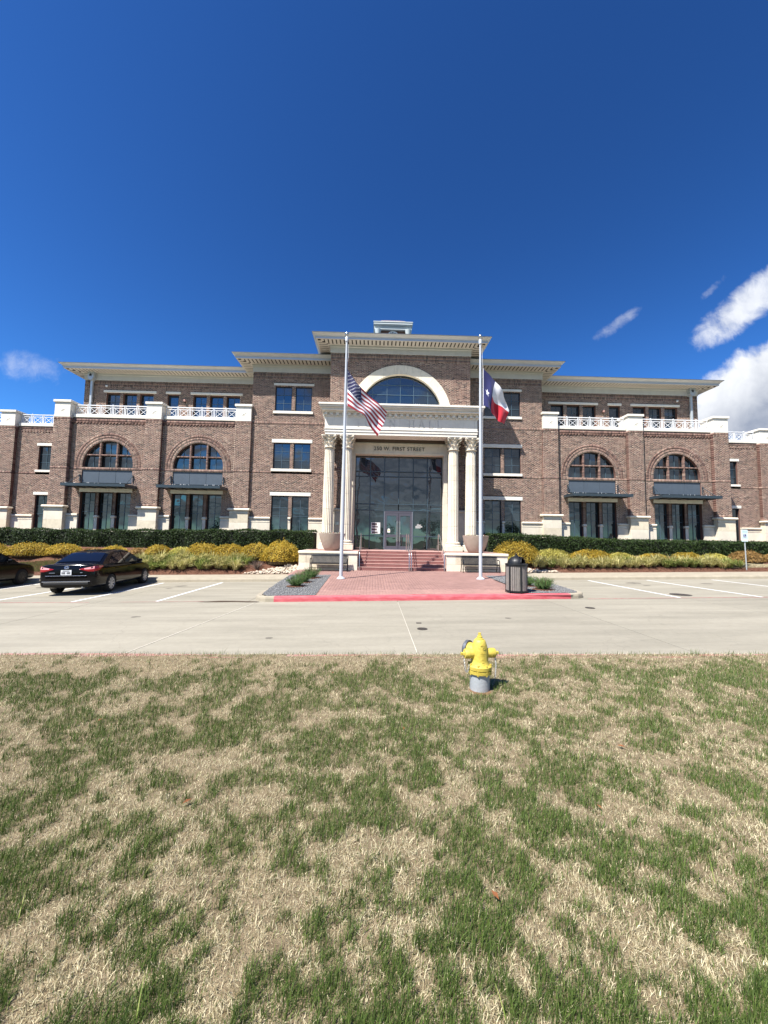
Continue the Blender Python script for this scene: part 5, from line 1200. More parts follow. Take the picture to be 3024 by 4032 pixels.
def build_flag(name, fl, label, cells, stars):
    """cells: function (i,j,nu,nv)->material; stars: list of (u,v,r_u,r_v)"""
    nu, nv = 52, 39; b = MB(); V = [[fl.at(i/nu, j/nv) for j in range(nv+1)] for i in range(nu+1)]
    idx = lambda i, j: i*(nv+1)+j
    vs = [V[i][j] for i in range(nu+1) for j in range(nv+1)]; b.v = vs
    for i in range(nu):
        for j in range(nv): b.f.append((idx(i, j), idx(i+1, j), idx(i+1, j+1), idx(i, j+1))); b.m.append(cells((i+0.5)/nu, (j+0.5)/nv))
    me_m = [M['fred'], M['fwhite'], M['fblue'], M['tred'], M['tblue']]
    a = np.array(vs); c = (float(a[:, 0].min()), PY, float(a[:, 2].mean()))
    root = empty(name, c); tag(root, label, 'flag')
    me = b.mesh('cloth', me_m, smooth=True, c=c, fix=False); place(me, 'cloth', root, c)
    for (u0, v0, ru, rv) in stars:
        sb = MB()
        for off in (-0.006, 0.006):
            P = star_pts(1.0, inner=0.4); sb.add([fl.at(min(1, max(0, u0+x*ru)), min(1, max(0, v0-z*rv)), off) for x, z in P]+[fl.at(u0, v0, off)], [(k, (k+1) % 10, 10) for k in range(10)])
        sb.obj('star', M['fwhite'], root)
    h0 = fl.at(0, 0); h1 = fl.at(0, 1); MB().tube([h0, h1], 0.012, 6).obj('heading', M['fwhite'], root)
    px = PXL if name == 'flag' and h0[0] < 1 else PXR
    zt = 9.9
    MB().tube([(px+0.08, PY, zt), (px+0.085, PY, (zt+h0[2])/2), (h0[0]-0.01, PY, h0[2]+0.02), (h1[0]-0.015, PY, h1[2]), (px+0.09, PY, h1[2]-1.2), (px+0.085, PY, 1.6)], 0.006, 5).obj('halyard', M['fwhite'], root)
    return root
def us_cell(u, v):
    s = int(v*13)
    if u < 0.40 and s < 7: return 2
    return 0 if s % 2 == 0 else 1
stars = []
for r in range(9):
    n = 6 if r % 2 == 0 else 5
    for k in range(n): stars.append((0.40*((k+0.5)/6 if n == 6 else (k+1)/6), 7/13*(r+1)/10, 0.0135, 0.024))
build_flag('flag', us, 'red and white striped flag with starry blue canton on the left pole', us_cell, stars)
tx = Flag([FP(3.13, 9.22, 0), FP(3.64, 8.74, 0.05), FP(4.02, 8.25, 0.18), FP(4.31, 7.70, 0.36), FP(4.36, 7.55, 0.5)],
          [FP(3.13, 8.40, 0), FP(3.42, 8.05, 0.0), FP(3.72, 7.80, 0.22), FP(4.10, 7.62, 0.3), FP(4.36, 7.46, 0.45)],
          [FP(3.13, 7.59, 0), FP(3.34, 7.43, -0.1), FP(3.55, 7.29, 0.05), FP(3.80, 7.12, 0.3), FP(3.92, 6.98, 0.3), FP(4.2, 6.97, 0.5)],
          lambda u, v: 0.05*math.sin(9*u+4*v)+0.035*math.sin(17*u-6*v+2))
build_flag('flag', tx, 'blue, white and red flag with one large white star on the right pole', lambda u, v: 4 if u < 0.345 else (1 if v < 0.5 else 3), [(0.165, 0.52, 0.075, 0.115)])

# ------------------------------------------------------------------ BENCHES
def bench(x, y, label):
    z = plaza_z(x, y); r = empty('bench', (x, y, z), 0, True); tag(r, label, 'bench', 'black metal strap benches against the low walls')
    W = 1.72; n = 30
    prof = [(0.06, 0.30), (-0.30, 0.30), (-0.335, 0.33), (-0.34, 0.375), (-0.30, 0.405), (0.0, 0.385), (0.05, 0.40), (0.11, 0.56), (0.155, 0.70), (0.165, 0.735), (0.145, 0.75)]
    sb = MB(); w = 0.047
    for (a, b_) in zip(prof[2:-1], prof[3:]): sb.bar((0, a[0], a[1]), (0, b_[0], b_[1]), w, 0.008, up=(0, 0, 1)) if abs(b_[1]-a[1]) < 0.1 else sb.bar((0, a[0], a[1]), (0, b_[0], b_[1]), w, 0.008, up=(0, 1, 0))
    sm = sb.mesh('strap', M['black'])
    for k in range(n): place(sm, 'strap', r, (-W/2+0.06+k*(W-0.12)/(n-1), 0, 0))
    for s in (-1, 1):
        xs = s*W/2; b = MB()
        b.tube([(xs, -0.30, 0), (xs, -0.28, 0.2), (xs, -0.30, 0.40), (xs, -0.28, 0.55), (xs, -0.20, 0.585), (xs, 0.06, 0.575)], 0.02, 8)
        b.obj('armrest_leg', M['black'], r, smooth=True, sharp=50)
        MB().tube([(xs, 0.20, 0), (xs, 0.10, 0.22), (xs, 0.06, 0.40), (xs, 0.12, 0.58), (xs, 0.165, 0.74)], 0.02, 8).obj('rear_leg', M['black'], r, smooth=True, sharp=50)
    for p in ((-0.30, 0.375), (0.02, 0.37), (0.15, 0.70)): MB().tube([(-W/2, p[0], p[1]), (W/2, p[0], p[1])], 0.016, 8).obj('cross_rail', M['black'], r)
    MB().tube([(-W/2, -0.1, 0.15), (W/2, -0.1, 0.15)], 0.012, 8).obj('stretcher', M['black'], r)
bench(X(-3.50), 18.32, 'black metal strap bench left of the steps, behind the left flagpole'); bench(X(3.64), 18.32, 'black metal strap bench right of the steps, behind the right flagpole')

# ------------------------------------------------------------------ PLANTERS
M['pot'] = mat('planter_concrete', lin(174, 158, 142), 0.85, 0.10, 2.5, 0.12, 60, col2=lin(160, 143, 127)[:3]); M['potsoil'] = mat('potting_soil', lin(64, 50, 40), 1.0, 0.3, 20, 0.5, 60)
M['petal_w'] = mat('petal_white', lin(236, 228, 220), 0.8); M['petal_r'] = mat('petal_rust', lin(150, 66, 52), 0.8, 0.2, 20); M['leaf_s'] = mat('small_leaf', lin(74, 98, 44), 0.7, 0.25, 30)
def planter(x, y, label, seed):
    r = random.Random(seed); z = FLOOR; p = empty('planter', (x, y, z)); tag(p, label, 'planter', 'big round planters on the low walls')
    prof = [(0.33, 0), (0.36, 0.01), (0.43, 0.12), (0.52, 0.32), (0.60, 0.56), (0.65, 0.80), (0.66, 0.85), (0.645, 0.86), (0.61, 0.855), (0.59, 0.78), (0.3, 0.76), (0.02, 0.76)]
    MB().lathe(prof, 40, (x, y, z)).obj('bowl', M['pot'], p, smooth=True, sharp=50)
    MB().lathe([(0.60, 0.785), (0.4, 0.80), (0.02, 0.81)], 24, (x, y, z), cap=False).obj('soil', M['potsoil'], p)
    b = MB()
    for k in range(420):
        a = r.uniform(0, 6.28); q = 0.58*math.sqrt(r.random()); cx, cy, cz = x+q*math.cos(a), y+q*math.sin(a), z+0.80+r.uniform(0, 0.10); s = r.uniform(0.015, 0.04); t = r.uniform(0, 6.28); ti = r.uniform(-0.8, 0.8)
        m_ = 0 if r.random() < 0.62 else (1 if r.random() < 0.5 else 2)
        dx, dy = math.cos(t)*s, math.sin(t)*s; b.quad((cx-dx, cy-dy, cz), (cx+dy*0.6, cy-dx*0.6, cz+s*ti), (cx+dx, cy+dy, cz+s*0.3), (cx-dy*0.6, cy+dx*0.6, cz-s*ti), m_)
    b.obj('flowers', [M['leaf_s'], M['petal_w'], M['petal_r']], p)
    M_st = mat('damp_streak', lin(128, 104, 92), 0.8)
    return p
planter(X(-3.54), 19.62, 'big round concrete planter on the left wall, behind the left flagpole', 3); planter(X(3.78), 19.62, 'big round concrete planter on the right wall, behind the right flagpole', 4)

# ------------------------------------------------------------------ LITTER BIN
M['slat'] = mat('weathered_slat', lin(104, 98, 94), 0.85, 0.0, 6, 0.3, 40, col2=lin(146, 138, 130)[:3], stretch=(14, 14, 1.2), obj_rand=0.15)
def bin_():
    x, y = 4.47, 12.02; z = plaza_z(x, y); r = empty('litter_bin', (x, y, z), 0, True); tag(r, 'round slatted litter bin with black domed lid beside the red kerb', 'litter bin')
    n = 30; R0 = 0.30
    sm = MB().bevbox(-0.0275, 0.0275, -0.012, 0.012, 0, 0.76, 0.004).mesh('slat', M['slat'])
    for k in range(n):
        a = 2*math.pi*k/n; place(sm, 'slat', r, (R0*math.sin(a), -R0*math.cos(a), 0.07), rot=(0, 0, a))
    MB().lathe([(0.275, 0.05), (0.275, 0.80)], 30, m=0).obj('liner', M['black'], r)
    for k in range(6):
        a = math.pi*2*k/6+0.05; c, s_ = math.sin(a), -math.cos(a); MB().bar((c*0.335, s_*0.335, 0), (c*0.325, s_*0.325, 0.86), 0.045, 0.012, up=(c, s_, 0)).obj('upright', M['black'], r)
    for zz_ in (0.05, 0.84): MB().lathe([(0.318, zz_-0.018), (0.33, zz_-0.018), (0.33, zz_+0.018), (0.318, zz_+0.018)], 36, cap=False).obj('hoop', M['black'], r)
    lid = MB().lathe([(0.335, 0.855), (0.345, 0.86), (0.345, 0.885), (0.30, 0.895), (0.27, 0.905)], 36).obj('lid_rim', M['black'], r, smooth=True, sharp=40)
    # dome with an opening facing right-front
    b = MB(); n1, n2 = 28, 9; op = R(-40)
    pt = lambda i, j: (0.27*math.cos(math.pi/2*j/n2)*math.cos(2*math.pi*i/n1), 0.27*math.cos(math.pi/2*j/n2)*math.sin(2*math.pi*i/n1), 0.895+0.235*math.sin(math.pi/2*j/n2))
    for i in range(n1):
        a = (2*math.pi*(i+0.5)/n1-op+math.pi) % (2*math.pi)-math.pi
        for j in range(n2):
            if abs(a) < R(42) and j < 6: continue
            b.quad(pt(i, j), pt(i+1, j), pt(i+1, j+1), pt(i, j+1))
    b.obj('dome', M['black'], r, smooth=True)
    c, s_ = math.cos(op), math.sin(op); arc = []
    for t in fr(0, math.pi, 12): q = R(44)*math.cos(t)*1; e_ = R(58)*math.sin(t); arc.append((0.275*math.cos(e_)*math.cos(op+q)+c*0.01, 0.275*math.cos(e_)*math.sin(op+q)+s_*0.01, 0.895+0.24*math.sin(e_)))
    MB().tube(arc, 0.014, 6).obj('hood_edge', M['black'], r, smooth=True)
    MB().lathe([(0.24, 0.90), (0.05, 0.86)], 20).obj('opening_floor', M['darkgap'], r)
    MB().lathe([(0.06, 1.12), (0.055, 1.15), (0.02, 1.16), (0.018, 1.185), (0.04, 1.19), (0.035, 1.205)], 14).obj('knob', M['black'], r, smooth=True, sharp=40)
bin_()

# ------------------------------------------------------------------ HYDRANT
M['hyd'] = mat('hydrant_yellow', lin(208, 188, 84), 0.5, 0.0, 14, 0.25, 45, col2=lin(192, 168, 66)[:3], obj_rand=0.03); M['galv'] = mat('hydrant_silver', lin(172, 176, 178), 0.45, 0.10, 5, 0.15, 30, metal=0.15); M['chain'] = mat('chain', lin(196, 194, 190), 0.4, metal=0.6)
def hydrant():
    x, y = 1.283, 4.66; z = lawn_z(x, y)-0.005; r = empty('fire_hydrant', (x, y, z), R(8), True); tag(r, 'yellow fire hydrant on a silver barrel with two capped side nozzles', 'fire hydrant')
    k = 0.665/0.68
    def L_(p): return [(a*k, b*k) for a, b in p]
    MB().lathe(L_([(0.118, -0.05), (0.118, 0.215), (0.112, 0.22)]), 36).obj('barrel', M['galv'], r, smooth=True, sharp=40)
    MB().lathe(L_([(0.112, 0.205), (0.14, 0.21), (0.142, 0.245), (0.112, 0.25)]), 36).obj('lower_flange', M['hyd'], r, smooth=True, sharp=40)
    MB().lathe(L_([(0.112, 0.256), (0.142, 0.257), (0.144, 0.295), (0.135, 0.305), (0.112, 0.315)]), 36).obj('upper_flange', M['hyd'], r, smooth=True, sharp=40)
    for q in range(8):
        a = q*math.pi/4+0.25; MB().lathe([(0.014, 0.196*k), (0.014, 0.322*k)], 6, (0.128*k*math.cos(a), 0.128*k*math.sin(a), 0)).obj('bolt', M['hyd'], r)
    body = [(0.122, 0.31), (0.108, 0.335), (0.102, 0.37), (0.101, 0.42), (0.098, 0.47), (0.092, 0.51), (0.082, 0.55), (0.072, 0.58), (0.062, 0.598), (0.045, 0.605)]
    MB().lathe(L_(body), 40).obj('body', M['hyd'], r, smooth=True, sharp=50)
    MB().lathe(L_([(0.047, 0.60), (0.047, 0.612), (0.032, 0.618), (0.030, 0.64), (0.022, 0.645)]), 20).obj('bonnet', M['hyd'], r, smooth=True, sharp=40)
    MB().lathe(L_([(0.021, 0.643), (0.019, 0.68)]), 5).obj('operating_nut', M['hyd'], r)
    for s in (-1, 1):
        c = (0, 0, 0.435*k); n1 = MB().lathe([(0.055*k, s*0.07), (0.055*k, s*0.135*k)], 24, c, axis='x').obj('nozzle', M['hyd'], r, smooth=True, sharp=40)
        MB().lathe([(0.058*k, s*0.136*k), (0.058*k, s*0.185*k), (0.052*k, s*0.195*k), (0.03*k, s*0.197*k)], 24, c, axis='x').obj('cap', M['hyd'], r, smooth=True, sharp=40)
        MB().lathe([(0.028*k, s*0.195*k), (0.018*k, s*0.215*k), (0.02*k, s*0.24*k)], 5, c, axis='x').obj('cap_nut', M['hyd'], r)
        # chain of links
        pts = [(s*0.19*k, -0.02, 0.38*k), (s*0.195*k, -0.03, 0.30*k), (s*0.19*k, -0.03, 0.22*k), (s*0.185*k, -0.03, 0.15*k)] if s > 0 else [(s*0.205*k, -0.02, 0.38*k), (s*0.20*k, -0.03, 0.30*k), (s*0.185*k, -0.03, 0.235*k), (s*0.165*k, -0.03, 0.235*k), (s*0.15*k, -0.03, 0.29*k), (s*0.145*k, -0.02, 0.31*k)]
        Q = smooth_path(pts); n = 15
        for i in range(n):
            a = Vector(lerp_path(Q, i/n)); b_ = Vector(lerp_path(Q, (i+1)/n)); d = (b_-a).normalized(); m_ = (a+b_)/2; w = d.cross(Vector((0, 1, 0)) if i % 2 else Vector((1, 0.3, 0))).normalized()
            ring = [m_+d*(0.014*math.cos(t))+w*(0.008*math.sin(t)) for t in fr(0, 2*math.pi, 10)[:-1]]
            MB().tube(ring, 0.0028, 5, closed=True).obj('chain_link', M['chain'], r)
    # large pumper nozzle pointing to the street, slightly left
    d = Vector((-0.62, 0.78, 0)).normalized(); c0 = Vector((0, 0, 0.455*k))
    def disc(rad, a, b_, m, nm):
        bb = MB(); bb.tube([c0+d*a, c0+d*b_], rad, 28); return bb.obj(nm, m, r, smooth=True, sharp=40)
    disc(0.085*k, 0.05, 0.14, M['hyd'], 'pumper_nozzle'); disc(0.108*k, 0.14, 0.175, mat('storz_alloy', lin(104, 107, 114), 0.45, metal=0.4), 'storz_cap'); disc(0.09*k, 0.175, 0.19, M['black'], 'cap_recess')
    # raised casting marks on the shield face
    b = MB()
    for zz_, w, hh in ((0.545, 0.05, 0.008), (0.455, 0.055, 0.006), (0.435, 0.04, 0.014), (0.385, 0.03, 0.008), (0.35, 0.022, 0.006)):
        rad = [q for q in body if q[1] <= zz_][-1][0]*k
        for q in range(5):
            a = -math.pi/2+(q-2)*w/5/rad*1.1-0.02; b.cbox((rad*math.cos(a)*0.992, rad*math.sin(a)*0.992, zz_*k), (w/7, 0.0035, hh))
    b.obj('cast_marks', M['hyd'], r)
    MB().tube([(0.012+0.014*math.cos(t), -0.0955*k, 0.515*k+0.014*math.sin(t)) for t in fr(0, 2*math.pi, 14)[:-1]], 0.003, 5, closed=True).obj('cast_ring', M['hyd'], r)
    b = MB(); b.lathe([(0.16, 0.0), (0.15, 0.012), (0.02, 0.014)], 18, (0.02, -0.04, 0)); b.obj('bare_soil', mat('bare_soil', lin(120, 92, 66), 1.0, 0.2, 30, 0.5, 80), r)
hydrant()

# ------------------------------------------------------------------ PARKING SIGN
def sign():
    x, y = 18.72, 19.0; z = bed_z(x, y); r = empty('parking_sign', (x, y, z), 0, True); tag(r, 'pale accessible parking sign with blue wheelchair square on a grey post', 'sign')
    MB().tube([(0.02, 0, -0.1), (-0.01, 0.0, 1.62)], 0.026, 8).obj('post', M['galv'], r)
    M['signw'] = mat('sign_white', lin(206, 226, 226), 0.5); M['signg'] = mat('sign_green', lin(150, 188, 188), 0.5); M['signb'] = mat('sign_blue', lin(34, 44, 110), 0.5)
    pl = MB().bevbox(-0.20, 0.13, -0.05, -0.03, 1.42, 2.02, 0.012).obj('plate', M['signw'], r)
    def fp(nm, body, size, xz, m):
        me = text_mesh(body, size, 0.001, m); me.transform(Matrix(((1, 0, 0, 0), (0, 0, -1, 0), (0, 1, 0, 0), (0, 0, 0, 1)))); me.name = nm; o = bpy.data.objects.new(nm, me); COL.objects.link(o); o.parent = pl
        o.location = Vector((xz[0], -0.0525, xz[1]))-ORG[pl]
    fp('lettering', 'RESERVED', 0.055, (-0.035, 1.935), M['signg']); fp('lettering', 'PARKING', 0.055, (-0.035, 1.86), M['signg'])
    sq = MB().box(-0.105, 0.035, -0.0545, -0.0505, 1.64, 1.79).obj('blue_square', M['signb'], pl)
    b = MB(); cx = -0.04
    b.tube([(cx+0.033*math.cos(t), -0.0565, 1.685+0.033*math.sin(t)) for t in fr(R(120), R(400), 12)], 0.0055, 5); b.tube([(cx-0.012, -0.0565, 1.76), (cx-0.005, -0.0565, 1.70), (cx+0.028, -0.0565, 1.70), (cx+0.045, -0.0565, 1.665)], 0.006, 5); b.lathe([(0.011, 0), (0.011, -0.004)], 10, (cx-0.014, -0.0545, 1.772), axis='y')
    b.obj('wheelchair_symbol', M['white'], pl)
    MB().box(-0.18, 0.11, -0.0535, -0.0505, 1.60, 1.612).obj('rule', M['signg'], pl)
    for xx in (-0.15, 0.0): MB().box(xx, xx+0.11, -0.0535, -0.0505, 1.47, 1.55).obj('small_panel', M['white'], pl)
sign()
M['ledge'] = mat('ledge_stone', lin(226, 218, 200), 0.8, 0.08, 4)
o = MB().bevbox(-21.5, -18.55, 19.35, 19.9, 0.2, 0.62, 0.02).obj('stone_ledge', M['ledge']); tag(o, 'pale stone ledge behind the car cut off at the left edge', 'ledge')

# ------------------------------------------------------------------ CARS
M['paint'] = mat('black_paint', (0.004, 0.004, 0.005), 0.10, spec=0.25, coat=0.0); M['paint2'] = mat('black_paint_dull', (0.004, 0.004, 0.004), 0.2, spec=0.3, coat=0.0)
M['cglass'] = glass_mat('car_glass', (0.003, 0.004, 0.008), 1.42, 0.0, 0.0); M['tyre'] = mat('tyre_rubber', lin(28, 28, 28), 0.9, 0.15, 60); M['hub'] = mat('hubcap', lin(178, 180, 184), 0.35, metal=0.5); M['hubd'] = mat('hubcap_dark', lin(60, 62, 64), 0.4, metal=0.5)
M['tail'] = mat('tail_lamp', lin(150, 18, 28), 0.12, coat=0.5); M['tail2'] = mat('tail_lamp_clear', lin(220, 150, 150), 0.12, coat=0.5); M['chrome'] = mat('chrome', lin(214, 216, 220), 0.12, metal=1.0); M['plastic'] = mat('black_plastic', lin(22, 22, 24), 0.6); M['plate'] = mat('plate_white', lin(226, 228, 230), 0.5)
def cr(P, n):
    Q = []
    for i in range(len(P)-1):
        p0 = P[i-1] if i else tuple(2*a-b for a, b in zip(P[0], P[1])); p1 = P[i]; p2 = P[i+1]; p3 = P[i+2] if i+2 < len(P) else tuple(2*a-b for a, b in zip(P[-1], P[-2]))
        for k in range(n):
            t = k/n; Q.append(tuple(0.5*(2*p1[c]+(-p0[c]+p2[c])*t+(2*p0[c]-5*p1[c]+4*p2[c]-p3[c])*t*t+(-p0[c]+3*p1[c]-3*p2[c]+p3[c])*t**3) for c in range(len(p1))))
    return Q+[P[-1]]
def loft(sections):
    n = len(sections[0]); b = MB(); b.v = [p for s in sections for p in s]
    for i in range(len(sections)-1):
        for k in range(n-1): b.f.append((i*n+k, i*n+k+1, (i+1)*n+k+1, (i+1)*n+k)); b.m.append(0)
        b.f.append((i*n+n-1, i*n, (i+1)*n, (i+1)*n+n-1)); b.m.append(0)
    b.f.append(tuple(range(n))[::-1]); b.f.append(tuple((len(sections)-1)*n+k for k in range(n))); b.m += [0, 0]
    return b
def car(x, y, z, rz, label, tiltx, hubm, paint, text):
    r = empty('parked_car', (x, y, z), rz, True); r.rotation_euler = (0, tiltx, rz); tag(r, label, 'car', 'black cars parked nose-in')
    ST = [(-2.325, .60, .42, .78, .80), (-2.30, .74, .33, .90, .955), (-2.24, .80, .27, .965, 1.035), (-2.08, .845, .24, .985, 1.055), (-1.75, .87, .22, .965, 1.05), (-1.35, .882, .22, .95, 1.03), (-.7, .885, .2, .94, 1.0), (.2, .885, .2, .925, .98), (.95, .88, .2, .91, .975), (1.4, .872, .2, .865, .93), (1.85, .84, .2, .78, .83), (2.12, .77, .21, .68, .72), (2.26, .66, .25, .58, .61), (2.30, .5, .32, .5, .52)]
    ST = cr(ST, 4); secs = []
    for (yy, w, zb, zs, zt) in ST:
        half = [(0, zb), (.55*w, zb), (.90*w, zb+.02), (.985*w, zb+.10), (w, zb+.28), (w*.995, zs-.20), (w*.965, zs-.035), (w*.90, zs+.012), (w*.72, (zs+zt)/2+.012), (w*.38, zt-.004), (0, zt)]
        half = cr(half, 3); full = [(a, yy, c) for a, c in half]+[(-a, yy, c) for a, c in half[-2:0:-1]]; secs.append(full)
    b = loft(secs); bo = bpy.data.objects.new('tmp', b.mesh('tmp', paint)); COL.objects.link(bo)
    cut = MB()
    for yy in (-1.35, 1.35): cut.lathe([(0.345, -1.2), (0.345, -0.62)], 32, (0, yy, 0.315), axis='x'); cut.lathe([(0.345, 0.62), (0.345, 1.2)], 32, (0, yy, 0.315), axis='x')
    co = bpy.data.objects.new('tmp2', cut.mesh('tmp2', M['plastic'])); COL.objects.link(co)
    md = bo.modifiers.new('b', 'BOOLEAN'); md.operation = 'DIFFERENCE'; md.object = co; md.solver = 'EXACT'
    dg = bpy.context.evaluated_depsgraph_get(); me = bpy.data.meshes.new_from_object(bo.evaluated_get(dg)); bpy.data.objects.remove(bo, do_unlink=True); bpy.data.objects.remove(co, do_unlink=True)
    me.name = 'body'; me.polygons.foreach_set('use_smooth', [True]*len(me.polygons))
    try: me.set_sharp_from_angle(angle=R(38))
    except Exception: pass
    body = place(me, 'body', r)
    # cabin
    CP = cr([(-1.78, 1.03, .03), (-1.45, 1.20, .5), (-1.05, 1.375, .93), (-.6, 1.445, 1.0), (-.1, 1.458, 1.0), (.35, 1.425, .97), (.75, 1.26, .6), (1.22, .97, .03)], 4); secs = []
    hw = lambda zz: .80-.235*max(0, min(1, (zz-.92)/.52))
    for (yy, zr, _) in CP:
        zr = max(zr, .965); base = .90; pts = []
        for t in fr(0, 1, 5): zz = base+(zr-.05-base)*t; pts.append((hw(zz), zz))
        pts += [(hw(zr)*.93, zr-.015), (hw(zr)*.75, zr), (hw(zr)*.4, zr+.008), (0, zr+.01)]
        secs.append([(a, yy, c) for a, c in pts]+[(-a, yy, c) for a, c in pts[-2::-1]])
    cb = loft(secs); cb.obj('cabin', paint, r, smooth=True, sharp=35)
    prof = lambda yy: next(p0[1]+(p1[1]-p0[1])*(yy-p0[0])/(p1[0]-p0[0]) for p0, p1 in zip(CP[:-1], CP[1:]) if p0[0] <= yy <= p1[0])
    def side_glass(P, s, nm):
        b = MB(); off = .012; b.add([(s*(hw(c)+off), a, c) for a, c in P], [tuple(range(len(P)))]); return b.obj(nm, M['cglass'], r)
    for s in (-1, 1):
        side_glass([(.98, .985), (.42, 1.345), (-.20, 1.385), (-.20, .975)], s, 'front_window'); side_glass([(-.29, .98), (-.29, 1.385), (-.78, 1.34), (-1.30, 1.06), (-1.32, 1.0)], s, 'rear_window')
        MB().tube([(s*(hw(.97)+.014), -1.4, .985), (s*(hw(.96)+.014), 1.0, .965)], .008, 5).obj('belt_trim', M['plastic'], r)
        m_ = MB().bevbox(s*.93-.09, s*.93+.09, .62, .74, .95, 1.07, .03).obj('mirror', paint, r); MB().bar((s*.80, .70, .97), (s*.90, .69, .99), .06, .03).obj('mirror_arm', M['plastic'], m_)
        for yy in (-.98, .02): MB().bevbox(s*.885-.02, s*.885+.012, yy-.1, yy+.1, .80, .83, .008).obj('door_handle', paint, r)
    for nm, ya, yb_ in (('rear_windscreen', -1.70, -1.10), ('windscreen', .45, 1.12)):
        b = MB(); rows = []
        for t in fr(0, 1, 6):
            yy = ya+(yb_-ya)*t; zz = prof(yy); w = hw(zz)*.90; sl = (prof(min(1.2, yy+.02))-prof(yy-.02))/.04; nl = math.hypot(1, sl); rows.append([(xx*w, yy-sl/nl*.02, zz+.02/nl+.006-.018*abs(xx)**3) for xx in fr(-1, 1, 8)])
        for i in range(6):
            for k in range(8): b.quad(rows[i][k], rows[i][k+1], rows[i+1][k+1], rows[i+1][k])
        b.obj(nm, M['cglass'], r, smooth=True)
    b = MB(); b.bevbox(-.06, .06, -1.16, -1.08, 1.345, 1.385, .008); b.obj('brake_light', M['plastic'], r)
    # tail lamps
    for s in (-1, 1):
        T = [(.36, -2.312, .875), (.50, -2.300, .905), (.66, -2.285, .935), (.775, -2.235, .965), (.845, -2.12, .975), (.872, -1.93, .96)]; Bt = [(.36, -2.318, .865), (.50, -2.318, .83), (.64, -2.312, .795), (.775, -2.275, .79), (.857, -2.14, .82), (.884, -1.93, .935)]
        b = MB()
        for i in range(5):
            q = [T[i], T[i+1], Bt[i+1], Bt[i]]
            mid = [tuple((a+c)/2 for a, c in zip(T[i], Bt[i])), tuple((a+c)/2 for a, c in zip(T[i+1], Bt[i+1]))]
            o_ = lambda p, d=.012: (s*(p[0]+d*.6), p[1]-d, p[2])
            b.quad(o_(T[i]), o_(T[i+1]), o_(mid[1], .022), o_(mid[0], .022), 1 if i in (1, 2) else 0); b.quad(o_(mid[0], .022), o_(mid[1], .022), o_(Bt[i+1]), o_(Bt[i]), 0)
        b.obj('tail_lamp', [M['tail'], M['tail2']], r, smooth=False)
    pl = MB().bevbox(-.155, .155, -2.352, -2.335, .685, .845, .004).obj('number_plate', M['plate'], r)
    if text:
        b = MB()
        for k in range(7):
            if k != 3: b.box(-.125+k*.037, -.103+k*.037, -2.356, -2.3525, .72, .785)
        b.box(-.1, .1, -2.3555, -2.3525, .81, .83); b.obj('plate_print', M['hubd'], pl)
    MB().tube([(.062*math.cos(t), -2.335+.02*math.sin(t), .93+.042*math.sin(t)) for t in fr(0, 2*math.pi, 16)[:-1]], .009, 6, closed=True).obj('emblem', M['chrome'], r)
    MB().tube([(.025*math.cos(t), -2.335+.02*math.sin(t), .935+.036*math.sin(t)) for t in fr(0, 2*math.pi, 12)[:-1]], .008, 6, closed=True).obj('emblem', M['chrome'], r)
    MB().bevbox(-.50, -.33, -2.345, -2.325, .745, .765, .004).obj('badge', M['chrome'], r); MB().bevbox(.40, .47, -2.345, -2.325, .745, .77, .004).obj('badge', M['chrome'], r)
    MB().bevbox(-.60, .60, -2.352, -2.30, .655, .668, .004).obj('trunk_edge', M['chrome'], r)
    MB().bevbox(-.66, .66, -2.345, -2.28, .36, .46, .02).obj('bumper_insert', M['plastic'], r); MB().bevbox(-.70, .70, -2.338, -2.30, .465, .48, .004).obj('bumper_trim', M['chrome'], r)
    MB().tube([(.45, -2.28, .27), (.45, -2.0, .29)], .03, 10).obj('exhaust', M['hub'], r)
    # wheels
    wm = {}
    for s in (-1, 1):
        for yy in (-1.35, 1.35):
            w = empty('wheel', (s*.79, yy, .315), parent=r)
            c = (s*.79, yy, .315)
            MB().lathe([(.205, -.10), (.28, -.105), (.308, -.085), (.315, -.04), (.315, .04), (.308, .085), (.28, .105), (.205, .10)], 40, c, axis='x', cap=False).obj('tyre', M['tyre'], w, smooth=True, sharp=50)
            MB().lathe([(.215, s*-.05), (.215, s*.08), (.205, s*.088), (.20, s*.06), (.05, s*.05)], 32, c, axis='x').obj('rim', M['hubd'], w, smooth=True, sharp=40)
            b = MB()
            for k in range(9):
                a = 2*math.pi*k/9
                for da in (-.10, .10):
                    p0 = (c[0]+s*.088, c[1]+.06*math.cos(a), c[2]+.06*math.sin(a)); p1 = (c[0]+s*.09, c[1]+.20*math.cos(a+da), c[2]+.20*math.sin(a+da)); b.bar(p0, p1, .03, .014, up=(1, 0, 0))
            b.lathe([(.065, s*.07), (.06, s*.10), (.02, s*.105)], 16, c, axis='x'); b.lathe([(.195, s*.085), (.21, s*.098), (.218, s*.085)], 32, c, axis='x', cap=False)
            b.obj('hubcap', hubm, w)
    return r
th = math.atan2(-(-9.76+9.344), 16.76-13.945)    # heading of the right wheels
c_, s_ = math.cos(th), math.sin(th)
mx, my = (-9.344-9.76)/2-0.80*c_, (13.945+16.76)/2-0.80*s_
car(mx, my, gz(mx)+0.004, th, 'black sedan with red tail lamps parked in the left bay', -math.atan(0.02), M['hub'], M['paint'], True)
car(-15.30, 15.05, gz(-15.3)+0.004, R(5), 'black car cut off by the left edge of the picture', -math.atan(0.02), M['hubd'], M['paint2'], False)

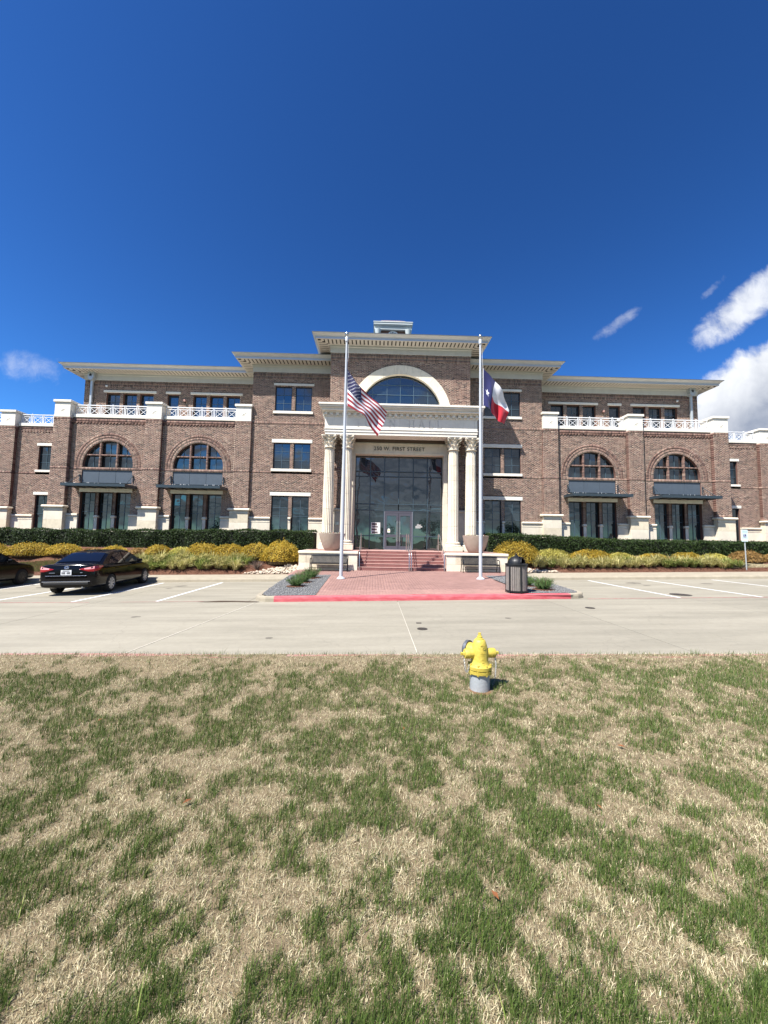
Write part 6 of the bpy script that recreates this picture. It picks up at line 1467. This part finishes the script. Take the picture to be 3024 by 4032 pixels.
# ------------------------------------------------------------------ VEGETATION
def leaf_mat(name, c1, c2, rough=0.55, trans=0.25, c3=None):
    m = bpy.data.materials.new(name); m.use_nodes = True; nt = m.node_tree; N = nt.nodes; L = nt.links; p = N['Principled BSDF']; p.inputs['Roughness'].default_value = rough; p.inputs['Specular IOR Level'].default_value = 0.3
    g = N.new('ShaderNodeNewGeometry'); cr_ = N.new('ShaderNodeValToRGB'); L.new(g.outputs['Random Per Island'], cr_.inputs[0]); e = cr_.color_ramp.elements; e[0].color = lin(*c1); e[1].color = lin(*c2)
    if c3: k = e.new(0.9); k.color = lin(*c3); e[2].position = 0.75 if False else 1.0
    oi = N.new('ShaderNodeObjectInfo'); mr = N.new('ShaderNodeMapRange'); L.new(oi.outputs['Random'], mr.inputs[0]); mr.inputs[3].default_value = 0.85; mr.inputs[4].default_value = 1.12
    mx_ = N.new('ShaderNodeMix'); mx_.data_type = 'RGBA'; mx_.blend_type = 'MULTIPLY'; mx_.inputs[0].default_value = 1; L.new(cr_.outputs[0], mx_.inputs[6]); L.new(mr.outputs[0], mx_.inputs[7]); L.new(mx_.outputs[2], p.inputs['Base Color'])
    tr = N.new('ShaderNodeBsdfTranslucent'); L.new(mx_.outputs[2], tr.inputs[0]); ms = N.new('ShaderNodeMixShader'); ms.inputs[0].default_value = trans; L.new(p.outputs[0], ms.inputs[1]); L.new(tr.outputs[0], ms.inputs[2]); L.new(ms.outputs[0], N['Material Output'].inputs[0])
    return m
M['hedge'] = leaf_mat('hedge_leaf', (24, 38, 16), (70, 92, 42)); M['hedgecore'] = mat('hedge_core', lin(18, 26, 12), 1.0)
M['yellow'] = leaf_mat('yellow_leaf', (206, 168, 58), (246, 224, 116), 0.6, 0.4, (160, 146, 62)); M['ygreen'] = leaf_mat('yellow_green_leaf', (160, 156, 66), (226, 212, 118), 0.6, 0.3); M['ybrown'] = leaf_mat('bronze_leaf', (134, 104, 60), (186, 150, 90), 0.6, 0.25)
M['shrubcore'] = mat('shrub_core', lin(60, 46, 22), 1.0); M['lily'] = leaf_mat('strap_leaf', (150, 150, 78), (232, 220, 160), 0.6, 0.3); M['lilyg'] = leaf_mat('strap_leaf_green', (92, 122, 54), (182, 184, 110), 0.6, 0.3)
M['rosemary'] = leaf_mat('rosemary_leaf', (54, 80, 40), (104, 134, 70), 0.6, 0.25); M['twig'] = mat('twig', lin(98, 80, 60), 0.9); M['dry'] = leaf_mat('dry_twigs', (96, 84, 78), (140, 126, 112), 0.8, 0.1)
def leaves_np(P, Nrm, size, rng, aspect=0.55, jit=0.9, droop=0.0):
    """one bent quad pair per leaf: 4 verts rhombus"""
    n = len(P); d = Nrm+rng.normal(0, jit, (n, 3)); d /= np.linalg.norm(d, axis=1)[:, None]
    a = np.cross(d, rng.normal(0, 1, (n, 3))); a /= np.linalg.norm(a, axis=1)[:, None]; b = np.cross(d, a)
    s = size*rng.uniform(0.6, 1.3, (n, 1)); a = a*s; b = b*s*aspect
    a[:, 2] -= droop*s[:, 0]
    V = np.stack([P-a, P+b+d*s*0.15, P+a, P-b+d*s*0.15], 1).reshape(-1, 3); F = np.arange(4*n).reshape(-1, 4)
    return V, F
def hedge(x0, x1, yc, hw_, ztop, label, seed):
    rng = np.random.default_rng(seed); n = int((x1-x0)*1700); zb = 0.98
    x = rng.uniform(x0, x1, n); face = rng.random(n); y = np.where(face < 0.55, yc-hw_, rng.uniform(yc-hw_, yc+hw_, n)); zt = np.array([ztop(v) for v in x]); z = np.where(face < 0.55, zb+(zt-zb)*rng.random(n)**0.8, zt)
    bump = 0.06*np.sin(2.1*x)+0.05*np.sin(4.7*x+1)+0.03*np.sin(11*x+7*z); y = y+np.where(face < 0.55, bump+rng.normal(0, 0.05, n), 0); z = z+np.where(face >= 0.55, 0.04*np.sin(3.3*x+2*y)+rng.normal(0, 0.035, n), 0)
    N_ = np.where((face < 0.55)[:, None], np.array([0, -1, 0.4]), np.array([0, -0.2, 1.0])); V, F = leaves_np(np.stack([x, y, z], 1), N_, 0.038, rng)
    c = ((x0+x1)/2, yc, zb); r = empty('hedge', c); tag(r, label, 'hedge')
    place(mesh_np('foliage', V-np.array(c), F, M['hedge']), 'foliage', r, c)
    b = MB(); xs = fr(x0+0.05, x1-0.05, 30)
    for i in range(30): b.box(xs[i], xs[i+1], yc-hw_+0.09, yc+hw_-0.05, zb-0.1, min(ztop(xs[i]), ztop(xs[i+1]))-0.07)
    b.obj('dark_core', M['hedgecore'], r)  # dark filler added inside the leaves so nothing shows through
    b = MB()
    for i in range(int((x1-x0)/0.9)): xx = x0+0.4+i*0.9; b.tube([(xx, yc, 0.9), (xx+0.05, yc-0.02, 1.5)], 0.02, 5)
    b.obj('stems', M['twig'], r)
hedge(-33, X(-4.75), 22.22, 0.66, lambda x: 2.06+0.16*max(0, min(1, (x+16)/9)), 'dark green clipped hedge along the left half of the town hall', 11)
hedge(X(5.0), 36, 22.22, 0.66, lambda x: 2.24-0.22*max(0, min(1, (x-8)/6)), 'dark green clipped hedge along the right half of the town hall', 12)
def mound_mesh(name, rx, ry, h, n, size, mats, seed, spiky=0.0):
    rng = np.random.default_rng(seed); u = rng.uniform(0, 2*math.pi, n); v = np.arccos(rng.uniform(0.0, 1, n)); sh = 1+0.10*np.sin(3*u+seed)+0.08*np.sin(5*u+2*v)+rng.normal(0, 0.05, n); sh = np.where(rng.random(n) < 0.25, sh*rng.uniform(0.7, 1.0, n), sh)
    N_ = np.stack([np.sin(v)*np.cos(u), np.sin(v)*np.sin(u), np.cos(v)], 1); P = N_*sh[:, None]*np.array([rx, ry, h]); V, F = leaves_np(P, N_*0.8+np.array([0, 0, 0.5]), size, rng, 0.42, 0.8, 0.25)
    if spiky:
        k = int(n*spiky); a = rng.uniform(0, 6.28, k); q = np.sqrt(rng.random(k)); base = np.stack([q*rx*0.9*np.cos(a), q*ry*0.9*np.sin(a), h*np.sqrt(1-q*q*0.8)*0.85], 1); tip = base+np.stack([rng.normal(0, 0.05, k), rng.normal(0, 0.05, k), rng.uniform(0.06, 0.16, k)], 1); w = np.stack([rng.uniform(0.006, 0.012, k), np.zeros(k), np.zeros(k)], 1)
        V2 = np.stack([base-w, base+w, tip+w*0.3, tip-w*0.3], 1).reshape(-1, 3); F = np.concatenate([F, np.arange(4*k).reshape(-1, 4)+len(V)]); V = np.concatenate([V, V2])
    return mesh_np(name, V, F, mats)
CORE = MB().lathe([(0.97, -0.2), (1.0, 0.05), (0.9, 0.5), (0.6, 0.85), (0.05, 1.0)], 14).mesh('dark_core', M['shrubcore'])  # dark solid filler added under the leaf shell
STEM = MB()
for k in range(7):
    a = k*0.9; STEM.tube([(0.03*math.cos(a), 0.03*math.sin(a), -0.1), (0.35*math.cos(a), 0.35*math.sin(a), 0.75)], [0.03, 0.012], 5)
STEM = STEM.mesh('stems', M['twig'])
ORD = ['first', 'second', 'third', 'fourth', 'fifth', 'sixth', 'seventh', 'eighth', 'ninth', 'tenth', 'eleventh', 'twelfth', 'thirteenth', 'fourteenth', 'fifteenth', 'sixteenth', 'seventeenth', 'eighteenth', 'nineteenth', 'twentieth', 'twenty-first', 'twenty-second', 'twenty-third', 'twenty-fourth', 'twenty-fifth', 'twenty-sixth', 'twenty-seventh', 'twenty-eighth', 'twenty-ninth', 'thirtieth']+['thirty-'+q for q in ('first', 'second', 'third', 'fourth', 'fifth', 'sixth', 'seventh', 'eighth', 'ninth')]
def shrub(x, y, rx, ry, h, kind, label, seed, dz=0.0):
    z = bed_z(x, y)+dz; r = empty('yellow_shrub', (x, y, z), 0, True); tag(r, label, 'shrub', 'yellow mounded shrubs below the hedges')
    me = mound_mesh('foliage', rx, ry, h, int(2600*(rx*ry+rx*h)/0.7)+900, 0.042, M[{'y': 'yellow', 'g': 'ygreen', 'b': 'ybrown'}[kind]], seed, 0.05); place(me, 'foliage', r)
    place(CORE, 'dark_core', r, scale=(rx*0.84, ry*0.84, h*0.86)); place(STEM, 'stems', r, scale=(rx, ry, h))
Lsh = [(-21.6, 20.4, 1.0, .6, .55, 'y'), (-19.8, 20.4, .95, .6, .52, 'y'), (-17.75, 20.45, 1.1, .6, .56, 'y'), (-16.0, 20.5, .8, .55, .46, 'y'), (-14.6, 20.5, .55, .45, .30, 'b'), (-13.5, 20.5, .66, .5, .44, 'y'), (-12.3, 20.55, .5, .45, .30, 'b'), (-11.3, 20.5, .62, .5, .46, 'y'), (-10.1, 20.55, .55, .45, .36, 'g'), (-8.95, 20.5, .8, .55, .60, 'y'), (-7.5, 20.5, .8, .55, .56, 'y'), (-6.1, 20.4, .8, .6, .64, 'y'), (-4.72, 20.0, .95, .8, .92, 'y')]
for i, (x, y, rx, ry, h, kd) in enumerate(Lsh): shrub(x, y, rx, ry, h, kd, '%s shrub in the bed left of the steps, %s from the left edge' % ({'y': 'bright yellow', 'g': 'yellow-green', 'b': 'bronze-brown'}[kd], ORD[i]), 100+i)
Rsh = [(7.5, 20.1, 1.18, .85, .95, 'y'), (6.95, 19.4, .6, .42, .5, 'g'), (9.5, 20.4, .9, .55, .50, 'g'), (11.5, 20.4, 1.1, .55, .52, 'y'), (13.2, 20.45, .7, .5, .34, 'g'), (15.0, 20.4, .85, .5, .36, 'y'), (16.9, 20.45, .8, .5, .40, 'y'), (18.5, 20.5, .65, .5, .32, 'g'), (20.3, 20.5, .85, .55, .52, 'b'), (22.1, 20.5, .85, .5, .4, 'b'), (23.9, 20.5, .9, .55, .45, 'y')]
for i, (x, y, rx, ry, h, kd) in enumerate(sorted(Rsh)): shrub(x, y, rx, ry, h, kd, '%s shrub in the bed right of the steps, %s from the steps' % ({'y': 'golden yellow', 'g': 'yellow-green', 'b': 'rusty brown'}[kd], ORD[i]), 150+i)
# strap-leaved clumps
def clump_mesh(seed, n, m, Lr=(0.25, 0.5)):
    rng = random.Random(seed); V = []; F = []
    for k in range(n):
        a = rng.uniform(0, 6.28); L_ = rng.uniform(*Lr); r0 = rng.uniform(0, 0.1); lean = rng.uniform(0.25, 1.0); w = rng.uniform(0.008, 0.016); ca, sa = math.cos(a), math.sin(a); b0 = len(V)
        for i in range(5):
            t = i/4; rr = r0+L_*lean*(t**1.2); zz = L_*(1.05*t-0.85*lean*t*t); ww = w*(1-t**3)
            V.append((ca*rr-sa*ww, sa*rr+ca*ww, zz)); V.append((ca*rr+sa*ww, sa*rr-ca*ww, zz))
        for i in range(4): F.append((b0+2*i, b0+2*i+1, b0+2*i+3, b0+2*i+2))
    return mesh_np('strap_leaves', V, F, m)
CL = [clump_mesh(s, 150, M['lily'], (0.3, 0.55)) for s in range(3)]+[clump_mesh(9+s, 150, M['lilyg'], (0.3, 0.5)) for s in range(2)]
def clumps(xs_fn, rows, side, seed):
    rng = random.Random(seed)
    for ri, (y0, x0, x1, n) in enumerate(rows):
        for k in range(n):
            x = x0+(k+0.5)*(x1-x0)/n+rng.uniform(-0.12, 0.12); y = y0+rng.uniform(-0.12, 0.12); sc = rng.uniform(1.15, 1.6)
            kk = rng.choice([0, 1, 2, 0, 1, 2, 3, 4]) if side == 'right' else rng.choice([0, 1, 2, 3, 4]); r = empty('strap_leaf_clump', (x, y, bed_z(x, y)), rng.uniform(0, 6), True); r.scale = (sc, sc, sc)
            tag(r, '%s clump of strap leaves, %s row, %s from the left, %s of the steps' % ('pale straw-green' if kk < 3 else 'greener', ['front', 'middle', 'back'][ri], ORD[k], side), 'plant', 'strap-leaved clumps in the beds')
            place(CL[kk], 'strap_leaves', r)
clumps(None, [(19.3, -11.9, -6.6, 12), (19.65, -12.4, -6.2, 13), (20.0, -12.6, -5.9, 13)], 'left', 5)
clumps(None, [(19.42, 7.9, 19.0, 23), (19.8, 7.7, 18.6, 23)], 'right', 6)
# bare grey twiggy plants at the front of the left bed
def twiggy(x, y, s, label, seed):
    rng = random.Random(seed); b = MB(); z = bed_z(x, y)
    for k in range(60):
        a = rng.uniform(0, 6.28); q = rng.uniform(0.2, 1)*s; b.tube([(x, y, z), (x+0.5*q*math.cos(a), y+0.5*q*math.sin(a), z+0.5*s*rng.uniform(.5, 1)), (x+q*math.cos(a), y+q*math.sin(a), z+s*rng.uniform(.5, 1.1))], 0.006, 3, cap=False)
    o = b.obj('dry_shrub', M['dry'], None, base=True); tag(o, label, 'shrub', 'grey leafless shrubs in the beds')
twiggy(-5.75, 19.2, 0.42, 'grey leafless shrub next to the white stones left of the steps', 1); twiggy(-9.3, 19.25, 0.25, 'small grey leafless shrub beside the front of the parked sedan', 2); twiggy(-15.2, 19.75, 0.4, 'grey leafless shrub above the grass behind the sedan', 3)
# mulch chips
def chips(name, x0, x1, y0, y1, n, seed, parent=None):
    rng = np.random.default_rng(seed); x = rng.uniform(x0, x1, n); y = rng.uniform(y0, y1, n); z = np.array([bed_z(a, b) for a, b in zip(x, y)])+0.012; P = np.stack([x, y, z], 1); V, F = leaves_np(P, np.tile(np.array([0, -0.2, 1.0]), (n, 1)), 0.03, rng, 0.3, 0.5); c = np.array([(x0+x1)/2, (y0+y1)/2, 0.5])
    me = mesh_np(name, V-c, F, M['chip']); o = place(me, name, None, tuple(c)); tag(o, 'shredded brown bark mulch covering the %s planting bed' % parent, 'mulch', kind='stuff')
M['chip'] = leaf_mat('bark_chip', (70, 44, 34), (140, 96, 74), 0.95, 0.0)
chips('bark_mulch', -22, -3.7, 18.74, 19.9, 7500, 21, 'left'); chips('bark_mulch', 6.6, 24, 18.74, 19.7, 7500, 22, 'right')
# white river stones
M['river'] = mat('river_stone', lin(190, 174, 154), 0.85, 0.16, 8, 0.1, 40, obj_rand=0.16)
RM = []
for s in range(4):
    bm = bmesh.new(); bmesh.ops.create_icosphere(bm, subdivisions=1, radius=1.0); rng = random.Random(s)
    for v in bm.verts: v.co *= rng.uniform(0.8, 1.15)
    me = bpy.data.meshes.new('stone'); bm.to_mesh(me); bm.free(); me.materials.append(M['river']); me.polygons.foreach_set('use_smooth', [True]*len(me.polygons)); RM.append(me)
def stone_bed(name, poly, n, seed):
    rng = random.Random(seed); xs = [p[0] for p in poly]; ys = [p[1] for p in poly]; b = MB(); b.add([(x, y, bed_z(x, y)+0.012) for x, y in poly], [tuple(range(len(poly)))]); o = b.obj(name, M['river']); tag(o, None, None, kind='structure')
    def ins(x, y):
        c = False
        for i in range(len(poly)):
            x1, y1 = poly[i]; x2, y2 = poly[i-1]
            if (y1 > y) != (y2 > y) and x < (x2-x1)*(y-y1)/(y2-y1)+x1: c = not c
        return c
    k = 0
    while k < n:
        x, y = rng.uniform(min(xs), max(xs)), rng.uniform(min(ys), max(ys))
        if not ins(x, y): continue
        s = rng.uniform(0.035, 0.085); place(rng.choice(RM), 'stone', o, (x, y, bed_z(x, y)+0.02+s*0.3), rot=(rng.uniform(-.4, .4), rng.uniform(-.4, .4), rng.uniform(0, 6)), scale=(s*1.25, s, s*0.75)); k += 1
stone_bed('left_stone_bed', [(-6.3, 18.76), (-3.66, 18.76), (-3.66, 19.5), (-4.2, 19.55), (-4.7, 19.3), (-5.3, 19.05)], 190, 31)
stone_bed('right_stone_bed', [(6.55, 18.76), (9.3, 18.76), (8.4, 18.95), (7.6, 19.2), (6.55, 19.25)], 130, 32)
# rosemary in the gravel
def spiky_mesh(seed, n, h, r):
    rng = np.random.default_rng(seed); a = rng.uniform(0, 6.28, n); q = np.sqrt(rng.random(n)); base = np.stack([0.25*r*q*np.cos(a), 0.25*r*q*np.sin(a), np.zeros(n)], 1); L_ = h*rng.uniform(0.55, 1.1, n)
    tip = np.stack([r*q*np.cos(a), r*q*np.sin(a), L_*(1-0.25*q)], 1); V = []; F = []
    m_ = 16
    for j in range(m_):
        t = 0.15+0.85*(j+rng.random(n))/m_; P = base+(tip-base)*t[:, None]; P[:, 2] += 0; d = (tip-base)/np.linalg.norm(tip-base, axis=1)[:, None]; o = rng.normal(0, 1, (n, 3)); o /= np.linalg.norm(o, axis=1)[:, None]; o = o*0.035+d*0.02; w = np.cross(d, o); w = w/np.linalg.norm(w, axis=1)[:, None]*0.004
        V.append(np.stack([P-w, P+w, P+o+w*0.4, P+o-w*0.4], 1).reshape(-1, 3))
    V = np.concatenate(V); return mesh_np('needles', V, np.arange(len(V)).reshape(-1, 4), M['rosemary'])
SP = [spiky_mesh(s, 270, 0.42, 0.38) for s in range(3)]
def rosemary(x, y, s, label, k):
    z = plaza_z(x, y); r = empty('rosemary_bush', (x, y, z), k*1.1, True); tag(r, label, 'bush', 'rosemary bushes in the gravel beds'); r.scale = (s, s, s); place(SP[k % 3], 'needles', r)
    b = MB()
    for q in range(30):
        a = q*2.4; rr = 0.3*math.sqrt((q+0.5)/30); b.tube([(0.06*math.cos(a), 0.06*math.sin(a), 0), (rr*math.cos(a), rr*math.sin(a), 0.3)], 0.005, 4, cap=False)
    b.obj('stems', M['twig'], r)
    bb = MB(); bb.lathe([(0.34, 0.012), (0.30, 0.02), (0.01, 0.025)], 14); bb.obj('mulch_ring', M['mulch'], r)
rosemary(-2.66, 13.5, 1.0, 'rosemary bush in the left gravel bed, nearest the street', 0); rosemary(-2.60, 14.5, 1.05, 'middle rosemary bush in the left gravel bed', 1); rosemary(-2.5, 15.75, 1.1, 'rosemary bush in the left gravel bed, nearest the steps', 2)
rosemary(5.55, 12.55, 1.05, 'rosemary bush in the right gravel bed, nearest the street', 1); rosemary(5.35, 13.5, 1.0, 'rosemary bush behind the litter bin in the right gravel bed', 0); rosemary(5.75, 13.0, 0.85, 'low rosemary bush at the right rim of the right gravel bed', 2)

# ------------------------------------------------------------------ LAWN
M['straw'] = leaf_mat('straw_blade', (140, 124, 88), (252, 240, 200), 0.8, 0.3); M['green'] = leaf_mat('green_blade', (56, 76, 32), (110, 130, 62), 0.6, 0.3)
for n in ('straw', 'green'):
    for nd_ in M[n].node_tree.nodes:
        if nd_.type == 'MAP_RANGE': nd_.inputs[3].default_value = 1.0; nd_.inputs[4].default_value = 1.0
lawn = sheet('lawn', fr(-9.5, 9.5, 60), fr(-4, 5.0, 40)+fr(5.0, 6.4, 14)[1:], lambda x, y: lawn_z(x, min(y, lawn_edge(x)))-(0.0 if y < lawn_edge(x)+0.02 else 0.25), M['soil']); tag(lawn, None, None, kind='structure')
def vnoise(x, y, seed):
    rng = np.random.default_rng(seed); T = rng.random((64, 64)); xi = np.floor(x).astype(int); yi = np.floor(y).astype(int); fx = x-xi; fy = y-yi; fx = fx*fx*(3-2*fx); fy = fy*fy*(3-2*fy); g = lambda a, b: T[a % 64, b % 64]
    return (g(xi, yi)*(1-fx)+g(xi+1, yi)*fx)*(1-fy)+(g(xi, yi+1)*(1-fx)+g(xi+1, yi+1)*fx)*fy
def fbm(x, y, s, seed, o=4):
    v = 0; a = 1; t = 0
    for k in range(o): v = v+a*vnoise(x*s+17*k, y*s+5*k, seed+k); t += a; a *= 0.55; s *= 2.1
    return v/t
def lawn_z_np(x, y):
    n = 0.012*np.sin(1.7*x+0.6*y)+0.010*np.sin(2.3*y-1.1*x+1)+0.006*np.sin(5.1*x+3.7*y); e = 6.03+(x+5.745)*(5.64-6.03)/11.765; t = np.clip((y-(e-0.7))/0.7, 0, 1)
    return 0.02*x+0.055+n*(1-t)+0.055*t
def blades(P, L_, W, lean, az, curl, rng):
    n = len(P); d = np.stack([np.cos(az), np.sin(az), np.zeros(n)], 1); sd = np.stack([-np.sin(az+rng.normal(0, .8, n)), np.cos(az+rng.normal(0, .8, n)), np.zeros(n)], 1)*W[:, None]
    up = np.array([0, 0, 1.0]); h1 = np.cos(lean); s1 = np.sin(lean); l2 = np.clip(lean+curl, 0, 1.9); h2 = np.cos(l2); s2 = np.sin(l2)
    m = P+(d*s1[:, None]+up*h1[:, None])*(L_*0.5)[:, None]; t = m+(d*s2[:, None]+up*h2[:, None])*(L_*0.5)[:, None]
    V = np.stack([P-sd, P+sd, m+sd*0.75, m-sd*0.75, t], 1).reshape(-1, 3); b = (np.arange(n)*5)[:, None]
    F = np.concatenate([b+np.array([0, 1, 2]), b+np.array([0, 2, 3]), b+np.array([3, 2, 4])]); return V, F
def grass(n, seed, kind, name, label):
    rng = np.random.default_rng(seed)
    # sample in view: depth density falls with distance
    y = 0.9+(6.05-0.9)*rng.random(n)**1.45; hw_ = 1.12*y+0.35; x = rng.uniform(-1, 1, n)*hw_
    e = 6.03+(x+5.745)*(5.64-6.03)/11.765; keep = y < e-0.01+0.05*rng.random(n); x, y, e = x[keep], y[keep], e[keep]
    g = fbm(x, y*0.85, 1.7, 40)*0.20+fbm(x, y, 4.8, 60, 3)*0.46+fbm(x, y, 13.0, 70, 2)*0.34
    g = g+0.05*np.exp(-((y-4.9)/0.35)**2)-0.16*np.clip((y-5.15)/0.45, 0, 1)+0.03*np.exp(-((x-0.85)**2+(y-4.55)**2)/0.12)
    g = g+rng.normal(0, 0.026, len(g))
    dry = np.clip(1-(g-0.437)/0.11, 0, 1)                            # 1 = straw patch
    fine = fbm(x, y, 22.0, 80, 2)
    edge = np.clip(1-(e-y)/0.09, 0, 1)
    r = rng.random(len(x)); hy = (x-1.283)**2+(y-4.62)**2 < 0.15**2
    if kind == 'green': k = (r < (1-dry)*0.92+0.12+edge*0.35) & ~hy
    else: k = (r < 0.30+dry*0.70) & (rng.random(len(x)) < 0.60+1.0*(fine-0.3)) & ~hy
    x, y, dry, fine, edge = x[k], y[k], dry[k], fine[k], edge[k]; m = len(x); P = np.stack([x, y, lawn_z_np(x, y)-0.004], 1); far = np.clip((y-1.2)/4, 0, 1)
    if kind == 'green':
        L_ = rng.uniform(0.022, 0.056, m)*(0.7+0.8*(1-dry))*(0.9+0.3*fine)+edge*rng.uniform(0, 0.05, m); W = rng.uniform(0.0008, 0.0018, m)*(1+0.5*far); lean = np.abs(rng.normal(0.25, 0.28, m)); az = rng.normal(0.4, 1.4, m); curl = np.abs(rng.normal(0.25, 0.3, m))
    else:
        L_ = rng.uniform(0.014, 0.042, m)*(0.6+0.9*fine); W = rng.uniform(0.0007, 0.0016, m)*(1+0.5*far); lean = np.abs(rng.normal(0.85, 0.45, m)); az = rng.uniform(-3.14, 3.14, m); curl = rng.normal(0.3, 0.45, m)
    V, F = blades(P, L_, W, lean, az, curl, rng); c = np.array([0, 3, 0]); o = place(mesh_np(name, V-c, F, M[kind]), name, None, tuple(c)); tag(o, label, 'grass', kind='stuff')
grass(720000, 1, 'straw', 'dormant_grass', 'dormant straw-coloured grass of the foreground lawn'); grass(440000, 2, 'green', 'green_grass', 'green grass patches growing through the foreground lawn')
M['deadleaf'] = leaf_mat('dead_leaf', (120, 62, 38), (168, 120, 76), 0.8, 0.2)
for k, (x, y) in enumerate(((0.62, 1.98), (-1.2, 2.7), (2.1, 3.3), (-2.6, 3.9), (0.3, 3.6), (3.4, 4.6), (-0.5, 5.1), (1.5, 2.6))):
    q_ = random.Random(k); z = lawn_z(x, y)+0.03; a = q_.uniform(0, 6); s_l = q_.uniform(.014, .024); ca, sa = math.cos(a)*s_l, math.sin(a)*s_l; b = MB(); b.quad((x-ca*1.4, y-sa*1.4, z), (x+sa*.6, y-ca*.6, z+.006), (x+ca*1.4, y+sa*1.4, z+.004), (x, y, z+.002)); b.quad((x-ca*1.4, y-sa*1.4, z), (x, y, z+.002), (x+ca*1.4, y+sa*1.4, z+.004), (x-sa*.6, y+ca*.6, z+.007))
    tag(b.obj('dead_leaf', M['deadleaf']), 'small dry brown leaf on the lawn, %s nearest to the viewer' % ORD[sorted([1.98, 2.7, 3.3, 3.9, 3.6, 4.6, 5.1, 2.6]).index(y)], 'leaf', 'dry leaves on the lawn')
# a few long stray blades
b = MB(); rng = random.Random(5)
for k in range(26):
    y = rng.uniform(1.5, 4.6); x = rng.uniform(-1, 1)*y*0.95; z = lawn_z(x, y); a = rng.uniform(0, 6.28); L_ = rng.uniform(0.08, 0.15); w = 0.0028
    p = [(x+L_*t*0.5*math.cos(a), y+L_*t*0.5*math.sin(a), z+L_*(t-0.25*t*t)) for t in fr(0, 1, 4)]
    for i in range(4): ww, w2 = w*(1-i/5), w*(1-(i+1)/5); b.quad((p[i][0]-ww, p[i][1], p[i][2]), (p[i][0]+ww, p[i][1], p[i][2]), (p[i+1][0]+w2, p[i+1][1], p[i+1][2]), (p[i+1][0]-w2, p[i+1][1], p[i+1][2]))
M['long'] = leaf_mat('long_blade', (122, 146, 66), (180, 184, 110), 0.6, 0.3); o = b.obj('long_grass', M['long']); tag(o, 'long pale grass blades standing above the foreground lawn', 'grass', kind='stuff')
# small lawns behind the sidewalk
def patch(name, poly, n, seed, green, label):
    rng = np.random.default_rng(seed); xs = [p[0] for p in poly]; ys = [p[1] for p in poly]; x = rng.uniform(min(xs), max(xs), n); y = rng.uniform(min(ys), max(ys), n); c = np.zeros(n, bool)
    for i in range(len(poly)):
        x1, y1 = poly[i]; x2, y2 = poly[i-1]
        if y1 == y2: continue
        c ^= ((y1 > y) != (y2 > y)) & (x < (x2-x1)*(y-y1)/(y2-y1)+x1)
    x, y = x[c], y[c]; m = len(x); P = np.stack([x, y, np.array([bed_z(a, b_) for a, b_ in zip(x, y)])+0.005], 1); V, F = blades(P, rng.uniform(.03, .07, m), rng.uniform(.003, .006, m), np.abs(rng.normal(.4, .3, m)), rng.uniform(-3, 3, m), np.abs(rng.normal(.3, .3, m)), rng); q = np.array([np.mean(xs), np.mean(ys), 0.5])
    o = place(mesh_np(name, V-q, F, M['green' if green else 'straw']), name, None, tuple(q)); tag(o, label, 'grass', kind='stuff')
    bb = MB(); gx_ = fr(min(xs), max(xs), 24)
    bb.add([(a, b_, bed_z(a, b_)+0.006) for a, b_ in poly], [tuple(range(len(poly)))]); 
patch('bed_grass', [(-20.5, 19.05), (-16.5, 18.95), (-14.5, 19.3), (-13.4, 19.75), (-13.5, 20.1), (-16.5, 19.95), (-18.5, 19.7), (-20.5, 19.6)], 30000, 3, True, 'green grass strip on the slope behind the parked sedan')
patch('bed_grass', [(18.4, 19.3), (25, 19.15), (25, 20.1), (18.2, 19.9)], 26000, 4, False, 'pale dry grass strip behind the parking sign')

# ------------------------------------------------------------------ TREES ACROSS THE ROAD (behind the viewer, mirrored in the glass)
M['treeleaf'] = leaf_mat('tree_leaf', (36, 52, 24), (78, 96, 44), 0.6, 0.2); M['bark'] = mat('bark', lin(84, 70, 58), 0.95, 0.2, 8)
def crown_mesh(seed, n=2600):
    rng = np.random.default_rng(seed); C_ = rng.normal(0, 1, (22, 3)); C_ /= np.linalg.norm(C_, axis=1)[:, None]; C_ *= rng.uniform(0.3, 0.85, (22, 1)); k = rng.integers(0, 22, n); d = rng.normal(0, 1, (n, 3)); d /= np.linalg.norm(d, axis=1)[:, None]; P = C_[k]+d*rng.uniform(0.15, 0.38, (n, 1)); V, F = leaves_np(P, d, 0.045, rng); return mesh_np('crown', V, F, M['treeleaf'])
CR = [crown_mesh(s) for s in range(2)]
def trunk_mesh(seed):
    rng = random.Random(seed); b = MB(); b.tube([(0, 0, -0.3), (0.05, 0, 1.5), (0, 0.1, 3.2), (0.1, 0.1, 5)], [0.28, 0.2, 0.15, 0.05], 9)
    for k in range(9):
        a = k*2.4; z = 1.8+k*0.3; L_ = rng.uniform(1.2, 2.2); b.tube([(0, 0.05, z), (0.5*L_*math.cos(a), 0.5*L_*math.sin(a), z+0.8), (L_*math.cos(a), L_*math.sin(a), z+1.7)], [0.09, 0.06, 0.02], 6)
    return b.mesh('trunk', M['bark'])
TK = [trunk_mesh(s) for s in range(2)]
TL = [(-38, -46, 1.0), (-29, -52, 1.2), (-19, -44, .85), (-9, -56, 1.15), (3, -50, .9), (14, -47, 1.1), (24, -55, 1.25), (33, -45, .95), (43, -52, 1.2)]
for i, (x, y, s) in enumerate(TL):
    r = empty('oak_tree', (x, y, gz(x)-0.28), i*1.3, True); tag(r, 'leafy oak across the road, mirrored in the windows, %s from the left' % ORD[i], 'tree', 'trees across the road'); r.scale = (s, s, s); place(TK[i % 2], 'trunk', r); place(CR[i % 2], 'crown', r, (0, 0, 4.4), scale=(2.9, 2.9, 2.5))
